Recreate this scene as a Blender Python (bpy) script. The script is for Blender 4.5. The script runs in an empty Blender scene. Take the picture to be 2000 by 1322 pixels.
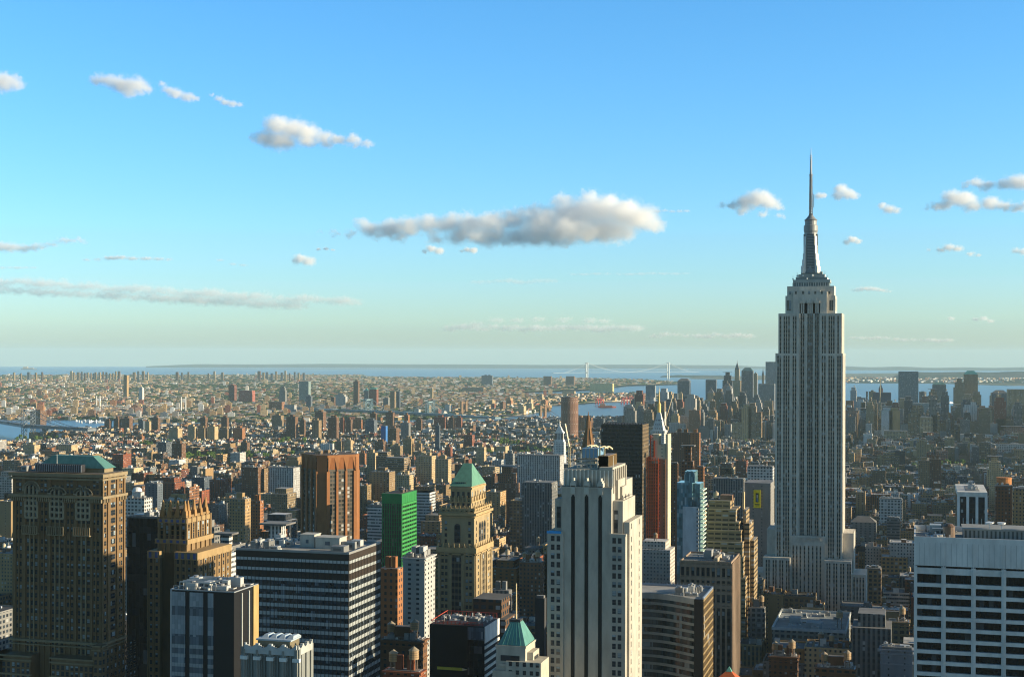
import bpy, bmesh, math, random
import numpy as np
from mathutils import Vector, Matrix
C = bpy.context.scene.collection
R = random.Random(7)

# ------------------------------------------------------------------ camera
H, F, TH, ROLL = 260.0, 2835.0, math.radians(15.6), 0.0025   # X runs across the avenues (to the west), Y down the avenues, z = 0 at the midtown street
ST, CT = math.sin(TH), math.cos(TH)
RE = 7.2e6                                                    # the round earth (with refraction)
cam_d = bpy.data.cameras.new('camera'); cam = bpy.data.objects.new('camera', cam_d); C.objects.link(cam)
cam_d.sensor_width = 36.0; cam_d.lens = F / 2000 * 36; cam_d.shift_y = 31 / 2000
cam_d.clip_start = 5.0; cam_d.clip_end = 400000.0
cam.matrix_world = Matrix.Translation((0, 0, H)) @ Matrix.Rotation(TH, 4, 'Z') @ Matrix.Rotation(math.pi / 2, 4, 'X') @ Matrix.Rotation(ROLL, 4, 'Z')
bpy.context.scene.camera = cam

# ------------------------------------------------------------------ world, sun, exposure
SUN_EL, SUN_AX = math.radians(13.3), math.radians(4.5)      # SUN_AX: turned from +X towards +Y
sun_dir = Vector((math.cos(SUN_EL) * math.cos(SUN_AX), math.cos(SUN_EL) * math.sin(SUN_AX), math.sin(SUN_EL)))
W = bpy.data.worlds.new('World'); bpy.context.scene.world = W; W.use_nodes = True
nt = W.node_tree; nt.nodes.clear()
sky = nt.nodes.new('ShaderNodeTexSky'); sky.sky_type = 'NISHITA'; sky.sun_disc = False
sky.sun_elevation = SUN_EL; sky.sun_rotation = math.pi / 2 - SUN_AX
sky.altitude = 200; sky.air_density = 1.0; sky.dust_density = 0.6; sky.ozone_density = 2.5
hsv = nt.nodes.new('ShaderNodeHueSaturation'); hsv.inputs['Saturation'].default_value = 1.2
hsv.inputs['Hue'].default_value = 0.485
tint = nt.nodes.new('ShaderNodeMix'); tint.data_type = 'RGBA'; tint.blend_type = 'MULTIPLY'; tint.inputs[0].default_value = 1.0
tint.inputs[7].default_value = (0.90, 1.26, 1.69, 1)
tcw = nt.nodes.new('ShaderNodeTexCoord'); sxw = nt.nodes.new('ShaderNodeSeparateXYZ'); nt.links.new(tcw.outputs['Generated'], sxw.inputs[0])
mrw = nt.nodes.new('ShaderNodeMapRange'); mrw.inputs[1].default_value = 0.26; mrw.inputs[2].default_value = 0.6; mrw.inputs[3].default_value = 1.0; mrw.inputs[4].default_value = 0.30   # sky overhead, out of frame, dimmed to darken the shade
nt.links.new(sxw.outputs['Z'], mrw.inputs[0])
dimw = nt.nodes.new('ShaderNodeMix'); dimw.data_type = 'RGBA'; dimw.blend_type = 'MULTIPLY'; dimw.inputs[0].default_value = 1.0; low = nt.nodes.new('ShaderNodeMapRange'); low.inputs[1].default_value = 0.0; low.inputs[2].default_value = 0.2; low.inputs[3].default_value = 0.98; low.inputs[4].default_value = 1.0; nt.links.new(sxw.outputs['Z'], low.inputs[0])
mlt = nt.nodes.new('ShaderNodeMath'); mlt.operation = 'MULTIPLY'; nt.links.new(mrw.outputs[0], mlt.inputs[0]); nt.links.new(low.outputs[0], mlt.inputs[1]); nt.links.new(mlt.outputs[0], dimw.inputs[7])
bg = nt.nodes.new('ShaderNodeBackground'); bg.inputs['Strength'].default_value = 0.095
wo = nt.nodes.new('ShaderNodeOutputWorld')
nt.links.new(sky.outputs[0], hsv.inputs['Color']); lt = nt.nodes.new('ShaderNodeMapRange'); lt.inputs[1].default_value = 0.0; lt.inputs[2].default_value = 0.11; nt.links.new(sxw.outputs['Z'], lt.inputs[0])
lc = nt.nodes.new('ShaderNodeMix'); lc.data_type = 'RGBA'; lc.inputs[6].default_value = (1.04, 1.04, 1.08, 1); lc.inputs[7].default_value = (1, 1, 1, 1); nt.links.new(lt.outputs[0], lc.inputs[0])   # pale air low down
l2 = nt.nodes.new('ShaderNodeMix'); l2.data_type = 'RGBA'; l2.blend_type = 'MULTIPLY'; l2.inputs[0].default_value = 1.0; nt.links.new(hsv.outputs[0], l2.inputs[6]); nt.links.new(lc.outputs[2], l2.inputs[7]); nt.links.new(l2.outputs[2], tint.inputs[6]); nt.links.new(tint.outputs[2], dimw.inputs[6]); 
ynw = nt.nodes.new('ShaderNodeMapRange'); ynw.inputs[1].default_value = -0.5; ynw.inputs[2].default_value = 0.4; ynw.inputs[3].default_value = 0.0; ynw.inputs[4].default_value = 1.0   # northern sky, behind us, dimmed and warmed to set the shaded faces
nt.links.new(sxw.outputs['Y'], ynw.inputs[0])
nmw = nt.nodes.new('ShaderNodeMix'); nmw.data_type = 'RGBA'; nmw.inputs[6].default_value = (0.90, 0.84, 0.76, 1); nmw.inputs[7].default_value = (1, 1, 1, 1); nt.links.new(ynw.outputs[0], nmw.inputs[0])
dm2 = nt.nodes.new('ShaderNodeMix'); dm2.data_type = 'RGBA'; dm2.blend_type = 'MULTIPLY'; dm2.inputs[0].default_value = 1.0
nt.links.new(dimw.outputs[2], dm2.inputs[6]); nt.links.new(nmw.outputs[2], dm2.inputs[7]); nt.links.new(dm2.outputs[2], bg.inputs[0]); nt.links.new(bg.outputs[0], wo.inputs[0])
sl = bpy.data.lights.new('sun', 'SUN'); sl.energy = 5.0; sl.angle = math.radians(0.5); sl.color = (1.0, 0.84, 0.58)
so = bpy.data.objects.new('sun', sl); C.objects.link(so); so.rotation_euler = sun_dir.to_track_quat('Z', 'Y').to_euler()
sc = bpy.context.scene
sc.view_settings.view_transform = 'Standard'; sc.view_settings.look = 'None'; sc.view_settings.gamma = 1.0; sc.view_settings.use_curve_mapping = False
sc.view_settings.exposure = 0.8
cy = sc.cycles
cy.max_bounces = 20; cy.diffuse_bounces = 2; cy.glossy_bounces = 2; cy.transmission_bounces = 2; cy.volume_bounces = 20; cy.transparent_max_bounces = 8
cy.use_denoising = True; cy.denoising_prefilter = 'ACCURATE'; cy.pixel_filter_type = 'BLACKMAN_HARRIS'; cy.filter_width = 1.15; cy.use_adaptive_sampling = True; cy.adaptive_threshold = 0.006
cy.sample_clamp_indirect = 6.0; cy.caustics_reflective = False; cy.caustics_refractive = False

# ------------------------------------------------------------------ picture <-> place
def unroll(px, py=692.0):
    x, y = px - 1000.0, py - 692.0
    return x + ROLL * y, y - ROLL * x
def ray(px, py=900.0):
    t = unroll(px, py)[0] / F
    return -ST + t * CT, CT + t * ST
def depth(X, Y): return -X * ST + Y * CT
def zat(px, py, d): return H - unroll(px, py)[1] / F * d
def ground_pt(px, d, py=900.0):
    t = unroll(px, py)[0] / F
    return d * (-ST + t * CT), d * (CT + t * ST)
def x_on_Y(px, Y, py=900.0):
    a, b = ray(px, py); return Y * a / b
def y_on_X(px, X, py=900.0):
    a, b = ray(px, py); return X * b / a
def proj(X, Y, Z):
    d = max(depth(X, Y), 1.0); t = (X * CT + Y * ST) / d; v = (H - Z) / d
    x, y = t * F, v * F
    return 1000 + x - ROLL * y, 692 + y + ROLL * x
def drop(X, Y): return (X * X + Y * Y) / (2 * RE)
def boxspec(pl, pc, pr, ytop, d, py=None):
    """left edge, near corner and right edge columns, roof row at the near corner, depth of the near corner -> X0, X1, Y0, Y1, ztop"""
    py = py or ytop + 60
    cx, cy_ = ground_pt(pc, d, py)
    z = zat(pc, ytop, d)
    if pc < 1775 or pr - pc < pc - pl and pc < 1775:
        return x_on_Y(pl, cy_, py), cx, cy_, y_on_X(pr, cx, py), z
    return cx, x_on_Y(pr, cy_, py), cy_, y_on_X(pl, cx, py), z
E0, N0 = -73.9789, 40.7589
def geo(lat, lon):
    e, n = (lon - E0) * 84300.0, (lat - N0) * 111200.0
    return -0.8746 * e + 0.4848 * n, -0.4848 * e - 0.8746 * n

# ------------------------------------------------------------------ materials
def rgba(c): return (c[0], c[1], c[2], 1.0)
MATS = {}
def N(t, kind, **kw):
    n = t.nodes.new(kind)
    for k, v in kw.items():
        if isinstance(k, str) and hasattr(n, k): setattr(n, k, v)
    return n
def mth(t, op, a, b=None, c=None):
    n = t.nodes.new('ShaderNodeMath'); n.operation = op
    for i, x in enumerate((a, b, c)):
        if x is None: continue
        if isinstance(x, (int, float)): n.inputs[i].default_value = x
        else: t.links.new(x, n.inputs[i])
    return n.outputs[0]
def mixc(t, f, a, b, blend='MIX'):
    n = t.nodes.new('ShaderNodeMix'); n.data_type = 'RGBA'; n.blend_type = blend
    for i, x in ((0, f), (6, a), (7, b)):
        if isinstance(x, (int, float)): n.inputs[i].default_value = x if i == 0 else (x, x, x, 1)
        elif isinstance(x, tuple): n.inputs[i].default_value = rgba(x)
        else: t.links.new(x, n.inputs[i])
    return n.outputs[2]
def newmat(name):
    m = bpy.data.materials.new(name); m.use_nodes = True; t = m.node_tree
    return m, t, t.nodes['Principled BSDF']
def solid(name, col, rough=0.85, spec=0.25, noise=0.18, scale=0.15, metal=0.0, usecol=False, bump=0.0):
    """plain surface with uneven, weathered colour"""
    if name in MATS: return MATS[name]
    m, t, p = newmat(name)
    tc = N(t, 'ShaderNodeNewGeometry')
    n1 = N(t, 'ShaderNodeTexNoise'); n1.inputs['Scale'].default_value = scale; n1.inputs['Detail'].default_value = 6; n1.inputs['Roughness'].default_value = 0.65
    mp = N(t, 'ShaderNodeMapping'); mp.inputs['Scale'].default_value = (1, 1, 0.35)
    t.links.new(tc.outputs['Position'], mp.inputs[0]); t.links.new(mp.outputs[0], n1.inputs['Vector'])
    mr = N(t, 'ShaderNodeMapRange'); mr.inputs[1].default_value = 0.3; mr.inputs[2].default_value = 0.7; mr.inputs[3].default_value = 1 - noise; mr.inputs[4].default_value = 1 + noise
    t.links.new(n1.outputs[0], mr.inputs[0])
    if usecol:
        at = N(t, 'ShaderNodeAttribute'); at.attribute_name = 'Col'; base = at.outputs['Color']
    else: base = tuple(col)
    c = mixc(t, 1.0, base, 1.0, 'MULTIPLY')
    mix = c.node; t.links.new(mr.outputs[0], mix.inputs[7])
    t.links.new(c, p.inputs['Base Color'])
    p.inputs['Roughness'].default_value = rough; p.inputs['Specular IOR Level'].default_value = spec; p.inputs['Metallic'].default_value = metal
    MATS[name] = m; return m
def facade(name, bay, floor, wf, hf, glass=(0.03, 0.04, 0.05), strip=0.0, lightw=0.12, rough=0.85):
    """masonry or panel wall (colour from the mesh) with rows of windows, metres in the UV map"""
    if name in MATS: return MATS[name]
    m, t, p = newmat(name)
    uv = N(t, 'ShaderNodeUVMap'); uv.uv_map = 'UVMap'
    sp = N(t, 'ShaderNodeSeparateXYZ'); t.links.new(uv.outputs[0], sp.inputs[0])
    u = mth(t, 'DIVIDE', sp.outputs[0], bay); v = mth(t, 'DIVIDE', sp.outputs[1], floor)
    fu, fv = mth(t, 'FRACT', u), mth(t, 'FRACT', v)
    iu = mth(t, 'LESS_THAN', mth(t, 'ABSOLUTE', mth(t, 'SUBTRACT', fu, 0.5)), wf / 2)
    iv = mth(t, 'LESS_THAN', mth(t, 'ABSOLUTE', mth(t, 'SUBTRACT', fv, 0.52)), hf / 2)
    win = mth(t, 'MULTIPLY', iu, iv)
    cb = N(t, 'ShaderNodeCombineXYZ'); t.links.new(mth(t, 'FLOOR', u), cb.inputs[0]); t.links.new(mth(t, 'FLOOR', v), cb.inputs[1])
    wn = N(t, 'ShaderNodeTexWhiteNoise'); wn.noise_dimensions = '3D'; t.links.new(cb.outputs[0], wn.inputs['Vector'])
    blind = mth(t, 'GREATER_THAN', wn.outputs[0], 1 - lightw)
    dim = mixc(t, wn.outputs[0], tuple(0.5 * g for g in glass), tuple(1.7 * g for g in glass))
    gl = mixc(t, blind, dim, (0.33, 0.34, 0.33))
    at = N(t, 'ShaderNodeAttribute'); at.attribute_name = 'Col'
    ge = N(t, 'ShaderNodeNewGeometry')
    n1 = N(t, 'ShaderNodeTexNoise'); n1.inputs['Scale'].default_value = 0.12; n1.inputs['Detail'].default_value = 7; n1.inputs['Roughness'].default_value = 0.7
    mp = N(t, 'ShaderNodeMapping'); mp.inputs['Scale'].default_value = (1, 1, 0.3); t.links.new(ge.outputs['Position'], mp.inputs[0]); t.links.new(mp.outputs[0], n1.inputs['Vector'])
    mr = N(t, 'ShaderNodeMapRange'); mr.inputs[1].default_value = 0.3; mr.inputs[2].default_value = 0.7; mr.inputs[3].default_value = 0.78; mr.inputs[4].default_value = 1.15
    t.links.new(n1.outputs[0], mr.inputs[0])
    wc = mixc(t, 1.0, at.outputs['Color'], 1.0, 'MULTIPLY'); t.links.new(mr.outputs[0], wc.node.inputs[7])
    if strip > 0:      # darker spandrels between the windows of a column
        sp_ = mth(t, 'MULTIPLY', iu, strip)
        wc = mixc(t, sp_, wc, mixc(t, 1.0, wc, (0.35, 0.35, 0.38), 'MULTIPLY'))
    t.links.new(mixc(t, win, wc, gl), p.inputs['Base Color'])
    notb = mth(t, 'MULTIPLY', win, mth(t, 'SUBTRACT', 1.0, blind))
    t.links.new(mth(t, 'SUBTRACT', rough, mth(t, 'MULTIPLY', notb, rough - 0.12)), p.inputs['Roughness'])
    p.inputs['Specular IOR Level'].default_value = 0.35
    MATS[name] = m; return m
def glassmat(name, col, rough=0.08, spec=0.6, var=0.5, cell=(1.5, 3.6)):
    """dark reflecting curtain-wall glass, each pane a little different"""
    if name in MATS: return MATS[name]
    m, t, p = newmat(name)
    uv = N(t, 'ShaderNodeUVMap'); uv.uv_map = 'UVMap'
    sp = N(t, 'ShaderNodeSeparateXYZ'); t.links.new(uv.outputs[0], sp.inputs[0])
    u = mth(t, 'DIVIDE', sp.outputs[0], cell[0]); v = mth(t, 'DIVIDE', sp.outputs[1], cell[1])
    cb = N(t, 'ShaderNodeCombineXYZ'); t.links.new(mth(t, 'FLOOR', u), cb.inputs[0]); t.links.new(mth(t, 'FLOOR', v), cb.inputs[1])
    wn = N(t, 'ShaderNodeTexWhiteNoise'); t.links.new(cb.outputs[0], wn.inputs['Vector'])
    c = mixc(t, wn.outputs[0], tuple(x * (1 - var) for x in col), tuple(x * (1 + var) for x in col))
    br = mth(t, 'GREATER_THAN', wn.outputs[0], 0.93)
    c = mixc(t, mth(t, 'MULTIPLY', br, min(1, var)), c, tuple(min(0.5, x * 4 + 0.06) for x in col))
    mu = mth(t, 'LESS_THAN', mth(t, 'FRACT', u), 0.07)
    c = mixc(t, mth(t, 'MULTIPLY', mu, 0.7), c, (0.03, 0.03, 0.03))
    t.links.new(c, p.inputs['Base Color'])
    p.inputs['Roughness'].default_value = rough; p.inputs['Specular IOR Level'].default_value = spec
    MATS[name] = m; return m

# ------------------------------------------------------------------ mesh builder
class MB:
    def __init__(s, col=(0.4, 0.4, 0.4), mat=0): s.v = []; s.f = []; s.m = []; s.c = []; s.col = col; s.mat = mat
    def face(s, idx, mat=None, col=None): s.f.append(tuple(idx)); s.m.append(s.mat if mat is None else mat); s.c.append(s.col if col is None else col)
    def poly(s, pts, mat=None, col=None):
        b = len(s.v); s.v += [tuple(p) for p in pts]; s.face(range(b, b + len(pts)), mat, col)
    def prism(s, pts, z0, z1, mat=None, top=None, col=None, tcol=None, bottom=True, scale=1.0, centre=None):
        """closed upright prism over a counter-clockwise outline; scale < 1 tapers the top"""
        n = len(pts); b = len(s.v)
        cx = sum(p[0] for p in pts) / n if centre is None else centre[0]; cy_ = sum(p[1] for p in pts) / n if centre is None else centre[1]
        s.v += [(p[0], p[1], z0) for p in pts] + [(cx + (p[0] - cx) * scale, cy_ + (p[1] - cy_) * scale, z1) for p in pts]
        for i in range(n): j = (i + 1) % n; s.face((b + i, b + j, b + n + j, b + n + i), mat, col)
        s.face(range(b + n, b + 2 * n), mat if top is None else top, col if tcol is None else tcol)
        if bottom: s.face(range(b + n - 1, b - 1, -1), mat, col)
        return s
    def box(s, x0, x1, y0, y1, z0, z1, mat=None, top=None, col=None, tcol=None):
        x0, x1 = min(x0, x1), max(x0, x1); y0, y1 = min(y0, y1), max(y0, y1)
        return s.prism([(x0, y0), (x1, y0), (x1, y1), (x0, y1)], z0, z1, mat, top, col, tcol)
    def rbox(s, cx, cy_, w, d, z0, z1, a=0.0, **k):
        ca, sa = math.cos(a), math.sin(a)
        return s.prism([(cx + x * ca - y * sa, cy_ + x * sa + y * ca) for x, y in ((-w/2, -d/2), (w/2, -d/2), (w/2, d/2), (-w/2, d/2))], z0, z1, **k)
    def cyl(s, cx, cy_, r0, r1, z0, z1, n=12, **k):
        return s.prism([(cx + r0 * math.cos(2 * math.pi * (i + .5) / n), cy_ + r0 * math.sin(2 * math.pi * (i + .5) / n)) for i in range(n)], z0, z1, scale=max(r1, 0.001) / r0, **k)
    def lathe(s, cx, cy_, prof, n=16, sx=1.0, sy=1.0, **k):
        b = len(s.v)
        for r, z in prof: s.v += [(cx + sx * r * math.cos(2 * math.pi * i / n), cy_ + sy * r * math.sin(2 * math.pi * i / n), z) for i in range(n)]
        for q in range(len(prof) - 1):
            for i in range(n): j = (i + 1) % n; s.face((b + q*n + i, b + q*n + j, b + (q+1)*n + j, b + (q+1)*n + i), **k)
        s.face(range(b + n - 1, b - 1, -1), **k); e = b + (len(prof) - 1) * n; s.face(range(e, e + n), **k)
        return s
    def pyr(s, x0, x1, y0, y1, z0, z1, tx=0.0, ty=0.0, mat=None, col=None):
        """hipped roof; tx, ty = half size of the flat top or ridge"""
        cx, cy_ = (x0 + x1) / 2, (y0 + y1) / 2; b = len(s.v); tx = max(tx, .01); ty = max(ty, .01)
        s.v += [(x0, y0, z0), (x1, y0, z0), (x1, y1, z0), (x0, y1, z0), (cx-tx, cy_-ty, z1), (cx+tx, cy_-ty, z1), (cx+tx, cy_+ty, z1), (cx-tx, cy_+ty, z1)]
        for i in range(4): j = (i + 1) % 4; s.face((b+i, b+j, b+4+j, b+4+i), mat, col)
        s.face((b+4, b+5, b+6, b+7), mat, col); s.face((b+3, b+2, b+1, b), mat, col); return s
    def beam(s, p, q, w, h=None, mat=None, col=None):
        """square bar between two points"""
        p, q = Vector(p), Vector(q); h = h or w; d = (q - p).normalized()
        a = d.cross(Vector((0, 0, 1))); a = a.normalized() if a.length > 1e-3 else Vector((1, 0, 0)); c = a.cross(d).normalized()
        b = len(s.v)
        for e in (p, q):
            for i, j in ((-1, -1), (1, -1), (1, 1), (-1, 1)): s.v.append(tuple(e + a * (i * w / 2) + c * (j * h / 2)))
        for i in range(4): j = (i + 1) % 4; s.face((b+i, b+j, b+4+j, b+4+i), mat, col)
        s.face((b+3, b+2, b+1, b), mat, col); s.face((b+4, b+5, b+6, b+7), mat, col); return s
    def mesh(s, name, mats, off=(0, 0, 0)):
        me = bpy.data.meshes.new(name); nv = len(s.v); nf = len(s.f)
        V = np.array(s.v, dtype=np.float64).reshape(-1, 3) - np.array(off)
        ln = np.array([len(f) for f in s.f], dtype=np.int32); st = np.concatenate(([0], np.cumsum(ln)[:-1])).astype(np.int32)
        L = np.fromiter((i for f in s.f for i in f), dtype=np.int32, count=int(ln.sum()))
        me.vertices.add(nv); me.vertices.foreach_set('co', V.astype(np.float32).ravel())
        me.loops.add(len(L)); me.loops.foreach_set('vertex_index', L)
        me.polygons.add(nf); me.polygons.foreach_set('loop_start', st); me.polygons.foreach_set('loop_total', ln)
        me.polygons.foreach_set('material_index', np.array(s.m, dtype=np.int32))
        for mm in (mats if isinstance(mats, (list, tuple)) else [mats]): me.materials.append(mm)
        a, b, c = V[L[st]], V[L[st + 1]], V[L[st + 2]]
        nn = np.cross(b - a, c - a); nn /= np.maximum(np.linalg.norm(nn, axis=1, keepdims=True), 1e-9)
        tx = np.stack([-nn[:, 1], nn[:, 0]], 1); tl = np.linalg.norm(tx, axis=1, keepdims=True); tx = tx / np.maximum(tl, 1e-6)
        P = V[L]; fi = np.repeat(np.arange(nf), ln); flat = np.abs(nn[fi, 2]) > 0.75
        u = np.where(flat, P[:, 0], P[:, 0] * tx[fi, 0] + P[:, 1] * tx[fi, 1]); v = np.where(flat, P[:, 1], P[:, 2])
        uv = me.uv_layers.new(name='UVMap'); uv.data.foreach_set('uv', np.stack([u, v], 1).astype(np.float32).ravel())
        cc = np.ones((len(L), 4), dtype=np.float32); A = np.array(s.c, dtype=np.float32); wm = A[:, 0] > A[:, 2] * 1.3; A[wm] *= np.array((1.03, .92, .76), dtype=np.float32); cc[:, :3] = A[fi]     # the low sun's warmth put into the colour of warm-toned surfaces
        at = me.color_attributes.new('Col', 'FLOAT_COLOR', 'CORNER'); at.data.foreach_set('color', cc.ravel())
        me.update(calc_edges=True); me.shade_flat(); return me
    def build(s, name, mats, parent=None, **props):
        off = (0, 0, 0); r = parent
        while r is not None and r.parent is not None: r = r.parent
        if r is not None: off = r.location
        o = bpy.data.objects.new(name, s.mesh(name, mats, off)); C.objects.link(o)
        if parent is not None: o.parent = parent
        for k, v in props.items(): o[k] = v
        return o
HERO = []     # footprints kept free of ordinary blocks: x0, x1, y0, y1
LAND = []     # landmarks for the labels of ordinary blocks: px, py, phrase
RECTS = []    # what stands in front, in picture columns and rows, with depth
def thing(name, x, y, z, label, cat, group=None):
    o = bpy.data.objects.new(name, None); C.objects.link(o); o.location = (x, y, z); o.empty_display_size = 5
    o['label'] = label; o['category'] = cat
    if group: o['group'] = group
    return o
def struct(o): o['kind'] = 'structure'; return o
def claim(x0, x1, y0, y1, z, pad=3):
    HERO.append((min(x0, x1) - pad, max(x0, x1) + pad, min(y0, y1) - pad, max(y0, y1) + pad))
    ps = [proj(x, y, z) for x in (x0, x1) for y in (y0, y1)]
    RECTS.append((depth((x0+x1)/2, min(y0, y1)), min(p[0] for p in ps), max(p[0] for p in ps), max(p[1] for p in ps)))
def face_box(mb, side, X0, X1, Y0, Y1, u0, u1, z0, z1, out, into=0.3, **k):
    """a box standing proud of the north ('n'), west ('w') or east ('e') face; u in metres from the face's left end as seen"""
    if side == 'n': mb.box(X0 + u0, X0 + u1, Y0 - out, Y0 + into, z0, z1, **k)
    elif side == 'w': mb.box(X1 - into, X1 + out, Y0 + u0, Y0 + u1, z0, z1, **k)
    else: mb.box(X0 - out, X0 + into, Y1 - u1, Y1 - u0, z0, z1, **k)

# one window, built once per size and look: pane, blind, sill
WIN = {}
BL = [(0.35, (0.26, 0.33, 0.37)), (0.0, None), (0.0, None), (0.0, None), (0.0, None), (0.0, None), (0.0, None), (0.85, (0.24, 0.29, 0.31)), (0.5, (0.16, 0.2, 0.22)), (0.0, None)]
def win_geo(mb, w, h, var, side='n', o=(0, 0, 0), wallc=(0.3, 0.27, 0.2)):
    def bx(u0, u1, z0, z1, out, mat, col=(0.02, 0.025, 0.03)):
        if side == 'n': mb.box(o[0] + u0, o[0] + u1, o[1] - out, o[1] + .1, o[2] + z0, o[2] + z1, mat=mat, col=col)
        elif side == 'w': mb.box(o[0] - .1, o[0] + out, o[1] + u0, o[1] + u1, o[2] + z0, o[2] + z1, mat=mat, col=col)
        else: mb.box(o[0] - out, o[0] + .1, o[1] - u1, o[1] - u0, o[2] + z0, o[2] + z1, mat=mat, col=col)
    bx(-w/2, w/2, 0, h, .04, 0)
    b, c = BL[var]
    if b: bx(-w/2 + .06, w/2 - .06, h * (1 - b), h - .05, .06, 1, c)
    bx(-w/2, w/2, h * .5 - .05, h * .5 + .05, .09, 1, (0.10, 0.10, 0.09))
    bx(-w/2 - .15, w/2 + .15, -.22, 0, .22, 1, wallc)
    bx(-w/2 - .15, w/2 + .15, h, h + .18, .16, 1, wallc)
class Windows:
    """windows of one building: the 100 that show best are parts, the rest one mass"""
    def __init__(s, root, wallc): s.root = root; s.l = []; s.wallc = wallc; s.rnd = random.Random(len(root.name) * 13 + int(abs(root.location.x)))
    def add(s, side, x, y, z, w, h):
        px, py = proj(x, y, z)
        s.l.append((0 if (-10 < px < 2010 and py < 1330) else 1, py, side, x, y, z, w, h))
    def grid(s, side, X0, X1, Y0, Y1, us, zs, w, h):
        for z in zs:
            for u in us:
                if side == 'n': s.add('n', X0 + u, Y0, z, w, h)
                elif side == 'w': s.add('w', X1, Y0 + u, z, w, h)
                else: s.add('e', X0, Y1 - u, z, w, h)
    def done(s, keep=100):
        s.l = [a for a in s.l if a[0] == 0]; s.l.sort(key=lambda a: a[1])
        mats = [M_pane, M_trim]; rest = MB(); n = 0
        for a in s.l:
            _, _, side, x, y, z, w, h = a; var = s.rnd.randrange(len(BL))
            if n < keep:
                key = (round(w, 2), round(h, 2), var, side, s.wallc)
                if key not in WIN:
                    m = MB(); win_geo(m, w, h, var, side, (0, 0, 0), s.wallc); WIN[key] = m.mesh('window', mats)
                o = bpy.data.objects.new('window', WIN[key]); C.objects.link(o); o.parent = s.root
                o.location = Vector((x, y, z)) - s.root.location; n += 1
            else: win_geo(rest, w, h, var, side, (x, y, z), s.wallc)
        if rest.f: rest.build('window_mass', mats, s.root, kind='stuff')
M_pane = glassmat('window_glass', (0.025, 0.033, 0.042), rough=0.1, spec=0.5, var=0.3, cell=(50, 50))
M_trim = solid('trim_paint', (0.3, 0.3, 0.3), usecol=True)
M_wall = solid('masonry', (0.3, 0.3, 0.3), usecol=True, scale=0.25, noise=0.2)
M_metal = solid('painted_metal', (0.3, 0.3, 0.3), usecol=True, rough=0.45, spec=0.5, noise=0.12)
M_roof = solid('roofing', (0.2, 0.2, 0.2), usecol=True, noise=0.35, scale=0.08)
M_copper = solid('green_copper', (0.12, 0.36, 0.28), usecol=True, rough=0.6, noise=0.22, scale=0.4)
FAC = [facade('punched_brick', 3.1, 3.3, 0.42, 0.5), facade('loft_wall', 4.2, 3.9, 0.62, 0.56), facade('ribbon_wall', 1.6, 3.5, 0.94, 0.45, glass=(0.035, 0.045, 0.055)),
       facade('strip_wall', 3.0, 3.6, 0.5, 0.6, strip=1.0), facade('paired_brick', 5.4, 3.0, 0.36, 0.45), facade('blank_wall', 9.0, 3.4, 0.1, 0.35)]
# ------------------------------------------------------------------ water and land
def ground_z(X, Y):       # height of Manhattan's streets
    t = min(max((Y - 900) / 4500, 0), 1); return -12 * t * t * (3 - 2 * t) - drop(X, Y)
def bk_z(X, Y):           # Brooklyn rises inland
    d = depth(X, Y); t = min(max((d - 6000) / 6000, 0), 1); return -14.5 + 17 * t * (1 - 0.7 * min(max((d - 12000) / 8000, 0), 1)) - drop(X, Y)
def low_z(X, Y): return -14.0 - drop(X, Y)
def sheet(name, pts, zf, mat, step=900.0, skirt=4.0):
    bm = bmesh.new(); vs = [bm.verts.new((x, y, 0)) for x, y in pts]
    from mathutils.geometry import tessellate_polygon
    for tri in tessellate_polygon([[Vector((x, y, 0)) for x, y in pts]]):
        try: bm.faces.new([vs[i] for i in tri])
        except ValueError: pass
    bmesh.ops.recalc_face_normals(bm, faces=bm.faces[:])
    xs = [p[0] for p in pts]; ys = [p[1] for p in pts]
    for lo, hi, ax in ((min(xs), max(xs), 0), (min(ys), max(ys), 1)):
        k = math.floor(lo / step) + 1
        while k * step < hi:
            co = [0, 0, 0]; co[ax] = k * step; no = [0, 0, 0]; no[ax] = 1
            bmesh.ops.bisect_plane(bm, geom=bm.verts[:] + bm.edges[:] + bm.faces[:], plane_co=co, plane_no=no); k += 1
    for v in bm.verts: v.co.z = zf(v.co.x, v.co.y)
    bmesh.ops.recalc_face_normals(bm, faces=bm.faces[:])
    if sum(f.normal.z for f in bm.faces) < 0: bmesh.ops.reverse_faces(bm, faces=bm.faces[:])
    if skirt:
        r = bmesh.ops.extrude_edge_only(bm, edges=[e for e in bm.edges if e.is_boundary])
        for v in r['geom']:
            if isinstance(v, bmesh.types.BMVert): v.co.z -= skirt
    me = bpy.data.meshes.new(name); bm.to_mesh(me); bm.free(); me.materials.append(mat)
    o = bpy.data.objects.new(name, me); C.objects.link(o); return struct(o)
# water, a curved fan out past the horizon
m, t, p = newmat('sea_water')
p.inputs['Base Color'].default_value = (0.035, 0.12, 0.20, 1); p.inputs['Roughness'].default_value = 0.28; p.inputs['Specular IOR Level'].default_value = 0.5
ge = N(t, 'ShaderNodeNewGeometry'); nz = N(t, 'ShaderNodeTexNoise'); nz.inputs['Scale'].default_value = 0.02; nz.inputs['Detail'].default_value = 8
t.links.new(ge.outputs['Position'], nz.inputs['Vector']); bp = N(t, 'ShaderNodeBump'); bp.inputs['Strength'].default_value = 0.6; bp.inputs['Distance'].default_value = 4.0
t.links.new(nz.outputs[0], bp.inputs['Height']); t.links.new(bp.outputs[0], p.inputs['Normal'])
n2 = N(t, 'ShaderNodeTexNoise'); n2.inputs['Scale'].default_value = 0.0012; n2.inputs['Detail'].default_value = 4; t.links.new(ge.outputs['Position'], n2.inputs['Vector'])
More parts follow.
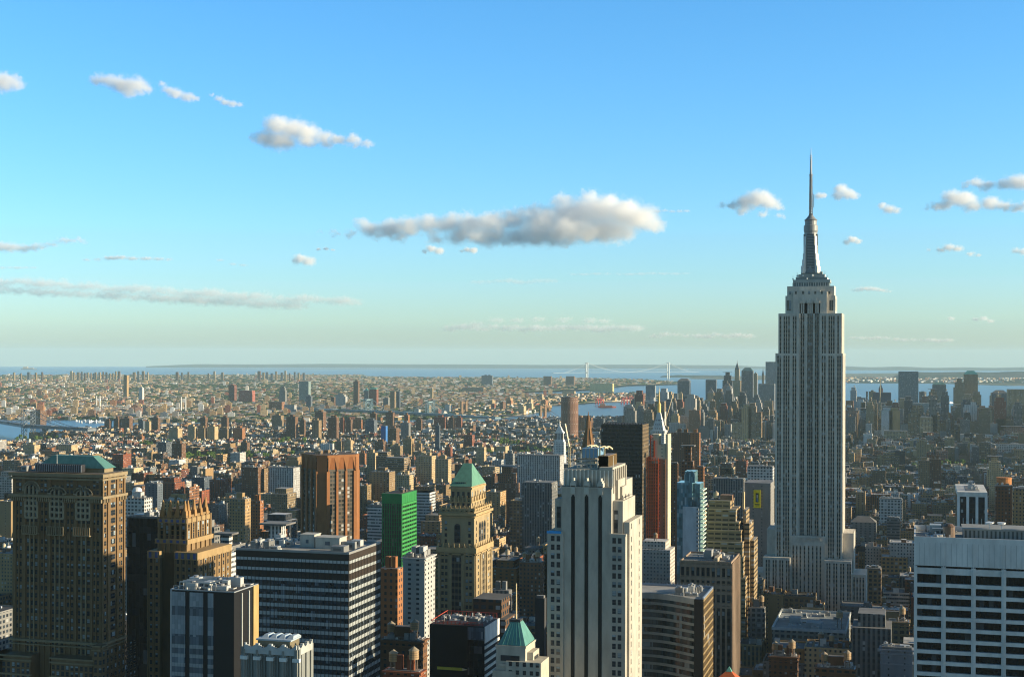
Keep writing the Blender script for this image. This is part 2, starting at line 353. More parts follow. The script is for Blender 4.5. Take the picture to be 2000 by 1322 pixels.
t.links.new(mixc(t, n2.outputs[0], (0.02, 0.075, 0.115), (0.04, 0.115, 0.15)), p.inputs['Base Color'])
M_water = m
mb = MB(); rs = [600 * 1.09 ** i for i in range(60)]; rs = [r for r in rs if r < 90000]; na = 40
for r in rs:
    for i in range(na + 1):
        a = math.radians(-34 + 68 * i / na) ; x, y = r * (-math.sin(TH) * math.cos(a) + math.cos(TH) * math.sin(a)), r * (math.cos(TH) * math.cos(a) + math.sin(TH) * math.sin(a))
        mb.v.append((x, y, -17.0 - drop(x, y)))
for q in range(len(rs) - 1):
    for i in range(na): b = q * (na + 1) + i; mb.face((b, b + 1, b + na + 2, b + na + 1))
struct(mb.build('water', M_water))

def groundmat(name, cols, scales, rough=0.95):
    m, t, p = newmat(name); ge = N(t, 'ShaderNodeNewGeometry'); c = cols[0]
    for col, s in zip(cols[1:], scales):
        nz = N(t, 'ShaderNodeTexNoise'); nz.inputs['Scale'].default_value = s; nz.inputs['Detail'].default_value = 6; nz.inputs['Roughness'].default_value = 0.7
        t.links.new(ge.outputs['Position'], nz.inputs['Vector'])
        mr = N(t, 'ShaderNodeMapRange'); mr.inputs[1].default_value = 0.48; mr.inputs[2].default_value = 0.56; t.links.new(nz.outputs[0], mr.inputs[0])
        c = mixc(t, mr.outputs[0], c, col)
    t.links.new(c, p.inputs['Base Color']); p.inputs['Roughness'].default_value = rough; p.inputs['Specular IOR Level'].default_value = 0.1; return m
M_asphalt = groundmat('asphalt', [(0.05, 0.05, 0.052), (0.075, 0.07, 0.065), (0.04, 0.05, 0.035)], [0.02, 0.006])
M_suburb = groundmat('suburb_ground', [(0.07, 0.10, 0.045), (0.17, 0.15, 0.12), (0.05, 0.085, 0.035), (0.2, 0.18, 0.15)], [0.02, 0.0012, 0.006])
M_wood = groundmat('wooded_hill', [(0.022, 0.042, 0.025), (0.035, 0.055, 0.03), (0.07, 0.075, 0.065)], [0.004, 0.0015])
M_paved = groundmat('paved_yard', [(0.28, 0.25, 0.20), (0.16, 0.16, 0.15), (0.34, 0.30, 0.25)], [0.004, 0.01])
G = geo
SHORE = {'a': ground_pt(-60, 4250), 'b': ground_pt(60, 4640), 'c': ground_pt(205, 5060), 'd': ground_pt(-150, 6000), 'e': ground_pt(0, 6080), 'f': ground_pt(200, 6120), 'g': ground_pt(262, 5900)}
MANHATTAN = [SHORE[p] if p in SHORE else G(*p) for p in [(40.7640,-73.9560),(40.7490,-73.9680),(40.7435,-73.9715),(40.7355,-73.9743),(40.7275,-73.9715),'a','b','c',(40.7100,-73.9800),(40.7092,-73.9920),(40.7075,-73.9990),
    (40.7035,-74.0060),(40.7010,-74.0125),(40.7030,-74.0180),(40.7180,-74.0165),(40.7400,-74.0105),(40.7640,-73.9990)]]
MANHATTAN += [(900, -500), (-2300, -500)]
BROOKLYN = [SHORE[p] if p in SHORE else G(*p) for p in [(40.7370,-73.9620),(40.7200,-73.9640),'d','e','f','g',(40.7055,-73.9830),(40.7042,-73.9900),(40.7035,-73.9955),(40.6960,-74.0010),(40.6900,-74.0030),(40.6850,-74.0090),
    (40.6780,-74.0180),(40.6720,-74.0170),(40.6735,-74.0080),(40.6670,-74.0050),(40.6640,-74.0110),(40.6590,-74.0180),(40.6440,-74.0280),(40.6380,-74.0380),(40.6170,-74.0420),(40.6080,-74.0370),(40.5990,-74.0150),(40.5860,-74.0000),(40.5800,-74.0110),(40.5740,-74.0110),
    (40.5715,-73.9700),(40.5760,-73.9300),(40.5830,-73.8900),(40.6000,-73.8700),(40.7000,-73.8600),(40.7370,-73.9300)]]
STATEN = [G(*p) for p in [(40.6460,-74.0730),(40.6250,-74.0720),(40.6040,-74.0540),(40.5950,-74.0600),(40.5600,-74.1000),(40.5300,-74.1500),(40.5000,-74.2400),(40.5500,-74.2500),(40.6430,-74.1900)]]
GOVERNORS = [G(*p) for p in [(40.6935,-74.0150),(40.6900,-74.0110),(40.6850,-74.0210),(40.6845,-74.0260),(40.6890,-74.0210)]]
ground = sheet('ground', MANHATTAN, ground_z, M_asphalt, 600)
sheet('ground', BROOKLYN, bk_z, M_suburb, 900)
sheet('island', GOVERNORS, lambda x, y: -13.5 - drop(x, y), M_suburb, 900)
sheet('ground', STATEN, low_z, M_suburb, 1500)
# far coast: a low wooded ridge on the skyline, spit and hills
def ridge(name, px0, px1, d0, d1, hf, n=60, rows=5, mat=None, base=-17.0):
    mb = MB()
    for q in range(rows + 1):
        s = q / rows; dd = d0 + (d1 - d0) * s
        for i in range(n + 1):
            px = px0 + (px1 - px0) * i / n; X, Y = ground_pt(px, dd, 700)
            hh = hf(px, i / n) * math.sin(math.pi * min(max(s, 0.0), 1)) ** 0.6 if 0 < s < 1 else -2.0
            mb.v.append((X, Y, base + hh - drop(X, Y)))
    for q in range(rows):
        for i in range(n): b = q * (n + 1) + i; mb.face((b, b + 1, b + n + 2, b + n + 1))
    return struct(mb.build(name, mat or M_wood))
rr = random.Random(3)
def wav(seed, amp, base, k=6):
    r_ = random.Random(seed); ph = [(r_.uniform(0, 6.28), r_.uniform(4, 30), r_.uniform(.3, 1)) for _ in range(k)]
    def f(px, u):
        e = min(1, u * 12, (1 - u) * 12); s_ = sum(a * math.sin(p_ + w * u) for p_, w, a in ph) / k
        return max(0.5, (base + amp * s_)) * (0.25 + 0.75 * e)
    return f
ridge('hills', 285, 1530, 41000, 52000, wav(1, 30, 104), n=90)
ridge('hills', 1600, 2080, 36000, 50000, wav(4, 40, 70), n=60)
ridge('land_spit', 330, 1500, 34000, 35500, wav(2, 3, 4), n=60, mat=M_paved)
ridge('hills', 1655, 2060, 15200, 17200, wav(5, 18, 42), n=50)
ridge('hills', 1745, 2100, 17200, 20500, wav(7, 30, 92), n=50)
ridge('hills', 1500, 1760, 17600, 19500, wav(9, 14, 22), n=40)
ridge('hills', 1290, 1420, 19500, 20500, wav(11, 8, 22), n=30)
sheet('pier_yard', [ground_pt(*p) for p in [(1000, 8700), (1240, 8500), (1275, 8900), (1010, 9150)]], lambda x, y: -14 - drop(x, y), M_paved)
# ------------------------------------------------------------------ roof clutter used on many buildings
def tank_parts(root, x, y, z, r=2.0, h=3.6, leg=3.0, col=(0.20, 0.13, 0.07)):
    m = MB(col=col); m.cyl(x, y, r, r * .97, z + leg, z + leg + h, 14); m.cyl(x, y, r * 1.08, .05, z + leg + h, z + leg + h + r * .8, 14, col=(0.30, 0.27, 0.22))
    for q in (.25, .5, .75): m.cyl(x, y, r * 1.02, r * 1.02, z + leg + h * q, z + leg + h * q + .12, 14, col=(.08, .07, .06))
    for i in range(4):
        a = math.pi / 4 + i * math.pi / 2; m.beam((x + r*.8*math.cos(a), y + r*.8*math.sin(a), z), (x + r*.75*math.cos(a), y + r*.75*math.sin(a), z + leg), .3, col=(.12, .1, .09))
        b = a + math.pi / 2; m.beam((x + r*.8*math.cos(a), y + r*.8*math.sin(a), z + .3), (x + r*.8*math.cos(b), y + r*.8*math.sin(b), z + leg - .2), .12, col=(.12, .1, .09))
    return m.build('water_tank', M_metal, root)
def parapet(mb, x0, x1, y0, y1, z, h=1.1, w=.4, **k):
    mb.box(x0, x1, y0, y0 + w, z, z + h, **k); mb.box(x0, x1, y1 - w, y1, z, z + h, **k)
    mb.box(x0, x0 + w, y0 + w, y1 - w, z, z + h, **k); mb.box(x1 - w, x1, y0 + w, y1 - w, z, z + h, **k)
def clutter(root, x0, x1, y0, y1, z, seed, n=5, name='roof_unit', col=None):
    if z < -400: return
    r_ = random.Random(seed); done = []
    for i in range(n * 3):
        w, d, h = r_.uniform(2, 6), r_.uniform(2, 6), r_.uniform(1.2, 3.5)
        if x1 - x0 < w + 4 or y1 - y0 < d + 4: continue
        x, y = r_.uniform(x0 + 1.5, x1 - w - 1.5), r_.uniform(y0 + 1.5, y1 - d - 1.5)
        if any(x < b and x + w > a and y < e and y + d > c for a, b, c, e in done): continue
        done.append((x, x + w, y, y + d)); g = r_.uniform(.15, .5); c = col or (g, g, g * .95)
        m = MB(col=c); m.box(x, x + w, y, y + d, z, z + h)
        if r_.random() < .6: m.cyl(x + w/2, y + d/2, min(w, d) * .32, min(w, d) * .32, z + h, z + h + .7, 12, col=(.2, .2, .2))
        else: m.box(x + w*.2, x + w*.8, y - .05, y + d * .5, z + h * .3, z + h * .7, col=(.08, .08, .08))
        m.build(name, M_metal, root)
        if len(done) >= n: break
    if n >= 4 and x1 - x0 > 10 and y1 - y0 > 8:
        m = MB(col=(.45, .44, .41))
        for i in range(n):      # pipe runs, vents and stacks between the units
            x, y = r_.uniform(x0 + 1, x1 - 5), r_.uniform(y0 + 1, y1 - 4); L_ = r_.uniform(2, min(9, x1 - x - .8))
            if r_.random() < .5: m.beam((x, y, z + .5), (x + L_, y, z + .5), .35); m.beam((x + L_, y, z + .5), (x + L_, y + 2.5, z + .5), .35)
            m.cyl(r_.uniform(x0 + 1, x1 - 1), r_.uniform(y0 + 1, y1 - 1), .35, .3, z, z + r_.uniform(1, 2.6), 7, col=(r_.uniform(.15, .6),) * 3)
            m.cyl(r_.uniform(x0 + 1, x1 - 1), r_.uniform(y0 + 1, y1 - 1), .7, .6, z, z + .8, 8, col=(.5, .5, .47))
        m.build('pipework', M_metal, root, kind='stuff')
        w_ = MB(col=(.25, .25, .24))
        for k in range(int((x1 - x0) / 2.2)): w_.beam((x0 + .6 + k * 2.2, y0 + .5, z), (x0 + .6 + k * 2.2, y0 + .5, z + 1.5), .09)
        w_.beam((x0 + .6, y0 + .5, z + 1.5), (x1 - .6, y0 + .5, z + 1.5), .1); w_.beam((x0 + .6, y0 + .5, z + 1.0), (x1 - .6, y0 + .5, z + 1.0), .08); w_.build('railing', M_metal, root, kind='stuff')

# ================================================================== the tall limestone tower with the mast
LIME = (0.55, 0.505, 0.43)
M_strip = facade('tower_strip', 1.75, 3.72, 1.0, 0.6, glass=(0.02, 0.025, 0.03), lightw=0.09, rough=0.6)
def esb():
    Yf = 1292.0; Yb = Yf + 41
    X = lambda px, Y=Yf, py=900: x_on_Y(px, Y, py)
    Z = lambda py, Y=Yf, px=1583: zat(px, py, depth(X(px, Y), Y))
    root = thing('skyscraper', X(1581), Yf + 20, 0, 'tallest tower in view, pale limestone with stepped shoulders and a needle mast', 'skyscraper')
    wall = MB(col=LIME); zb = -1
    z0, z1, z2, z3, z4 = Z(690), Z(612), Z(558), Z(1037), Z(1088)
    xl, xr = X(1514), X(1645); cl, cr = X(1560.5), X(1600.5)
    rec = 4.0
    # core behind, wings in front of the recessed middle
    def tier(a, b, ya, yb, zlo, zhi): wall.box(a, b, ya, yb, zlo, zhi)
    tier(xl, cl, Yf, Yb, zb, z0); tier(cr, xr, Yf, Yb, zb, z0); tier(cl - .1, cr + .1, Yf + rec, Yb - rec, zb, z2 - 4)
    xl1, xr1 = X(1519.5), X(1642.5); tier(xl1, cl, Yf + 1.2, Yb - 1.2, z0, z1); tier(cr, xr1, Yf + 1.2, Yb - 1.2, z0, z1)
    xl2, xr2 = X(1532), X(1630); tier(xl2, X(1548), Yf + 6, Yb - 6, z1, Z(577)); tier(X(1614), xr2, Yf + 6, Yb - 6, z1, Z(577))
    tier(X(1535), X(1627.5), Yf + 8, Yb - 8, z1, z2)
    tier(X(1548), X(1614), Yf + 3.2, Yb - 3.2, z1, z2 - 5)
    # lower wings
    tier(X(1497), xl, Yf + 6, Yb - 4, zb, z3); tier(xr, X(1666), Yf + 6, Yb - 2, zb, Z(1040))
    l0, l1, r0, r1 = X(1493), X(1545), X(1612), X(1664)
    tier(l0, l1, Yf - 9, Yf + 8, zb, z4); tier(r0, r1, Yf - 9, Yf + 8, zb, Z(1090))
    tier(X(1467), l0, Yf - 3, Yf + 30, zb, Z(1120)); tier(r1, X(1692), Yf - 3, Yf + 34, zb, Z(1117))
    tier(l1 - .2, r0 + .2, Yf - 1.5, Yf + 2, zb, Z(1046))
    # piers proud of the window strips
    strips = []
    def pier_face(a, b, Y, zlo, zhi, cuts, side='n', out=.55):
        cuts = sorted(cuts); e = [a] + [c for q in cuts for c in (q - .62, q + .62)] + [b]
        for i in range(0, len(e), 2):
            if e[i + 1] - e[i] > .05:
                if side == 'n': wall.box(e[i], e[i + 1], Y - out, Y + .2, zlo, zhi)
                else: wall.box(Y - .2, Y + out, e[i], e[i + 1], zlo, zhi)
        for q in cuts:
            s = MB(col=(0.20, 0.18, 0.15))
            if side == 'n': s.box(q - .6, q + .6, Y - .12, Y + .1, zlo, zhi - 2.2); wall.box(q - .62, q + .62, Y - out + .05, Y + .15, zhi - 2.2, zhi)
            else: s.box(Y - .1, Y + .12, q - .6, q + .6, zlo, zhi - 2.2); wall.box(Y - .15, Y + out - .05, q - .62, q + .62, zhi - 2.2, zhi)
            strips.append(s)
    lw = [X(p) for p in (1519.3, 1523.6, 1531.2, 1535.6, 1540.2, 1549, 1553.4)]
    rw = [X(p) for p in (1606, 1610.6, 1619, 1623.4, 1627.8, 1636.2, 1640.4)]
    pier_face(xl, cl, Yf, z4 if 0 else Z(1088), z0, lw); pier_face(cr, xr, Yf, Z(1088), z0, rw)
    pier_face(xl1, cl, Yf + 1.2, z0, z1, lw[1:]); pier_face(cr, xr1, Yf + 1.2, z0, z1, rw[:-1])
    mid = [X(p) for p in (1564.2, 1568.2, 1577.2, 1581, 1584.8, 1592.4, 1596.4)]
    pier_face(cl, cr, Yf + rec, Z(1046), Z(592), mid, out=.8)
    pier_face(l0, l1, Yf - 9, zb, z4, [X(p, Yf - 9) for p in (1497.5, 1502.5, 1511, 1516, 1524, 1529, 1537, 1541.5)])
    pier_face(r0, r1, Yf - 9, zb, Z(1090), [X(p, Yf - 9) for p in (1616, 1621, 1629.5, 1634.5, 1643, 1648, 1656.5, 1661)])
    pier_face(l1, r0, Yf - 1.5, zb, Z(1060), [X(p) for p in (1550, 1557, 1564, 1572, 1580, 1588, 1596, 1603)])
    pier_face(X(1467), l0, Yf - 3, zb, Z(1120), [X(p) for p in (1472, 1478, 1485)]); pier_face(r1, X(1692), Yf - 3, zb, Z(1117), [X(p) for p in (1669, 1675, 1681, 1687)])
    ws = [Yf + q for q in (3.5, 6.5, 12, 15, 18, 23, 26, 29, 34.5, 37.5)]
    pier_face(Yf, Yb, xr, Z(1040), z0, ws, 'w'); pier_face(Yf + 1.2, Yb - 1.2, xr1, z0, z1, ws[1:-1], 'w')
    pier_face(Yf + 6, Yb - 2, X(1666), zb, Z(1040), [Yf + q for q in (10, 14, 18, 23, 28, 33)], 'w')
    # pale finials over the middle strips, small square windows on the top storeys, arches at the foot
    for p in (1566.2, 1581, 1594.4):
        q = X(p, Yf + 3.2); wall.box(q - 2.3, q + 2.3, Yf + 2.2, Yf + 4, Z(592), Z(590) + 1.5)
        wall.pyr(q - 1.1, q + 1.1, Yf + 2.3, Yf + 3.4, Z(592), Z(580), 0, 0, col=(.62, .58, .5))
    for p in (1566, 1581, 1596):
        q = X(p)
        for k in range(9):
            a = math.pi * (k + .5) / 9; wall.rbox(q + 3.0 * math.cos(a), Yf - 2.0, 1.15, .7, Z(1056) + 3.0 * math.sin(a) - .5, Z(1056) + 3.0 * math.sin(a) + .6)
    wo_ = wall.build('wall', M_wall, root)
    for s in strips[:100]: s.build('window_strip', M_strip, root)
    if len(strips) > 100:
        s = MB()
        for q in strips[100:]:
            b = len(s.v); s.v += q.v; s.f += [tuple(i + b for i in f) for f in q.f]; s.m += q.m; s.c += q.c
        s.build('window_strip', M_strip, root, kind='stuff')
    wn_ = Windows(root, LIME)
    for p in (1541, 1553, 1567, 1579, 1591, 1604, 1618): wn_.add('n', X(p), Yf + (8 if p < 1548 or p > 1614 else 3.2), Z(574), 1.6, 2.6)
    for p in (1537, 1541, 1620, 1624): wn_.add('n', X(p), Yf + 6, Z(606), 1.5, 9)
    for q in range(4): wn_.add('w', xr2, Yf + 10 + q * 6.5, Z(606), 2.2, 10)
    wn_.done()
    # roof deck tiers of glass and metal, with dishes
    d = MB(col=(0.25, 0.27, 0.26)); yc = (Yf + Yb) / 2
    for a, b, lo, hi, dy, c in ((1545, 1617, 558, 551, 11, (.10, .13, .13)), (1546, 1619, 551, 545, 10.5, (.30, .33, .31)), (1551, 1613, 545, 540, 12.5, (.16, .19, .19)), (1556, 1608, 540, 534, 13.5, (.33, .34, .31)), (1561, 1603, 534, 529, 14.5, (.2, .22, .2))):
        d.box(X(a), X(b), Yf + dy, Yb - dy, Z(lo), Z(hi), col=c)
    for i in range(15): d.box(X(1547 + i * 4.8), X(1547 + i * 4.8) + .5, Yf + 10.7, Yf + 11.1, Z(558), Z(551), col=(.5, .52, .48))
    d.build('observation_deck', M_metal, root)
    xc = X(1582.5, yc)
    for i in range(18):
        r_ = random.Random(i); a = 2 * math.pi * i / 18; s = MB(col=(.35, .35, .33)); xx, yy = xc + 15.5 * math.cos(a) * (1.0 if i % 2 else .8), yc + 8.5 * math.sin(a)
        zz = Z(547 if i % 2 else 541); s.beam((xx, yy, zz), (xx, yy, zz + r_.uniform(3, 7)), .25); s.cyl(xx, yy, .7, .6, zz + 1.5, zz + 2.6, 8, col=(.75, .75, .72)); s.build('antenna', M_metal, root)
    # mast
    zz = lambda py: zat(1583, py, depth(xc, yc))
    m = MB(col=(0.22, 0.235, 0.235)); w_ = lambda px: px / F * depth(xc, yc)
    m.lathe(xc, yc, [(w_(16), zz(534)), (w_(14), zz(528)), (w_(12.8), zz(510)), (w_(12.5), zz(455)), (w_(13.6), zz(451)), (w_(13.6), zz(441)), (w_(11.5), zz(440)), (w_(11.5), zz(432)), (w_(12.8), zz(430)), (w_(10), zz(428)), (w_(5), zz(422)), (w_(2.5), zz(418))], 20)
    mo = m.build('mast', M_metal, root)
    for k in range(4):
        f_ = MB(col=(.66, .66, .62)); a = math.pi / 4 + k * math.pi / 2; ca, sa = math.cos(a), math.sin(a)
        for lo, hi, r in ((534, 520, 21), (520, 508, 18.5), (508, 496, 16.5), (496, 480, 14.8), (480, 462, 13.6)):
            rr_ = w_(r); f_.rbox(xc + ca * rr_ * .55, yc + sa * rr_ * .55, rr_ * 1.05, 2.4, zz(lo), zz(hi), a)
        f_.build('buttress', M_metal, root)
    for k in range(4):
        f_ = MB(col=(.07, .09, .10)); a = k * math.pi / 2; f_.rbox(xc + math.cos(a) * w_(12.6), yc + math.sin(a) * w_(12.6), .7, 6.2, zz(526), zz(458), a)
        for j in range(22): f_.rbox(xc + math.cos(a) * w_(13.3), yc + math.sin(a) * w_(13.3), .3, 6.3, zz(526) + j * 1.38, zz(526) + j * 1.38 + .35, a, col=(.35, .36, .34))
        f_.build('mast_window', M_metal, root)
    m = MB(col=(.30, .27, .24)); n = 24
    for i in range(n):
        za = zz(421) + (zz(342) - zz(421)) * i / n; zb_ = zz(421) + (zz(342) - zz(421)) * (i + 1) / n; r = w_(4.3 - 1.4 * i / n)
        for k in range(4):
            a = math.pi / 4 + k * math.pi / 2; b = a + math.pi / 2
            m.beam((xc + r * math.cos(a), yc + r * math.sin(a), za), (xc + r * math.cos(a), yc + r * math.sin(a), zb_), .45, col=(.42, .2, .12) if i % 4 == 0 else (.32, .32, .31))
            m.beam((xc + r * math.cos(a), yc + r * math.sin(a), za), (xc + r * math.cos(b), yc + r * math.sin(b), zb_), .25)
            m.beam((xc + r * math.cos(a), yc + r * math.sin(a), za), (xc + r * math.cos(b), yc + r * math.sin(b), za), .3)
        m.cyl(xc, yc, .75, .75, za, zb_, 8, col=(.3, .3, .3))
    m.beam((xc + w_(5.5), yc, zz(405)), (xc + w_(5.5), yc, zz(380)), .6)
    m.cyl(xc, yc, w_(4.2), w_(4.2), zz(343), zz(341), 12, col=(.2, .2, .2))
    m.cyl(xc, yc, .8, .6, zz(341), zz(312), 8, col=(.25, .24, .24)); m.cyl(xc, yc, .45, .12, zz(312), zz(289), 8, col=(.28, .28, .28))
    for k in range(10): m.cyl(xc, yc, 1.2, 1.2, zz(338 - k * 3.6), zz(337 - k * 3.6), 8, col=(.2, .2, .2))
    m.build('antenna', M_metal, root)
    claim(X(1466), X(1693), Yf - 10, Yf + 60, 60); LAND.append((1583, 900, 'the limestone mast tower'))
    for px, w, yt in ((1540, 26, 612), (1583, 134, 690), (1583, 170, 1040), (1580, 226, 1118)):
        RECTS.append((1290, px - w / 2, px + w / 2, yt))
esb()

# ================================================================== brown brick tower with green hip roof (far left, near)
def lincoln():
    X0, X1, Y0, Y1, zt = boxspec(25, 199, 243, 926, 669); Y1 = min(Y1, Y0 + 60)
    root = thing('office_tower', (X0+X1)/2, Y0, 0, 'massive brown brick tower with arched top windows under a green hipped copper roof', 'office tower')
    br = (0.165, 0.118, 0.07); st = (0.23, 0.20, 0.145)
    w = MB(col=br); rec = .9; Zs = lambda py: zat(120, py, 669)
    w.box(X0, X1, Y0 + rec, Y1, -1, zt); Wd = X1 - X0; L = lambda px: (px - 25) / 174 * Wd
    fl = 3.62
    # bays: three wide window bays and paired columns between
    bays = [(50, 74), (99, 125), (150, 176)]
    solids = [(25, 31), (43, 50), (74, 78), (94, 99), (125, 129), (145, 150), (176, 181), (194, 199)]
    for a, b in solids: face_box(w, 'n', X0, X1, Y0 + rec, Y1, L(a), L(b), -1, zt, rec)
    for a, b in ((31, 43), (78, 94), (129, 145), (181, 194)):
        face_box(w, 'n', X0, X1, Y0 + rec, Y1, L(a), L(b), -1, Zs(974) , .35)
        face_box(w, 'n', X0, X1, Y0 + rec, Y1, L(a), L(b), Zs(974), zt, rec - .05)
        mid = (L(a) + L(b)) / 2; face_box(w, 'n', X0, X1, Y0 + rec, Y1, mid - .3, mid + .3, -1, Zs(974), rec)
    for a, b in bays:
        for k in (1, 2): q = L(a) + (L(b) - L(a)) * k / 3; face_box(w, 'n', X0, X1, Y0 + rec, Y1, q - .3, q + .3, -1, Zs(950), rec * .8, col=st)
        face_box(w, 'n', X0, X1, Y0 + rec, Y1, L(a), L(b), Zs(950), zt, .25)
    D = Y1 - Y0; wl = [(0, .05), (.22, .34), (.62, .72), (.94, 1)]
    for a, b in wl: face_box(w, 'w', X0, X1, Y0, Y1, a * D, b * D, -1, zt, .6)
    wo_ = w.build('wall', M_wall, root)
    # stone trim: cornices, arcade band, arches, balconies
    for py, h, out in ((926, 1.6, 1.5), (935, .9, 1.2), (969, 1.2, 1.6), (1255, 1.0, 1.4), (1264, .5, 1.2)):
        c = MB(col=st); z = Zs(py); c.box(X0 - out, X1 + out, Y0 - out, Y1 + .5, z - h, z) ; c.build('cornice', M_wall, root)
    c = MB(col=st)
    for a, b in ((25, 49), (75, 98), (126, 149), (177, 199)):
        n = 6
        for i in range(n + 1):
            q = L(a) + (L(b) - L(a)) * i / n; c.box(X0 + q - .3, X0 + q + .3, Y0 - 1.2, Y0 + .2, Zs(982), Zs(970))
        c.box(X0 + L(a), X0 + L(b), Y0 - .9, Y0 + .1, Zs(971.5), Zs(969.5))
    for i in range(15): 
        q = Y0 + D * i / 14
        if i < 5 or i > 9: c.box(X1 - .2, X1 + 1.2, q - .25, q + .25, Zs(982), Zs(970))
    for i in range(34): q = X0 + Wd * (i + .5) / 34; c.box(q - .45, q + .1, Y0 - 1.0, Y0 + .2, Zs(934), Zs(929))
    c.build('arcade', M_wall, root)
    for j, (a, b) in enumerate(bays):
        c = MB(col=(.29, .27, .22)); u0, u1 = L(a), L(b); rr_ = (u1 - u0) / 2; cx = X0 + (u0 + u1) / 2; zc = Zs(962) if j == 0 else Zs(966)
        k_ = 1.0 if j == 0 else .62
        for k in range(13):
            a_ = math.pi * (k + .5) / 13; c.rbox(cx + (rr_ + .7) * math.cos(a_), Y0 - .1, 1.5, 1.0, zc + (rr_ + .7) * math.sin(a_) * k_ - .65, zc + (rr_ + .7) * math.sin(a_) * k_ + .65)
        for k in range(4):
            q = X0 + u0 + (u1 - u0) * k / 3; c.box(q - .35, q + .35, Y0 - .5, Y0 + .8, Zs(1015), zc + (1.5 if k in (0, 3) else rr_ * .7 * k_))
        for zz_ in (981, 992, 1003, 1015): c.box(X0 + u0, X0 + u1, Y0 - .3, Y0 + .8, Zs(zz_) - .5, Zs(zz_) + .5)
        c.build('window_arch', M_wall, root)
        bl = MB(col=st); bl.box(X0 + u0 - .8, X0 + u1 + .8, Y0 - 1.8, Y0 + .3, Zs(1048), Zs(1046)); bl.box(X0 + u0 - .8, X0 + u1 + .8, Y0 - 1.8, Y0 - 1.5, Zs(1031.5), Zs(1030))
        for i in range(8): q = X0 + u0 - .7 + (u1 - u0 + 1.4) * i / 7; bl.box(q - .2, q + .2, Y0 - 1.8, Y0 - 1.4, Zs(1046), Zs(1031))
        bl.build('balcony', M_wall, root)
    # front wings lower down
    lo = MB(col=br); zl = Zs(1282)
    for a, b in ((2, 78), (118, 252 - 53)): lo.box(X0 + L(a), X0 + L(b), Y0 - 7, Y0 + 3, -1, zl)
    lo.box(X0 + L(2), X0 + L(25), Y0 - 7, Y1, -1, zl); lo.box(X1 - .5, X1 + 4.2, Y0 - 7, Y1 - 22, -1, zat(230, 1262, 660))
    lo.build('wing', M_wall, root)
    c = MB(col=st); zw_ = zat(230, 1262, 660)
    for k in (0, 1.8): c.box(X1 - .8, X1 + 4.7, Y0 - 7.5, Y0 - 6.6, zw_ - k - .6, zw_ - k); c.box(X1 + 4.0, X1 + 4.8, Y0 - 7.5, Y1 - 22, zw_ - k - .6, zw_ - k)
    c.build('cornice', M_wall, root)
    for a, b in ((2, 78), (118, 199)):
        c = MB(col=st)
        for py in (1282, 1290, 1318): c.box(X0 + L(a) - .6, X0 + L(b) + .6, Y0 - 7.7, Y0 - 6.5, Zs(py) - .7, Zs(py))
        c.build('cornice', M_wall, root)
    wn_ = Windows(root, (.16, .12, .07)); zs = [Zs(1254) + .9 + fl * i for i in range(20) if Zs(1254) + .9 + fl * i < Zs(1052)]
    zs2 = [Zs(1040) + fl * i for i in range(20) if Zs(1040) + fl * i < Zs(986)]
    for a, b in bays:
        us = [L(a) + (L(b) - L(a)) * (k + .5) / 3 for k in range(3)]
        wn_.grid('n', X0, X1, Y0 + rec, Y1, us, zs, 1.45, 2.1)
        wn_.grid('n', X0, X1, Y0 + rec - .2, Y1, us, [Zs(q) + .6 for q in (1026, 1015, 1003.5, 992.5, 981.5, 970)], 1.5, 2.1)
        wn_.grid('n', X0, X1, Y0 + rec - .2, Y1, us, [Zs(q) for q in (955, 945)], 1.3, 1.6)
        wn_.grid('n', X0, X1, Y0 + rec, Y1, us, [Zs(1282) + .6 + fl * i for i in range(2)], 1.5, 2.1)
    for a, b in ((31, 43), (78, 94), (129, 145), (181, 194)):
        us = [L(a) + (L(b) - L(a)) * k for k in (.27, .73)]
        wn_.grid('n', X0, X1, Y0 + rec - .35, Y1, us, zs + zs2, 1.25, 2.0)
        wn_.grid('n', X0, X1, Y0, Y1, us, [Zs(q) for q in (965, 954, 943)], 1.2, 1.7)
    for a, b in ((2, 78), (118, 199)):
        n = int((b - a) / 8.5); wn_.grid('n', X0, X1, Y0 - 7, Y1, [L(a) + (L(b) - L(a)) * (k + .5) / n for k in range(n)], [Zs(1305), Zs(1317), Zs(1330)], 1.4, 2.0)
    wn_.grid('n', X1, X1, Y0 - 7, Y1, [1.2, 3.6], [Zs(1275) - fl * i for i in range(6)], 1.3, 2.0); wn_.grid('w', 0, X1 + 4.2, Y0 - 7, Y1, [2 + 3.4 * i for i in range(9)], [Zs(1275) - fl * i for i in range(6)], 1.3, 2.0)
    zz_ = zs + [zs[-1] + fl] + zs2 + [Zs(970), Zs(958), Zs(945), Zs(937)]
    for q in (.09, .16, .78, .87): wn_.grid('w', X0, X1, Y0, Y1, [q * D], zz_, 1.3, 2.0)
    wn_.grid('w', X0, X1, Y0, Y1, [.41 * D, .48 * D, .55 * D], zz_, 1.5, 2.3)
    wn_.done()
    r = MB(col=(.12, .11, .10)); r.box(X0 + .5, X1 - .5, Y0 + 1, Y1 - .5, zt - .2, zt + .1); ro = r.build('roof', M_roof, root)
    pz = Zs(915); a, b = X0 + L(55), X1 - 2; pb = MB(col=st); pb.box(a + 1, b - 1, Y0 + 7, Y1 - 5, zt, pz); pb.build('penthouse', M_wall, root)
    g = MB(col=(.09, .215, .19)); g.pyr(a, b, Y0 + 6, Y1 - 4, pz - .5, Zs(898) + 1.0, (b - a) * .29, 2.5)
    g.build('hipped_roof', M_copper, root)
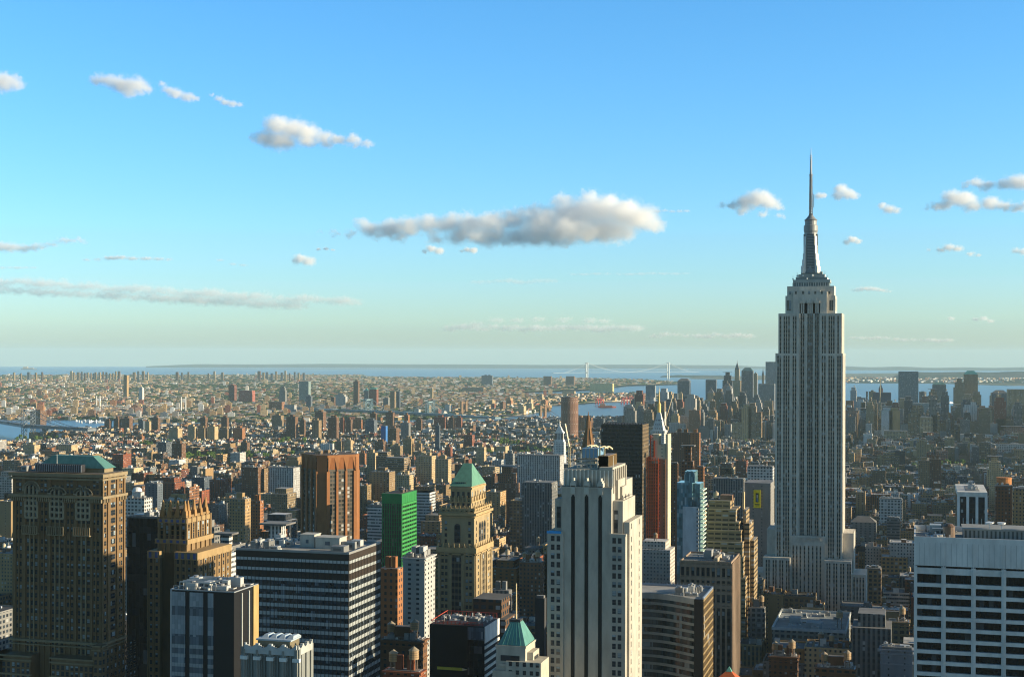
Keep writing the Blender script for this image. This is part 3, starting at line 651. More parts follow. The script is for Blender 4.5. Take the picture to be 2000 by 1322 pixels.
    for i in range(2):
        c = MB(col=(.03, .03, .035)); x = X0 + L(66) + i * 12.5; c.box(x, x + 12, Y0 + 1.6, Y0 + 4.5, zt + .5, zt + 4.0)
        for k in range(11): c.box(x + k * 1.15, x + k * 1.15 + .35, Y0 + 1.3, Y0 + 1.6, zt + .5, zt + 3.8, col=(.2, .22, .25))
        c.build('cooling_tower', M_metal, root)
    f_ = MB(col=(.6, .6, .55)); f_.cyl(X0 + L(100), Y0 + 5, .18, .08, zt, zt + 8.5, 8); f_.build('flagpole', M_metal, root)
    clutter(root, X0, X0 + L(52), Y0, Y1, zt, 5, 6)
    claim(X0 - 8, X1 + 6, Y0 - 8, Y1, zt); LAND.append((130, 1000, 'the hipped copper roof tower'))
    s_ = MB(col=(.55, .50, .38)); sx = X1 + 4; 
lincoln()

# ================================================================== plain curtain-wall and slab towers
def slab(name, label, cat, pl, pc, pr, ytop, d, maxdep=70):
    X0, X1, Y0, Y1, z = boxspec(pl, pc, pr, ytop, d)
    Y1 = min(max(Y1, Y0 + 10), Y0 + maxdep)
    root = thing(name, (X0+X1)/2, Y0, 0, label, cat); claim(X0, X1, Y0, Y1, z)
    return root, X0, X1, Y0, Y1, z
def floors(z, zlo, fl, top=0):
    r = []; q = z - top - fl
    while q > zlo: r.append(q); q -= fl
    return r

def black_slab():   # far left, behind the pinnacled tower
    root, X0, X1, Y0, Y1, z = slab('black_tower', 'plain black glass slab between the hipped copper roof tower and the pinnacled tower', 'office tower', 248, 312, 330, 1013, 760)
    w = MB(col=(.02, .02, .02)); w.box(X0, X1, Y0, Y1, -1, z); w.build('curtain_wall', glassmat('black_glass', (.012, .012, .013), .12, .4, .9, (2.2, 3.6)), root)
    t_ = MB(col=(.10, .10, .10)); parapet(t_, X0, X1, Y0, Y1, z, .9); t_.build('parapet', M_metal, root)
    r = MB(col=(.10, .10, .10)); r.box(X0+.4, X1-.4, Y0+.4, Y1-.4, z, z + .3); r.build('roof', M_roof, root); clutter(root, X0, X1, Y0, Y1, z + .3, 2, 4)
black_slab()

def pinnacled():
    d = 700; X0, X1, Y0, Y1, z = boxspec(311, 364, 384, 1007, d); Y1 = Y0 + 24
    root = thing('setback_tower', (X0+X1)/2, Y0, 0, 'slender tan stepped tower crowned by a ring of pointed stone pinnacles', 'office tower')
    tan = (.22, .165, .10); Z = lambda py: zat(345, py, d)
    w = MB(col=tan); w.box(X0, X1, Y0, Y1, -1, z)
    a0 = x_on_Y(290, Y0 - 3, 1100); a1 = x_on_Y(375, Y0 - 3, 1100); zl = Z(1077)
    w.box(a0, a0 + 6, Y0 - 3, Y1 + 3, -1, zl); w.box(a1 - 9, a1 + 3, Y0 - 3, Y1 + 8, -1, zl); w.box(a0 + 6, a1 - 9, Y0 + .5, Y1, -1, zl)
    ww = X1 - X0
    for i in range(6): q = X0 + ww * i / 5; w.box(q - .55, q + .55, Y0 - .7, Y0 + .5, Z(1080), z - 1)
    for i in range(6): q = Y0 + (Y1 - Y0) * i / 5; w.box(X1 - .5, X1 + .7, q - .5, q + .5, zl, z - 1)
    for i in range(5): q = a1 - 9 + 12 * i / 4; w.box(q - .4, q + .4, Y0 - 3.5, Y0 - 2.8, -1, zl - 3)
    for i in range(8): q = Y0 - 2 + (Y1 - Y0 + 9) * i / 7; w.box(a1 + 2.8, a1 + 3.5, q - .4, q + .4, -1, zl - 3)
    for i in range(3): q = a0 + 3 * i; w.box(q - .35, q + .35, Y0 - 3.5, Y0 - 2.8, -1, zl - 3)
    for i in range(7): q = a0 + 6 + (a1 - a0 - 15) * i / 6; w.box(q - .4, q + .4, Y0, Y0 + .6, -1, Z(1080))
    w.build('wall', M_wall, root)
    for x_a, x_b, y_a, y_b, zz_, h in ((X0 - .4, X1 + .4, Y0 - .9, Y1 + .4, Z(1022), 2.2), (X0 - 1.5, X1 + 1.5, Y0 - 1.6, Y1 + 1, Z(1062), 2.2), (a1 - 9.3, a1 + 3.3, Y0 - 3.8, Y1 + 8.3, zl - 3.4, 3.6), (a0 - .3, a0 + 6.3, Y0 - 3.8, Y1 + 3.3, zl - 3.4, 3.6)):
        c = MB(col=(.31, .24, .14)); c.box(x_a, x_b, y_a, y_b, zz_, zz_ + h)
        n = max(2, int((x_b - x_a) / 3))
        for i in range(n): q = x_a + (x_b - x_a) * (i + .5) / n; c.box(q - .7, q + .7, y_a - .12, y_a + .1, zz_ + .5, zz_ + h - .4, col=(.07, .10, .24))
        c.build('cornice', M_wall, root)
    for i in range(4):
        for sx, yy in (((X0 + ww * (i + .4) / 3.7), Y0 + .8), (X1 - .8, Y0 + (Y1 - Y0) * (i + .5) / 4)):
            p_ = MB(col=(.33, .21, .10)); p_.prism([(sx - 1.2, yy - 1.2), (sx + 1.2, yy - 1.2), (sx + 1.2, yy + 1.2), (sx - 1.2, yy + 1.2)], z - 1, z + 2.2, scale=.8); p_.cyl(sx, yy, 1.05, .3, z + 2.2, z + 7.2, 8); p_.build('pinnacle', M_wall, root)
    wn_ = Windows(root, (.25, .17, .08)); fl = 3.5
    wn_.grid('n', X0, X1, Y0, Y1, [ww * (i + .5) / 5 for i in range(5)], [Z(1055), Z(1045), Z(1035)], 1.4, 4.4)
    wn_.grid('w', X0, X1, Y0, Y1, [(Y1 - Y0) * (i + .5) / 5 for i in range(5)], [Z(1055), Z(1042), Z(1031)], 1.6, 4.4)
    zs = floors(zl, 60, fl, 2); n = 4
    wn_.grid('n', a1 - 9, 0, Y0 - 3, 0, [12 * (i + .5) / 4 for i in range(4)], zs, 1.2, 2.0); wn_.grid('n', a0, 0, Y0 - 3, 0, [1.5, 4.5], zs, 1.2, 2.0)
    wn_.grid('n', a0 + 6, 0, Y0 + .5, 0, [(a1 - a0 - 15) * (i + .5) / 6 for i in range(6)], floors(Z(1080), 60, fl), 1.5, 2.2)
    wn_.grid('w', 0, a1 + 3, Y0 - 2, 0, [(Y1 - Y0 + 9) * (i + .5) / 7 for i in range(7)], zs, 1.3, 2.0)
    wn_.done(); r = MB(col=(.15, .13, .1)); r.box(X0 + 3, X1 - 3, Y0 + 3, Y1 - 3, z, z + 3); r.build('roof', M_roof, root)
    claim(a0, a1 + 3, Y0 - 4, Y1 + 8, z); LAND.append((345, 1050, 'the pinnacled tower'))
pinnacled()

def glass_and_black():   # front left
    root, X0, X1, Y0, Y1, z = slab('office_block', 'black tower with grey glass front strips and a cluttered open roof', 'office tower', 334, 457, 503, 1157, 540)
    Y1 = min(Y1, Y0 + 46); Z = lambda py: zat(400, py, 540); L = lambda px: x_on_Y(px, Y0, 1220)
    w = MB(col=(.012, .012, .013)); w.box(X0, X1, Y0, Y1, -1, z)
    for q in (.28, .58): w.box(X1 - .2, X1 + .5, Y0 + (Y1 - Y0) * q, Y0 + (Y1 - Y0) * q + .7, -1, z - 1, col=(.35, .36, .34))
    w.box(X0 - .15, X0 + .4, Y0 - .35, Y0, -1, z, col=(.4, .4, .4))
    w.build('wall', solid('black_cladding', (.012, .012, .013), usecol=True, rough=.5, spec=.25, noise=.1), root)
    e = MB(col=(.36, .28, .14)); e.box(X1 - 1, X1 + .5, Y1 - 4.5, Y1, -1, z + .1); e.build('bay', M_wall, root)
    gm = glassmat('silver_glass', (.22, .26, .29), .18, .7, .16, (1.25, 1.8)); gd = glassmat('grey_glass', (.10, .13, .16), .15, .6, .35, (1.25, 3.5)); gx = glassmat('spandrel_glass', (.26, .29, .30), .25, .5, .1, (1.25, 3.5))
    for a, b in ((336, 362), (371, 397), (406.5, 417)):
        g = MB(); g.box(L(a), L(b), Y0 - .4, Y0 + .1, Z(1188), z - .6, mat=0); g.box(L(a), L(b), Y0 - .35, Y0 + .1, Z(1206), Z(1188), mat=1); g.box(L(a), L(b), Y0 - .4, Y0 + .1, Z(1243), Z(1206), mat=0); g.box(L(a), L(b), Y0 - .35, Y0 + .1, Z(1263), Z(1243), mat=1)
        q = Z(1263)
        while q > 90: g.box(L(a), L(b), Y0 - .4, Y0 + .1, q - 1.4, q, mat=2); g.box(L(a), L(b), Y0 - .3, Y0 + .1, q - 3.5, q - 1.4, mat=1); q -= 3.5
        g.build('glass_strip', [gm, gd, gx], root)
    p_ = MB(col=(.30, .32, .33)); parapet(p_, X0 - .2, X1 + .2, Y0 - .2, Y1 + .2, z, .35, .5); p_.build('parapet', M_metal, root)
    r = MB(col=(.06, .06, .06)); r.box(X0 + .5, X1 - .5, Y0 + .5, Y1 - .5, z - .1, z + .1); r.build('roof', M_roof, root)
    clutter(root, X0, X1, Y0, Y1, z + .1, 21, 12)
    g = MB(col=(.4, .4, .38))
    for i in range(6): yy = Y0 + 3 + i * (Y1 - Y0 - 6) / 5; g.beam((X0 + 2, yy, z + 2.6), (X0 + 17, yy, z + 2.6), .4); g.beam((X0 + 2, yy, z), (X0 + 2, yy, z + 2.6), .3); g.beam((X0 + 17, yy, z), (X0 + 17, yy, z + 2.6), .3)
    g.build('roof_frame', M_metal, root); LAND.append((420, 1200, 'the black and grey glass tower'))
glass_and_black()

def banded():
    root, X0, X1, Y0, Y1, z = slab('office_block', 'broad flat-roofed block wrapped in alternating dark glass and pale spandrel bands', 'office tower', 462, 681, 742, 1084, 600)
    fl = 3.56; Yd = Y1 - Y0
    w = MB(); w.box(X0, X1, Y0, Y1, -1, z); w.build('curtain_wall', glassmat('band_glass', (.045, .06, .075), .06, .9, .6, (1.7, fl)), root)
    q = z; k = 0
    msp = glassmat('spandrel_panel', (.40, .43, .43), .3, .5, .08, (1.7, 50)); mdk = solid('dark_fascia', (.035, .025, .018), rough=.6)
    t_ = MB(); t_.box(X0 - .25, X1 + .25, Y0 - .25, Y1 + .25, z - 2.4, z + .3); t_.build('fascia', mdk, root)
    q = z - 2.4
    while q > 40:
        h = 1.45 if k > 2 else 1.2
        s_ = MB(); s_.box(X0 - .22, X1 + .22, Y0 - .22, Y1 + .22, q - h, q); s_.build('spandrel', msp, root)
        if k < 2: s_ = MB(); s_.box(X0 - .2, X1 + .2, Y0 - .2, Y1 + .2, q - fl - .5, q - h - .01); s_.build('fascia', mdk, root); q -= .5
        q -= fl; k += 1
    m_ = MB(col=(.03, .03, .03)); n = int((X1 - X0) / 1.7)
    for i in range(n + 1): x = X0 + (X1 - X0) * i / n; m_.box(x - .07, x + .07, Y0 - .36, Y0, 40, z - 2)
    n = int(Yd / 1.7)
    for i in range(n + 1): y = Y0 + Yd * i / n; m_.box(X1, X1 + .36, y - .07, y + .07, 40, z - 2)
    m_.build('mullion', M_metal, root, kind='stuff')
    r = MB(col=(.36, .34, .30)); r.box(X0 + .6, X1 - .6, Y0 + .6, Y1 - .6, z + .1, z + .35); r.build('roof', M_roof, root)
    p_ = MB(col=(.25, .25, .24)); parapet(p_, X0 - .2, X1 + .2, Y0 - .2, Y1 + .2, z + .3, .9, .5); p_.build('parapet', M_metal, root)
    for x, y, a, b, h in ((X0 + .60*(X1-X0), Y0 + .35*Yd, 11, 8, 5), (X0 + .43*(X1-X0), Y0 + .45*Yd, 6.5, 7, 5.5)):
        b_ = MB(col=(.42, .40, .35)); b_.box(x, x + a, y, y + b, z + .3, z + h); b_.box(x - .2, x + a + .2, y - .2, y + b + .2, z + h, z + h + .3); b_.box(x + a*.4, x + a*.6, y - .08, y, z + 2, z + 3.6, col=(.1, .12, .14)); b_.build('bulkhead', M_wall, root)
    clutter(root, X0, X0 + .4 * (X1 - X0), Y0 + 2, Y1, z + .35, 9, 12); clutter(root, X0 + .78 * (X1 - X0), X1 - 1, Y0 + 2, Y1 - 1, z + .35, 10, 3)
    LAND.append((600, 1150, 'the flat banded office block'))
banded()

# ================================================================== rotated brown octagonal tower
def octagon():
    d = 1300; cx, cy_ = ground_pt(645, d + 25, 950); s = 24.5; cfr = .28; Zt = zat(645, 889, d)
    root = thing('apartment_tower', cx, cy_, 0, 'orange brown tower set cornerwise with vertical brick piers and a solid slanted crown', 'office tower')
    a0 = math.radians(45 + 6); pts = []
    for k in range(4):
        for sgn in (-1, 1):
            a = a0 + k * math.pi / 2 + sgn * (math.pi / 4 - .20); r = s * 1.0; pts.append((cx + r * math.cos(a) * 1.02, cy_ + r * math.sin(a) * 1.02))
    ang = sorted(pts, key=lambda p: math.atan2(p[1] - cy_, p[0] - cx))
    bk = (.25, .12, .055)
    w = MB(col=(.07, .06, .05)); w.prism(ang, -1, Zt - 2); w.build('window_wall', facade('octagon_glass', 2.9, 3.7, .8, .6, glass=(.05, .05, .045), lightw=.12, rough=.6), root)
    zc = zat(645, 921, d)
    for i in range(8):
        p, q = Vector(ang[i]), Vector(ang[(i + 1) % 8]); L_ = (q - p).length; nrm = Vector((q.y - p.y, p.x - q.x)).normalized(); t_ = (q - p).normalized()
        n = 3 if L_ > 15 else 1
        pr = MB(col=bk)
        for k in range(n + 1):
            c = p + t_ * (L_ * k / n); hw = 1.5 if k in (0, n) else 1.0
            if L_ < 15 and k == 0: c = p + t_ * (L_ / 2); hw = L_ / 2
            elif L_ < 15: continue
            o1, o2, o3, o4 = c - t_ * hw - nrm * .5, c + t_ * hw - nrm * .5, c + t_ * hw + nrm * 1.3, c - t_ * hw + nrm * 1.3
            pr.prism([(o4.x, o4.y), (o3.x, o3.y), (o2.x, o2.y), (o1.x, o1.y)][::-1] if 0 else [(o1.x, o1.y), (o4.x, o4.y), (o3.x, o3.y), (o2.x, o2.y)], -1, zc)
        pr.build('brick_pier', M_wall, root)
        # crown: solid panels that widen upward between sloping recesses
        m_ = max(1, n); cr = MB(col=bk)
        for k in range(m_):
            c = p + t_ * (L_ * (k + .5) / m_); hw = L_ / m_ / 2
            A, B = c - t_ * hw, c + t_ * hw; a1, b1 = A + nrm * 1.3, B + nrm * 1.3; ai, bi = c - t_ * hw * .75 - nrm * .2, c + t_ * hw * .75 - nrm * .2; at, bt = c - t_ * hw * .35 + nrm * 1.25, c + t_ * hw * .35 + nrm * 1.25
            z0_, z1_ = zc, Zt - 2.2
            if L_ > 15:
                cr.poly([(a1.x, a1.y, z0_), (ai.x, ai.y, z0_), (at.x, at.y, z1_)]); cr.poly([(b1.x, b1.y, z0_), (bt.x, bt.y, z1_), (bi.x, bi.y, z0_)])
                cr.poly([(ai.x, ai.y, z0_), (bi.x, bi.y, z0_), (bt.x, bt.y, z1_), (at.x, at.y, z1_)], col=(.2, .085, .035))
                cr.poly([(a1.x, a1.y, z0_), (at.x, at.y, z1_), (a1.x, a1.y, z1_)]); cr.poly([(b1.x, b1.y, z0_), (b1.x, b1.y, z1_), (bt.x, bt.y, z1_)])
            else: cr.poly([(a1.x, a1.y, z0_), (b1.x, b1.y, z0_), (b1.x, b1.y, z1_), (a1.x, a1.y, z1_)])
        cr.build('crown_panel', M_wall, root)
    big = [(cx + (x - cx) * 1.055, cy_ + (y - cy_) * 1.055) for x, y in ang]
    t_ = MB(col=bk); t_.prism(big, Zt - 2.3, Zt, tcol=(.12, .1, .09)); t_.build('roof', M_wall, root)
    clutter(root, cx - 14, cx + 14, cy_ - 14, cy_ + 14, Zt, 33, 4, col=(.2, .15, .1))
    claim(cx - 26, cx + 26, cy_ - 26, cy_ + 26, Zt); LAND.append((645, 980, 'the orange cornerwise tower'))
octagon()

def green_tower():
    root, X0, X1, Y0, Y1, z = slab('office_tower', 'dark tower wrapped in vivid green construction netting', 'office tower', 747, 784, 812, 969, 1250)
    gr = (.025, .19, .05); w = MB(); w.box(X0, X1, Y0, Y1, -1, z); w.build('curtain_wall', glassmat('green_black', (.02, .03, .02), .3, .4, .5, (1.5, 3.5)), root)
    n_ = MB(col=gr)
    n_.box(X0 - .6, X1 + .6, Y0 - .6, Y1 + .6, z - 6.5, z + 2)
    for k in range(2):
        nn = 8 if k == 0 else 8
        for i in range(nn + 1):
            if k == 0: q = X0 + (X1 - X0) * i / nn; n_.box(q - .3, q + .3, Y0 - .7, Y0, -1, z)
            else: q = Y0 + (Y1 - Y0) * i / nn; n_.box(X1, X1 + .7, q - .35, q + .35, -1, z)
    n_.build('frame', solid('green_net', gr, rough=.7, usecol=True), root)
    zz_ = floors(z, 10, 3.5, 5)
    for q in zz_[:60]: s_ = MB(col=(.04, .25, .06)); s_.box(X1, X1 + .85, Y0, Y1, q, q + 1.7); s_.box(X0, X1, Y0 - .3, Y0, q, q + .5, col=(.02, .16, .05)); s_.build('netting', M_trim, root)
    r = MB(col=(.1, .09, .08)); r.box(X0 + 1, X1 - 1, Y0 + 1, Y1 - 1, z + 1.5, z + 2.2); r.build('roof', M_roof, root); clutter(root, X0, X1, Y0, Y1, z + 2.2, 14, 3, col=(.12, .1, .09)); LAND.append((780, 1010, 'the green netted tower'))
green_tower()

def pyramid_tower():    # gold masonry with green pyramid
    d = 850; c_ = (.31, .265, .18); Z = lambda py: zat(908, py, d)
    cx, cy_ = ground_pt(928, d, 1000); Y0 = cy_
    X = lambda px, Y=None: x_on_Y(px, Y or Y0, 1050)
    tiers = [(856, 928, 960, 1322, 1070, 0), (862, 926, 957, 1070, 998, 1.0), (880, 920, 946, 998, 951, 3.0)]
    root = thing('pyramid_roofed_tower', (X(856) + X(928)) / 2, Y0, 0, 'honey coloured masonry tower under a bright green copper pyramid', 'office tower')
    w = MB(col=c_); boxes = []
    for pl, pc, pr, lo, hi, sb in tiers:
        X0, X1 = X(pl, Y0 + sb), X(pc, Y0 + sb); Y1 = min(y_on_X(pr, X1, 1050), Y0 + sb + 34); boxes.append((X0, X1, Y0 + sb, Y1)); w.box(X0, X1, Y0 + sb, Y1, -1 if lo > 1300 else Z(lo), Z(hi))
    X0, X1, _, Y1 = boxes[0]; ww = X1 - X0
    for a, b in ((0, .06), (.30, .37), (.63, .70), (.94, 1)): face_box(w, 'n', X0, X1, Y0, Y1, a * ww, b * ww, -1, Z(1072), .6)
    D = Y1 - Y0
    for a, b in ((0, .06), (.28, .34), (.66, .72), (.94, 1)): face_box(w, 'w', X0, X1, Y0, Y1, a * D, b * D, -1, Z(1072), .6)
    w.build('wall', M_wall, root)
    for (a, b, c, e), py, out, h in ((boxes[0], 1070, 1.0, 3.0), (boxes[0], 1082, .6, .8), (boxes[1], 1003, 1.6, 1.4), (boxes[1], 1010, .7, .7), (boxes[1], 994, .6, 1), (boxes[2], 953, .8, 1.2), (boxes[2], 981, .5, .8)):
        m_ = MB(col=(.38, .30, .18)); m_.box(a - out, b + out, c - out, e + out, Z(py) - h, Z(py)); m_.build('cornice', M_wall, root)
    st_ = MB(col=(.38, .31, .19))
    for (a, b, c, e), py, n in ((boxes[0], 1070, 7), (boxes[1], 996, 7), (boxes[2], 978, 5)):
        for i in range(n + 1):
            for x, y in ((a + (b - a) * i / n, c - .4), (b + .4, c + (e - c) * i / n)):
                st_.prism([(x - .5, y - .5), (x + .5, y - .5), (x + .5, y + .5), (x - .5, y + .5)], Z(py) - 1, Z(py) + 2.4, scale=.3)
    st_.build('finial', M_wall, root, kind='stuff')
    wn_ = Windows(root, (.35, .27, .14)); fl = 3.8; zs = floors(Z(1075), 60, fl)
    for q in (.12, .22, .78, .88): wn_.grid('n', X0, X1, Y0, Y1, [q * ww], zs, 1.5, 2.1)
    for q in (.10, .2, .8, .9): wn_.grid('w', X0, X1, Y0, Y1, [q * D], zs, 1.5, 2.1)
    a, b, c, e = boxes[1]
    for q in (.14, .86): wn_.grid('n', a, b, c, e, [q * (b - a)], [Z(p) for p in (1062, 1050, 1038, 1026)], 1.5, 2.1); wn_.grid('w', a, b, c, e, [q * (e - c)], [Z(p) for p in (1062, 1050, 1038, 1026)], 1.4, 2.1)
    wn_.grid('n', a, b, c, e, [(b - a) * (i + .5) / 6 for i in range(6)], [Z(1000) - 0, ], 1.6, 1.9)
    a, b, c, e = boxes[2]
    wn_.grid('n', a, b, c, e, [(b - a) * (i + .5) / 4 for i in range(4)], [Z(973), Z(990)], 1.5, 3.4); wn_.grid('w', a, b, c, e, [(e - c) * (i + .5) / 5 for i in range(5)], [Z(973), Z(990)], 1.4, 3.2)
    wn_.done()
    for side in 'nw':     # tall window strips and the big arches
        a, b, c, e = boxes[0]; Wt = (b - a) if side == 'n' else (e - c)
        for i in range(3):
            s_ = MB(col=(.10, .09, .07)); u = Wt * (.41 + .09 * i); face_box(s_, side, a, b, c, e, u - .9, u + .9, 10, Z(1084), .1); s_.build('window_strip', M_strip, root)
        a, b, c, e = boxes[1]; Wt = (b - a) if side == 'n' else (e - c)
        s_ = MB(col=(.05, .045, .04)); u0, u1 = Wt * (.38 if side == 'n' else .28), Wt * (.60 if side == 'n' else .72)
        nb = 1 if side == 'n' else 3
        for i in range(nb):
            v0 = u0 + (u1 - u0) * (i + .1) / nb; v1 = u0 + (u1 - u0) * (i + .9) / nb; r_ = (v1 - v0) / 2; zc = Z(1030)
            face_box(s_, side, a, b, c, e, v0, v1, Z(1062), zc, .12)
            for k in range(5): q = r_ * math.cos(math.asin((k + .5) / 5)); face_box(s_, side, a, b, c, e, (v0 + v1) / 2 - q, (v0 + v1) / 2 + q, zc + r_ * k / 5, zc + r_ * (k + 1) / 5 + .02, .12)
        s_.build('arched_window', M_strip, root)
    a, b, c, e = boxes[2]
    g = MB(col=(.11, .25, .175)); g.pyr(a - .6, b + .6, c - .6, e + .6, Z(951), Z(909), 2.6, .4)
    for i in range(6): g.box(a + (b - a) * (.22 + .09 * i), a + (b - a) * (.25 + .09 * i), c + 1.0, c + 3.0, Z(949), Z(943), col=(.04, .07, .06))
    g.build('pyramid_roof', M_copper, root)
    claim(X0, X1, Y0, Y1, 190); LAND.append((908, 1050, 'the green pyramid tower'))
pyramid_tower()

def pencil_block():
    root, X0, X1, Y0, Y1, z = slab('office_block', 'black block with white banded side, red roof scaffold and a painted yellow pencil', 'office block', 839, 946, 965, 1224, 720)
    Y1 = max(Y1, Y0 + 26); Z = lambda py: zat(900, py, 720); ww = X1 - X0
    w = MB(col=(.012, .012, .013)); w.box(X0, X1, Y0, Y1, -1, z); w.build('wall', MATS['black_cladding'], root)
    g = MB(); g.box(X0 + ww * .70, X1 - .3, Y0 - .3, Y0, Z(1250), z - .3, mat=0); g.box(X0 + ww * .70, X1 - .3, Y0 - .25, Y0, 20, Z(1250), mat=1); g.build('glass_strip', [MATS['grey_glass'], MATS['black_glass']], root)
    wh = MB(col=(.62, .63, .60)); wh.box(X1 - .1, X1 + .3, Y0, Y1, Z(1256), z); wh.build('side_panel', M_wall, root)
    for q in floors(Z(1256), 20, 3.55):
        s_ = MB(col=(.66, .66, .60)); s_.box(X1 - .1, X1 + .35, Y0, Y1, q + .6, q + 2.1); s_.build('spandrel', M_wall, root)
    pn = MB(col=(.55, .60, .10)); zz_ = Z(1309); pn.box(X0 + ww*.14, X0 + ww*.60, Y0 - .15, Y0, zz_ - .7, zz_ + .7)
    pn.poly([(X0 + ww*.60, Y0 - .15, zz_ - .7), (X0 + ww*.70, Y0 - .15, zz_), (X0 + ww*.60, Y0 - .15, zz_ + .7)], col=(.75, .72, .5)); pn.build('painted_pencil', M_trim, root)
    r = MB(col=(.09, .08, .08)); r.box(X0 + .3, X1 - .3, Y0 + .3, Y1 - .3, z, z + .2); r.build('roof', M_roof, root)
    s_ = MB(col=(.42, .07, .05)); 
    for i in range(14):
        x = X0 + 1 + (ww - 2) * i / 13; s_.beam((x, Y0 + .6, z), (x, Y0 + .6, z + 1.9), .18); s_.beam((x, Y1 - .6, z), (x, Y1 - .6, z + 2.6), .18)
    for k in (.5, 1.2, 1.9): s_.beam((X0 + 1, Y0 + .6, z + k), (X1 - 1, Y0 + .6, z + k), .2)
    s_.beam((X0 + 1, Y1 - .6, z + 2.5), (X1 - 1, Y1 - .6, z + 2.5), .3); s_.beam((X0 + 1, Y0, z + 2), (X0 + 1, Y1, z + 2.6), .3); s_.build('scaffold', M_trim, root)
    clutter(root, X0, X1, Y0 + 2, Y1, z + .2, 71, 14); LAND.append((900, 1270, 'the black block with the pencil'))
pencil_block()

def small_green_pyramid():
    d = 600; X0, X1, Y0, Y1, z = boxspec(969, 1026, 1044, 1262, d); Y1 = Y0 + 17; Z = lambda py: zat(1010, py, d); c_ = (.44, .41, .34)
    root = thing('pyramid_roofed_building', (X0+X1)/2, Y0, 0, 'small pale building with a truncated teal copper pyramid roof at the bottom edge', 'building')
    w = MB(col=c_); w.box(X0, X1, Y0, Y1, -1, z); w.box(X1 - 1, X1 + 2.5, Y0 + 3, Y0 + 13, -1, Z(1276)); w.box(X1 - 8, X1 + 7, Y0 - 1.5, Y0 + 12, -1, Z(1291)); w.box(X0 - 1, X0 + 9, Y0 - 2, Y1, -1, Z(1310))
    w.box(X0 - .3, X1 + .3, Y0 - .3, Y1 + .3, z - .8, z); w.build('wall', M_wall, root)
    s_ = MB(); s_.box(X0 + 2, X1 - 2.5, Y0 - .3, Y0 + .1, Z(1292), Z(1281)); s_.build('window', M_pane, root)
    s_ = MB(); s_.box(X1 + 2.4, X1 + 2.8, Y0 + 5, Y0 + 11, Z(1298), Z(1285)); s_.build('window', M_pane, root)
    b = MB(col=c_); b.box(X0 + 1.5, X1 - 2, Y0 - 1, Y0, Z(1302), Z(1297)); b.build('balcony', M_wall, root)
    wn_ = Windows(root, c_); wn_.grid('n', X1 - 8, X1 + 7, Y0 - 1.5, 0, [2, 5, 8, 11, 13.5], [Z(1300), Z(1316)], 1.4, 1.8); wn_.grid('n', X0, X1, Y0, Y1, [2, 5, 8], [Z(1322)], 1.4, 1.8); wn_.done()
    g = MB(col=(.10, .26, .24)); g.pyr(X0 + .6, X1 - .2, Y0 + .6, Y1 - .6, z, Z(1220), 2.1, 2.1)
    for k in range(1, 6): g.beam((X0 + .6 + (X1 - X0 - .8) * k / 6, Y0 + .5, z + .1), ((X0+X1)/2 - 2.1 + 4.2 * k / 6, Y0 + (Y1 - Y0) / 2 - 2.15, Z(1220)), .18, col=(.05, .2, .18))
    g.box((X0+X1)/2 - 2.3, (X0+X1)/2 + 2.3, (Y0+Y1)/2 - 2.3, (Y0+Y1)/2 + 2.3, Z(1221), Z(1216), col=(.05, .05, .05)); g.build('pyramid_roof', M_copper, root)
    f_ = MB(col=(.7, .6, .4)); f_.cyl((X0+X1)/2, (Y0+Y1)/2, .35, .2, Z(1216), Z(1146), 8); f_.build('flagpole', M_metal, root)
    claim(X0, X1 + 7, Y0 - 2, Y1, z); LAND.append((1010, 1280, 'the teal pyramid roof'))
small_green_pyramid()

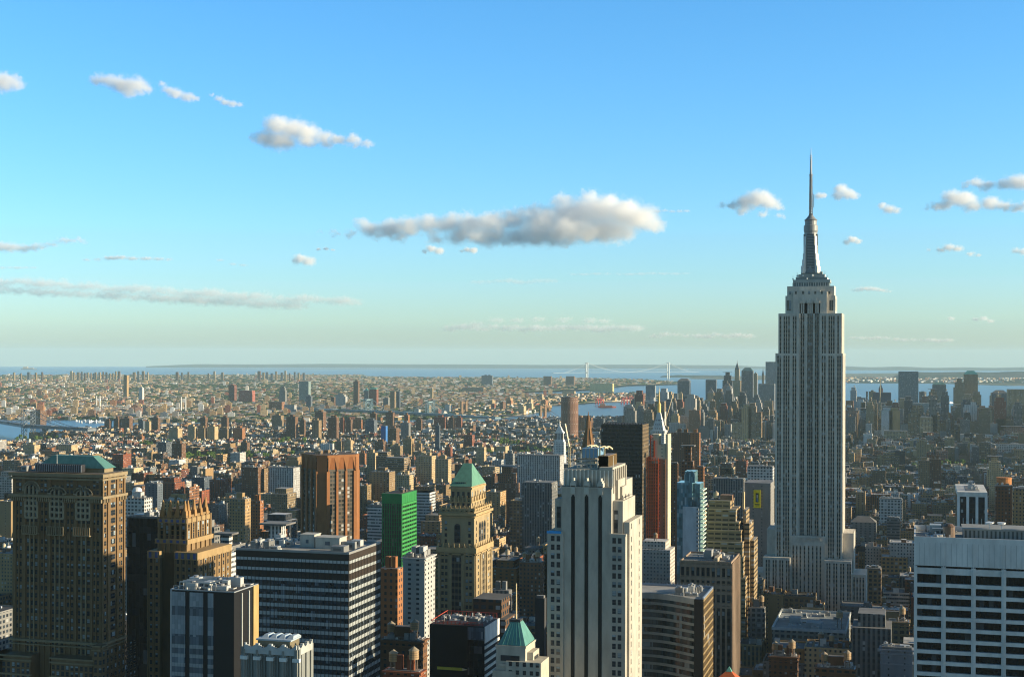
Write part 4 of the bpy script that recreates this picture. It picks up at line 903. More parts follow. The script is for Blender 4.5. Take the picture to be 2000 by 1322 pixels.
# ================================================================== pale setback tower in the centre (three black strips)
def five_hundred():
    d = 610; c_ = (.40, .37, .312); Z = lambda py, px=1150: zat(px, py, d); gx, Y0 = ground_pt(1194, d, 1100)
    X = lambda px, Y=None: x_on_Y(px, Y or Y0, 1100)
    root = thing('setback_tower', X(1150), Y0, 0, 'pale limestone stepped tower with three narrow black vertical strips, front centre', 'office tower')
    w = MB(col=c_); A, B = X(1096.5), X(1194)
    Yb = y_on_X(1211, B, 950); w.box(A, B, Y0, Y0 + 34, -1, Z(952)); w.box(A + 2, B - 3, Y0 + 33, Y0 + 62, -1, Z(955))
    # crown
    w.box(X(1098), B - .3, Y0 + 3.5, Y0 + 30, Z(952), Z(919)); n = 12
    for i in range(n + 1): q = X(1098) + (B - .3 - X(1098)) * i / n; w.box(q - .22, q + .22, Y0 + 3.1, Y0 + 3.6, Z(952), Z(920), col=(.66, .64, .56))
    for i in range(7): q = Y0 + 4 + 26 * i / 6; w.box(B - .4, B + .5, q - .5, q + .5, Z(965), Z(918))
    w.box(B - 6, B - .2, Y0 + 3.3, Y0 + 31, Z(920), Z(914)); w.box(B - 1, B + 1.2, Y0 + 8, Y0 + 24, -1, Z(940)); w.box(B - 1, B + 2.2, Y0 + 12, Y0 + 22, -1, Z(955))
    # west steps
    st = [(1213, 1228, 976, 5, 26), (1222, 1235.5, 1019, 3, 28), (1222, 1240, 1034, 9, 30)]
    w.box(B - 1, X(1214), Y0 + 2.5, Y0 + 30, -1, Z(979)); w.box(X(1207), X(1217.5, Y0 + 8), Y0 + 8, Y0 + 28, -1, Z(976))
    w.box(B - 1, X(1222), Y0 - .6, Y0 + 34, -1, Z(1043)); w.box(X(1215), X(1229.5, Y0 + 3), Y0 + 3, Y0 + 32, -1, Z(1020)); w.box(X(1220), X(1233, Y0 + 12), Y0 + 12, Y0 + 30, -1, Z(1034))
    # east steps
    w.box(X(1081), A + 1, Y0 + 2.5, Y0 + 28, -1, Z(978)); w.box(X(1069.5), A + 1, Y0 - .6, Y0 + 32, -1, Z(1041))
    # lips
    w.box(A - .25, B + .25, Y0 - .25, Y0 + 2, Z(955), Z(952)); w.box(B - 1, X(1222) + .2, Y0 - .8, Y0 + 1, Z(1046), Z(1043) + .3)
    w.build('wall', M_wall, root)
    for p in (1119, 1145.3, 1172):
        s_ = MB(col=(.01, .01, .01)); q = X(p); s_.box(q - .78, q + .78, Y0 - .12, Y0 + .2, 5, Z(972)); s_.prism([(q - .78, Y0 - .12), (q + .78, Y0 - .12), (q + .78, Y0 + .2), (q - .78, Y0 + .2)], Z(972), Z(967), scale=.2)
        s_.build('dark_strip', MATS['black_cladding'], root)
        f_ = MB(col=(.46, .45, .39))
        for hw, lo, hi in ((1.0, 966, 950), (1.25, 952, 944), (.85, 944, 940), (.4, 940, 935)): f_.box(q - hw, q + hw, Y0 - .45, Y0 + .1 if lo > 952 else Y0 + 3.4, Z(lo), Z(hi))
        f_.build('stone_ornament', M_wall, root)
    for a, b, lo, hi, Y in ((1199, 1206.5, 1041, 997, Y0 + 2.5), (1087.5, 1095, 1035, 993, Y0 + 2.5)):
        s_ = MB(col=(.05, .05, .05)); s_.box(X(a, Y), X(b, Y), Y - .12, Y + .2, Z(lo), Z(hi)); s_.build('window_strip', M_strip, root)
    wn_ = Windows(root, c_); fl = 17.15 / F * d; zs = [Z(1060) - fl * i for i in range(40) if Z(1060) - fl * i > 60]
    wn_.grid('n', 0, 0, Y0 - .6, 0, [X(p, Y0 - .6) for p in (1079.5, 1090.5, 1199.5, 1210.3)], zs, 1.55, 2.3)
    ex = X(1222); wn_.grid('w', 0, ex, Y0, 0, [6, 16, 26], zs, 1.3, 2.1)
    ex = X(1229.5, Y0 + 3); wn_.grid('w', 0, ex, Y0 + 3, 0, [4, 22], [Z(1034)] + zs, 1.3, 2.1)
    ex = X(1233, Y0 + 12); wn_.grid('w', 0, ex, Y0 + 12, 0, [3, 11], zs, 1.3, 2.1)
    ex = X(1217.5, Y0 + 8); wn_.grid('w', 0, ex, Y0 + 8, 0, [5, 12], [Z(p) for p in (1015, 1000, 988)], 1.5, 3.5)
    wn_.done()
    tp = MB(col=(.03, .28, .62)); tp.box(X(1069.5) - .2, A, Y0 - .8, Y0 - .4, Z(1045), Z(1040)); tp.build('tarpaulin', M_trim, root)
    # roof plant: open steel cage and a square metal tank
    rx = lambda px: X(px, Y0 + 8); zr = Z(919)
    s_ = MB(col=(.30, .30, .26)); a, b = rx(1128.5), rx(1168); 
    for x in (a, a + (b - a) * .27, a + (b - a) * .5, a + (b - a) * .68, b):
        for y in (Y0 + 6, Y0 + 14, Y0 + 24): s_.beam((x, y, zr), (x, y, Z(899)), .35)
    for zz_ in (zr + .3, Z(909), Z(900)):
        for y in (Y0 + 6, Y0 + 24): s_.beam((a, y, zz_), (b, y, zz_), .4)
        for x in (a, b): s_.beam((x, Y0 + 6, zz_), (x, Y0 + 24, zz_), .4)
    for i in range(4): q = a + (b - a) * i / 4; s_.beam((q, Y0 + 6, zr), (q + (b - a) / 4, Y0 + 6, Z(909)), .18)
    s_.box(a, b, Y0 + 5.8, Y0 + 6.6, Z(902), Z(899), col=(.5, .5, .46)); s_.build('steel_cage', M_metal, root)
    cc = MB(col=(.20, .14, .07)); cc.box(b + .3, X(1189, Y0 + 10), Y0 + 8, Y0 + 26, zr, Z(893)); 
    for i in range(9): cc.box(b + .2, X(1189, Y0 + 10) + .3, Y0 + 8 + i * 2.1, Y0 + 8.4 + i * 2.1, zr, Z(894), col=(.34, .26, .14))
    cc.build('louvre_housing', M_metal, root)
    tk = MB(col=(.16, .30, .44)); a2, b2 = rx(1135), rx(1166); tk.box(a2, b2, Y0 + 9, Y0 + 21, Z(898), Z(879)); 
    for i in range(5): tk.box(a2 + (b2 - a2) * i / 4 - .15, a2 + (b2 - a2) * i / 4 + .15, Y0 + 8.8, Y0 + 9, Z(898), Z(879), col=(.4, .38, .3))
    tk.build('steel_tank', M_metal, root)
    for p in (1142, 1149, 1167, 1176):
        pp = MB(col=(.62, .57, .42)); x = rx(p); zt_ = Z(876) if p < 1160 else Z(878)
        pp.beam((x, Y0 + 12, zr if p > 1160 else Z(879)), (x, Y0 + 12, zt_), .6); pp.beam((x, Y0 + 12, zt_), (x + 1.6, Y0 + 14, zt_ + .5), .6); pp.beam((x + 1.6, Y0 + 14, zt_ + .5), (x + 1.8, Y0 + 20, zt_ - 1), .6); pp.build('pipe', M_metal, root)
    for p, t_ in ((1191, 892), (1111, 890), (1127, 888)):
        ap = MB(col=(.6, .6, .55)); ap.cyl(X(p), Y0 + 7, .15, .1, zr, Z(t_), 6); ap.build('antenna', M_metal, root)
    clutter(root, X(1099), a, Y0 + 4, Y0 + 28, zr, 3, 4)
    claim(X(1068), X(1240), Y0 - 2, Y0 + 63, 200); LAND.append((1150, 1100, 'the three stripe limestone tower')); RECTS.append((610, 1069, 1240, 1040))
five_hundred()

# ================================================================== concave banded block and its neighbour
def concave():
    d = 685; gx, Y0 = ground_pt(1373, d, 1200); X1 = gx; z = zat(1373, 1170, d); X0 = x_on_Y(1215, Y0, 1200); Xc = x_on_Y(1356, Y0, 1200)
    Y1 = min(y_on_X(1392, X1, 1200), Y0 + 46); root = thing('office_block', (X0+X1)/2, Y0, 0, 'curved banded office block with a pale flat roof and black end wall', 'office block')
    n = 14; sag = 5.0; fr = [(X0 + (Xc - X0) * i / n, Y0 + 9.0 * math.sin(math.pi * (i / n) * .5 + math.pi * .5) ** 1.0 * (1 - i / n) + 7.0 * math.sin(math.pi * i / n) ) for i in range(n + 1)]
    out = fr + [(X1, Y0), (X1, Y1), (X0, Y1)]
    w = MB(); w.prism(out, -1, z - 1); w.build('window_wall', glassmat('teal_dark_glass', (.025, .04, .045), .08, .7, .8, (1.6, 3.6)), root)
    fl = 3.62; q = z - 2.6; k = 0
    while q > 30:
        s_ = MB(col=(.21, .22, .20)); h = 1.3
        f2 = [(x, y - .4) for x, y in fr]; s_.prism(f2 + [(x, y + .6) for x, y in fr[::-1]], q - h - 1.6, q - 1.6); s_.build('spandrel', M_wall, root); q -= fl
    t_ = MB(col=(.26, .27, .25)); t_.prism([(x, y - .5) for x, y in fr] + [(Xc, Y0 + 1)] + [(x, y + 1) for x, y in fr[::-1]][1:], z - 2.6, z + .1); t_.build('fascia', M_wall, root)
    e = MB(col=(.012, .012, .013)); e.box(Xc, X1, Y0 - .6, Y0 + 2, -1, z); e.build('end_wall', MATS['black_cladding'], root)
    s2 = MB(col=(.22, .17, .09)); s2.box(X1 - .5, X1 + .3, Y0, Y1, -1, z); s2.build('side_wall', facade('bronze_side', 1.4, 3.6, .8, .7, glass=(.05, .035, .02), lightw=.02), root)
    r = MB(col=(.36, .34, .30)); r.prism([(x, y + .3) for x, y in fr] + [(X1 - .4, Y0 + .4), (X1 - .4, Y1 - .4), (X0, Y1 - .4)], z - .5, z + .05); r.build('roof', M_roof, root)
    p_ = MB(col=(.2, .24, .3)); p_.box(X0, X1 + .3, Y1 - .5, Y1, z, z + 1.1); p_.box(X1 - .4, X1 + .3, Y0, Y1, z, z + .9)
    for i in range(24): p_.box(X0 + (X1 - X0) * i / 24, X0 + (X1 - X0) * i / 24 + .12, Y1 - .2, Y1, z + 1.1, z + 1.9)
    p_.build('parapet', M_metal, root); clutter(root, X1 - 18, X1 - 2, Y0 + 4, Y1 - 2, z + .05, 44, 10); clutter(root, X0 + 14, X1 - 20, Y0 + 16, Y1 - 2, z + .05, 45, 3)
    claim(X0, X1, Y0 - 2, Y1, z); LAND.append((1300, 1230, 'the curved banded block'))
concave()

def rosy_block():
    root, X0, X1, Y0, Y1, z = slab('office_tower', 'pinkish granite tower with tall paired top windows behind the curved banded block', 'office tower', 1328, 1428, 1440, 1101, 800)
    Y1 = Y0 + 38; c_ = (.27, .22, .185); Z = lambda py: zat(1380, py, 800); ww = X1 - X0; w = MB(col=c_); w.box(X0, X1, Y0 + .8, Y1, -1, z)
    n = 10
    for i in range(n + 1): q = ww * i / n; face_box(w, 'n', X0, X1, Y0 + .8, Y1, max(q - .5, 0), min(q + .5, ww), -1, z, .8)
    for py, h in ((1104, 1.6), (1129, 1.6), (1143, 2.2), (1156, 1.6), (1178, 1.4), (1184, 1.2)): w.box(X0 - .1, X1 + .1, Y0 - .2, Y0 + 1, Z(py) - h, Z(py))
    D = Y1 - Y0
    for i in range(8): q = D * i / 7; face_box(w, 'w', X0, X1, Y0, Y1, max(0, q - 1.1), min(D, q + 1.1), -1, z, .6)
    w.build('wall', M_wall, root)
    wn_ = Windows(root, c_); us = [ww * (i + .5) / n for i in range(n)]
    wn_.grid('n', X0, X1, Y0 + .8, Y1, us, [Z(1127)], 1.6, 5.6); wn_.grid('n', X0, X1, Y0 + .8, Y1, us, [Z(1140), Z(1154), Z(1177)], 1.5, 2.0)
    wn_.grid('w', X0, X1, Y0, Y1, [D * (i + .5) / 7 for i in range(7)], [Z(1127) + 2, Z(1140), Z(1154)], 1.8, 2.6); wn_.done()
    for i in range(n):
        s_ = MB(col=(.05, .045, .04)); u = ww * (i + .5) / n; face_box(s_, 'n', X0, X1, Y0 + .8, Y1, u - .85, u + .85, -1, Z(1186), .1); s_.build('window_strip', M_strip, root)
    s_ = MB(col=(.04, .04, .04)); s_.box(X0 + .2, X1 - .2, Y0 + .3, Y0 + 1, Z(1173), Z(1158)); s_.build('louvre_band', M_metal, root)
    for i in range(7): s_ = MB(col=(.10, .08, .06)); u = D * (i + .5) / 7; face_box(s_, 'w', X0, X1, Y0, Y1, u - 1.2, u + 1.2, -1, Z(1180), .1); s_.build('window_strip', M_strip, root)
    r = MB(col=(.20, .21, .20)); r.box(X0 + .5, X1 - .5, Y0 + 1.2, Y1 - .5, z - .2, z + .1); r.build('roof', M_roof, root)
    p_ = MB(col=c_); parapet(p_, X0, X1, Y0 + .4, Y1, z, 1.0, .5); p_.build('parapet', M_wall, root)
    b = MB(col=(.25, .25, .24)); b.box(X0 + ww*.42, X0 + ww*.56, Y0 + 12, Y0 + 20, z, z + 5.5); b.box(X1 - 10, X1 - 8, Y0 + 4, Y0 + 22, z, z + 2.4, col=(.4, .36, .3)); b.build('bulkhead', M_wall, root); clutter(root, X0, X1, Y0 + 2, Y1, z + .1, 55, 5)
    LAND.append((1385, 1120, 'the pinkish granite tower'))
rosy_block()

def black_square():
    root, X0, X1, Y0, Y1, z = slab('black_tower', 'big black flat-topped glass tower standing left of the red scaffolded tower', 'office tower', 1174, 1254, 1258.5, 830, 1500)
    Y1 = min(max(Y1, Y0 + 35), Y0 + 45)
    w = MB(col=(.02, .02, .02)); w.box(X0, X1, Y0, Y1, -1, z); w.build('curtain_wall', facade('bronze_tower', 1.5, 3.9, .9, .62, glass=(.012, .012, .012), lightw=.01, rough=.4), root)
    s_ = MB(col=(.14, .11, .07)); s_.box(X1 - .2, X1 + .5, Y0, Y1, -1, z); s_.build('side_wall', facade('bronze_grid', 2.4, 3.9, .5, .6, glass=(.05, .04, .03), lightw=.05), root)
    r = MB(col=(.03, .03, .03)); r.box(X0 + .4, X1 - .4, Y0 + .4, Y1 - .4, z, z + .5)
    for i in range(14): x = X0 + 2 + (X1 - X0 - 4) * i / 13; r.box(x, x + 1, Y0 + 5, Y0 + 6, z + .5, z + 1.6)
    r.build('roof', M_roof, root); LAND.append((1215, 950, 'the black flat-topped tower'))
black_square()

# ================================================================== red scaffolded tower and its neighbour clock tower
def red_scaffold():
    d = 1410; gx, Y0 = ground_pt(1283, d, 1000); X = lambda px, Y=None: x_on_Y(px, Y or Y0, 1000); Z = lambda py: zat(1283, py, d)
    root = thing('construction_tower', X(1283), Y0, 0, 'slim unfinished tower with red orange scaffolding up its left half', 'tower under construction')
    c = MB(col=(.30, .13, .07)); c.box(X(1285.5), X(1299), Y0 + 1, Y0 + 16, -1, Z(896)); c.build('brick_side', facade('red_brick_face', 4.5, 3.4, .2, .3, glass=(.05, .03, .02)), root)
    w = MB(col=(.60, .56, .44)); w.box(X(1299), X(1303.5), Y0 + 2, Y0 + 20, -1, Z(848)); w.box(X(1286), X(1300), Y0 + 2, Y0 + 18, Z(896), Z(868)); w.box(X(1272), X(1286), Y0 + 2, Y0 + 15, Z(905), Z(848)); w.build('wall', FAC[5], root)
    k = MB(col=(.42, .12, .05)); k.box(X(1262.5), X(1285), Y0 + 3, Y0 + 14, -1, Z(893)); k.build('core', M_wall, root)
    zs = floors(Z(893), 2, 3.3)
    s_ = MB(col=(.80, .15, .045))
    xs = [X(1262), X(1266.5), X(1271), X(1275.5), X(1280), X(1285)]
    for x in xs: s_.box(x - .22, x + .22, Y0 - .2, Y0 + .3, -1, Z(893)); s_.box(x - .2, x + .2, Y0 + 2, Y0 + 2.4, -1, Z(893))
    s_.build('scaffold', M_trim, root)
    for q in zs[:95]:
        f_ = MB(col=(.72, .14, .045)); f_.box(xs[0] - .2, xs[-1] + .3, Y0 - .1, Y0 + 3.2, q, q + .55); f_.build('scaffold_deck', M_trim, root)
    n_ = MB(col=(.55, .09, .03)); n_.box(xs[1] + 1, xs[2], Y0 + .5, Y0 + 2.5, Z(893), Z(850)); n_.box(xs[3], xs[4] - .8, Y0 + .5, Y0 + 2.5, Z(893), Z(860)); n_.build('hoist', M_trim, root)
    claim(X(1262), X(1304), Y0, Y0 + 20, 160); LAND.append((1283, 1000, 'the red scaffolded tower')); RECTS.append((1400, 1262, 1304, 850))
red_scaffold()
def pyramid_clock():
    d = 2050; gx, Y0 = ground_pt(1296, d, 850); X = lambda px, Y=None: x_on_Y(px, Y or Y0, 850); Z = lambda py: zat(1284, py, d); c_ = (.60, .58, .52)
    root = thing('clock_tower', X(1284), Y0, 0, 'white stone campanile with steep pyramid top and gilded lantern behind the red scaffolded tower', 'clock tower')
    w = MB(col=c_); a, b = X(1272), X(1297); w.box(a, b, Y0, Y0 + 22, -1, Z(842)); w.box(a - 1, b + 1, Y0 - 1, Y0 + 23, Z(846), Z(841)); w.build('wall', FAC[0], root)
    p_ = MB(col=(.52, .52, .49)); p_.pyr(a + 1, b - 1, Y0 + 1, Y0 + 21, Z(842), Z(806), 2.3, 2.3)
    for i in range(4):
        for j in range(3): x = a + 5 + i * 3.1 + .7 * j * (1 if i < 2 else -1) * .5; p_.box(x, x + .8, Y0 + 1.2 + j * 1.9, Y0 + 3 + j * 1.9, Z(838 - j * 8), Z(836 - j * 8), col=(.08, .08, .09))
    p_.build('pyramid_roof', M_wall, root)
    l_ = MB(col=(.62, .47, .14)); mx, my = (a + b) / 2, Y0 + 11; l_.cyl(mx, my, 2.6, 2.6, Z(806), Z(792), 10); l_.cyl(mx, my, 3.1, .6, Z(792), Z(784), 10); l_.cyl(mx, my, 1.2, .8, Z(784), Z(768), 8); l_.cyl(mx, my, .8, .1, Z(768), Z(755), 8); l_.build('lantern', M_metal, root)
    claim(a, b, Y0, Y0 + 23, 200); LAND.append((1285, 800, 'the white campanile'))
pyramid_clock()

def glass_teal():
    d = 1150; gx, Y0 = ground_pt(1352, d, 1000); X = lambda px, Y=None: x_on_Y(px, Y or Y0, 1000); Z = lambda py: zat(1350, py, d)
    root = thing('apartment_tower', X(1348), Y0, 0, 'turquoise glass tower with a tall blank white wall and balconies down one edge', 'apartment tower')
    gm = glassmat('teal_glass', (.11, .22, .25), .08, .8, .45, (1.5, 3.2))
    w = MB(); w.box(X(1322), X(1352), Y0, Y0 + 22, -1, Z(943)); w.box(X(1336), X(1356), Y0 + 3, Y0 + 18, Z(943), Z(921)); w.box(X(1352), X(1366), Y0 + 3, Y0 + 24, -1, Z(945)); w.build('curtain_wall', gm, root)
    mx = (X(1338) + X(1354)) / 2
    a_ = MB(col=(.35, .5, .5))
    for k in range(7):
        an = math.pi * k / 7; bn = math.pi * (k + 1) / 7; r_ = 4
        a_.beam((mx - r_ * math.cos(an), Y0 + 3, Z(929) + r_ * math.sin(an)), (mx - r_ * math.cos(bn), Y0 + 3, Z(929) + r_ * math.sin(bn)), .5)
    for x in (mx - 4, mx, mx + 4): a_.beam((x, Y0 + 2.8, Z(943)), (x, Y0 + 2.8, Z(928)), .45)
    a_.build('roof_frame', M_metal, root)
    b = MB(col=(.45, .46, .47)); b.box(X(1335), X(1364, Y0 - 4), Y0 - 4, Y0 + 2, -1, Z(989)); b.build('blank_wall', M_wall, root)
    e = MB(); 
    zs = floors(Z(989), 20, 3.2)
    for q in zs[:40]: s_ = MB(col=(.12, .13, .13)); x = X(1362, Y0 - 4); s_.box(x - .6, x + .6, Y0 - 4.15, Y0 - 3.9, q + .9, q + 2.3); s_.build('window', M_trim, root)
    g2 = MB(); g2.box(X(1364, Y0 - 4), X(1364, Y0 - 4) + 1.5, Y0 - 3, Y0 + 20, -1, Z(975)); g2.build('side_glass', gm, root)
    for q in floors(Z(950), 20, 3.2)[:50]: s_ = MB(col=(.50, .62, .52)); x = X(1364, Y0 - 4); s_.box(x + 1, x + 3.6, Y0 - 3.6, Y0 + 18, q, q + .9); s_.build('balcony', M_wall, root)
    claim(X(1322), X(1372), Y0 - 5, Y0 + 24, 165); LAND.append((1348, 1020, 'the turquoise glass tower')); RECTS.append((1150, 1322, 1374, 925))
glass_teal()

def ziggurat():
    d = 1150; gx, Y0 = ground_pt(1440, d, 1060); X = lambda px, Y=None: x_on_Y(px, Y or Y0, 1060); Z = lambda py: zat(1420, py, d); c_ = (.29, .235, .15)
    root = thing('setback_building', X(1420), Y0, 0, 'stepped cream brick block with ribbon windows right of the turquoise glass tower', 'building')
    steps = [(1384, 1426, 984, 14), (1379, 1437, 1000, 11), (1379, 1443, 1024, 9), (1379, 1447, 1040, 7), (1379, 1450, 1062, 4), (1379, 1452, 1090, 2), (1379, 1456, 1130, 0)]
    w = MB(col=c_)
    for pl, pr, yt, sb in steps: w.box(X(pl, Y0 + sb), X(pr, Y0 + sb), Y0 + sb, Y0 + 40, -1, Z(yt))
    w.box(X(1450), X(1463, Y0 + 12), Y0 + 14, Y0 + 44, -1, Z(1025)); w.box(X(1445), X(1457, Y0 + 20), Y0 + 20, Y0 + 44, -1, Z(1000)); w.box(X(1452), X(1471, Y0 + 12), Y0 + 18, Y0 + 46, -1, Z(1060))
    w.build('wall', facade('ribbon_brick', 5.5, 3.6, .82, .42, glass=(.06, .05, .035), lightw=.18), root)
    for pl, pr, yt, sb in steps: c = MB(col=(.40, .32, .2)); c.box(X(pl, Y0 + sb) - .3, X(pr, Y0 + sb) + .3, Y0 + sb - .35, Y0 + 40.2, Z(yt), Z(yt) + .9, tcol=(.2, .19, .17)); c.build('parapet', M_wall, root)
    h = MB(col=(.24, .16, .12)); h.box(X(1400), X(1424), Y0 + 20, Y0 + 30, Z(984), Z(972)); h.box(X(1450, Y0 + 26), X(1453.5, Y0 + 26), Y0 + 26, Y0 + 30, Z(1000), Z(966), col=(.6, .5, .33)); h.build('bulkhead', M_wall, root)
    tank_parts(root, X(1391), Y0 + 22, Z(984) + .9, 2.2, 4, 1.5, (.5, .45, .35)); clutter(root, X(1384), X(1400), Y0 + 16, Y0 + 38, Z(984) + .9, 88, 4)
    claim(X(1378), X(1471), Y0, Y0 + 46, 140); LAND.append((1425, 1050, 'the stepped cream block'))
ziggurat()

def billboard():
    root, X0, X1, Y0, Y1, z = slab('office_building', 'grey block carrying a tall yellow billboard on its front', 'office building', 1454, 1505, 1507, 945, 1500)
    Y1 = Y0 + 40; w = MB(col=(.22, .21, .19)); w.box(X0, X1, Y0, Y1, -1, z); w.build('wall', FAC[5], root)
    r = MB(col=(.2, .2, .2)); r.box(X0, X1, Y0, Y1, z, z + .8); r.build('roof', M_roof, root)
    X = lambda px: x_on_Y(px, Y0, 970); Z = lambda py: zat(1480, py, 1500)
    s_ = MB(col=(.78, .66, .02)); a, b = X(1472), X(1486); s_.box(a, b, Y0 - 1.2, Y0 - .4, Z(992), Z(957)); so_ = s_.build('billboard', M_trim, root)
    t_ = MB(col=(.02, .02, .02)); cx = (a + b) / 2; t_.box(cx - 1.5, cx + 1.5, Y0 - 1.35, Y0 - 1.2, Z(981), Z(963)); t_.box(cx - .45, cx + .45, Y0 - 1.45, Y0 - 1.35, Z(973), Z(966), col=(.75, .72, .6)); t_.box(cx - .5, cx + .6, Y0 - 1.45, Y0 - 1.35, Z(979.5), Z(974), col=(.2, .3, .35))
    for i, wd in enumerate((4.6, 3.6)): t_.box(cx - wd / 2, cx + wd / 2, Y0 - 1.32, Y0 - 1.2, Z(985.5 + 2.8 * i), Z(984.2 + 2.8 * i))
    t_.build('printed_picture', M_trim, so_); LAND.append((1480, 975, 'the yellow billboard'))
billboard()

# ================================================================== white gridded block, front right
def white_grid():
    d = 512; gx, Y0 = ground_pt(1785, d, 1150); X0 = gx; Z = lambda py: zat(1785, py, d); z = Z(1057); X1 = X0 + 62; Y1 = Y0 + 36
    root = thing('office_tower', X0 + 30, Y0, 0, 'white travertine tower with a blank top band and long black window bays, front right', 'office tower')
    wh = (.60, .60, .58); g = MB(); g.box(X0 + .3, X1, Y0 + 1.2, Y1 - .3, -1, z - 1); g.build('window_wall', glassmat('bay_black_glass', (.008, .009, .01), .06, .5, .5, (1.6, 3.9)), root)
    pitch = 21.65 / F * d; z0 = Z(1103)
    fr = MB(col=wh); fr.box(X0, X1, Y0 + .05, Y0 + 3, z0, z); fr.box(X0, X0 + .5, Y0 + .2, Y1, -1, z); fr.box(X1 - .5, X1, Y0 + .2, Y1, -1, z); fr.box(X0 + .5, X1 - .5, Y1 - .4, Y1, -1, z)
    fr.box(X0, X1, Y0 + .4, Y0 + 2, z0 - 3.0, z0 - .8)
    fo = fr.build('top_band', solid('travertine', wh, noise=.17, scale=.22), root)
    bay = 55.5 / F * d; nb = 6
    for i in range(nb + 1):
        x = X0 + bay * i; p_ = MB(col=wh); p_.box(x - (.0 if i == 0 else .75), x + (1.1 if i == 0 else .75), Y0 - .35, Y0 + 2, -1, z0 - .3)
        if i: p_.box(x - .12, x + .12, Y0 - .6, Y0 - .35, -1, z)
        p_.build('pier', MATS['travertine'], root)
    q = z0 - 3.9 - 2.2; k = 0
    while q > 60:
        s_ = MB(col=wh); s_.box(X0 + .3, X1 - .3, Y0 - .1, Y0 + 2, q - 1.3, q); s_.build('spandrel', MATS['travertine'], root); q -= pitch; k += 1
    lines = MB(col=(.35, .36, .36))
    for i in range(1, 34): lines.box(X0 + 1.8 * i - .06, X0 + 1.8 * i + .06, Y0 + .02, Y0 + .1, z0 + .3, z - .2)
    lines.build('panel_joint', M_trim, root, kind='stuff')
    p_ = MB(col=wh); parapet(p_, X0, X1, Y0 + .05, Y1, z, 1.8, .5); p_.build('parapet', MATS['travertine'], root)
    r = MB(col=(.33, .33, .31)); r.box(X0 + .5, X1 - .5, Y0 + .6, Y1 - .5, z - .3, z - .05); r.build('roof', M_roof, root)
    b = MB(col=(.30, .30, .28)); b.box(X0 + 17, X0 + 38, Y0 + 12, Y0 + 26, z, z + 3.6); b.box(X0 + 16.6, X0 + 38.4, Y0 + 11.6, Y0 + 26.4, z + 3.6, z + 3.9)
    for i in range(14): b.box(X0 + 17.5 + i * 1.45, X0 + 18.1 + i * 1.45, Y0 + 11.85, Y0 + 12, z + .6, z + 3.2, col=(.10, .10, .09))
    b.build('penthouse', M_wall, root)
    for x, y, h, rr_ in ((X0 + 12, Y0 + 10, 4.6, 2.2), (X0 + 45, Y0 + 9, 5.2, 1.6), (X0 + 52, Y0 + 11, 3.5, 2.0)):
        t_ = MB(col=(.13, .09, .07)); t_.cyl(x, y, rr_, rr_ * .95, z, z + h, 12); t_.cyl(x, y, rr_ * 1.05, rr_ * .5, z + h, z + h + 1, 12); t_.build('cooling_tower', M_metal, root)
    for x, c in ((X0 + 41, .8), (X0 + 54, .8), (X0 + 30, .7), (X0 + 26, .7)):
        t_ = MB(col=(c, c, c)); t_.beam((x, Y0 + 14, z + 3), (x, Y0 + 14, z + 5.4), .25); t_.lathe(x, Y0 + 13.6, [(.15, z + 5.0), (1.3, z + 5.6), (1.5, z + 6.2)], 12); t_.build('dish', M_metal, root)
    clutter(root, X0 + 2, X0 + 16, Y0 + 2, Y1, z, 17, 9); clutter(root, X0 + 39, X1, Y0 + 3, Y1, z, 18, 8)
    claim(X0, X1, Y0 - 1, Y1, z); LAND.append((1890, 1200, 'the white gridded tower')); RECTS.append((500, 1785, 2050, 1050))
white_grid()

def white_fins():   # dark tower with white columns, right
    d = 1000; gx, Y0 = ground_pt(1872, d, 1000); X0 = gx; X1 = x_on_Y(1926, Y0, 1000); Y1 = Y0 + 62; z = zat(1872, 960, d)
    root = thing('office_tower', (X0+X1)/2, Y0, 0, 'dark glass tower with white corner columns and flat white roof rim, right side', 'office tower')
    X0b = X0 - 0
    w = MB(col=(.02, .02, .022)); w.box(X0, X1, Y0, Y1, -1, z - 2); w.build('curtain_wall', facade('dark_bays', 1.5, 3.6, .9, .6, glass=(.02, .022, .03), lightw=.03), root)
    e = MB(col=(.10, .085, .06)); e.box(X0 - .5, X0 + .5, Y0 + 4, Y1, -1, z - 2); e.build('side_wall', M_wall, root)
    r = MB(col=(.62, .60, .55)); r.box(X0 - .8, X1 + .8, Y0 - .8, Y1 + .8, z - 3.2, z); r.box(X0 + 5, X1 - 4, Y0 + 8, Y1 - 12, z, z + .1, col=(.25, .25, .25)); r.build('roof', M_wall, root)
    n = 3
    for i in range(n + 1):
        x = X0 + (X1 - X0) * i / n; p_ = MB(col=(.66, .66, .64)); p_.box(x - .9, x + .9, Y0 - .9, Y0 + .4, -1, z - 3.2); p_.build('column', M_wall, root)
        if i < n: p_ = MB(col=(.5, .5, .5)); p_.box(x + 2.9, x + 3.3, Y0 - .5, Y0 + .3, -1, z - 18); p_.build('fin', M_wall, root)
    clutter(root, X0 + 5, X1 - 3, Y0 + 10, Y1 - 12, z + .1, 61, 4); claim(X0, X1, Y0 - 1, Y1, z); LAND.append((1890, 990, 'the white columned dark tower'))
white_fins()

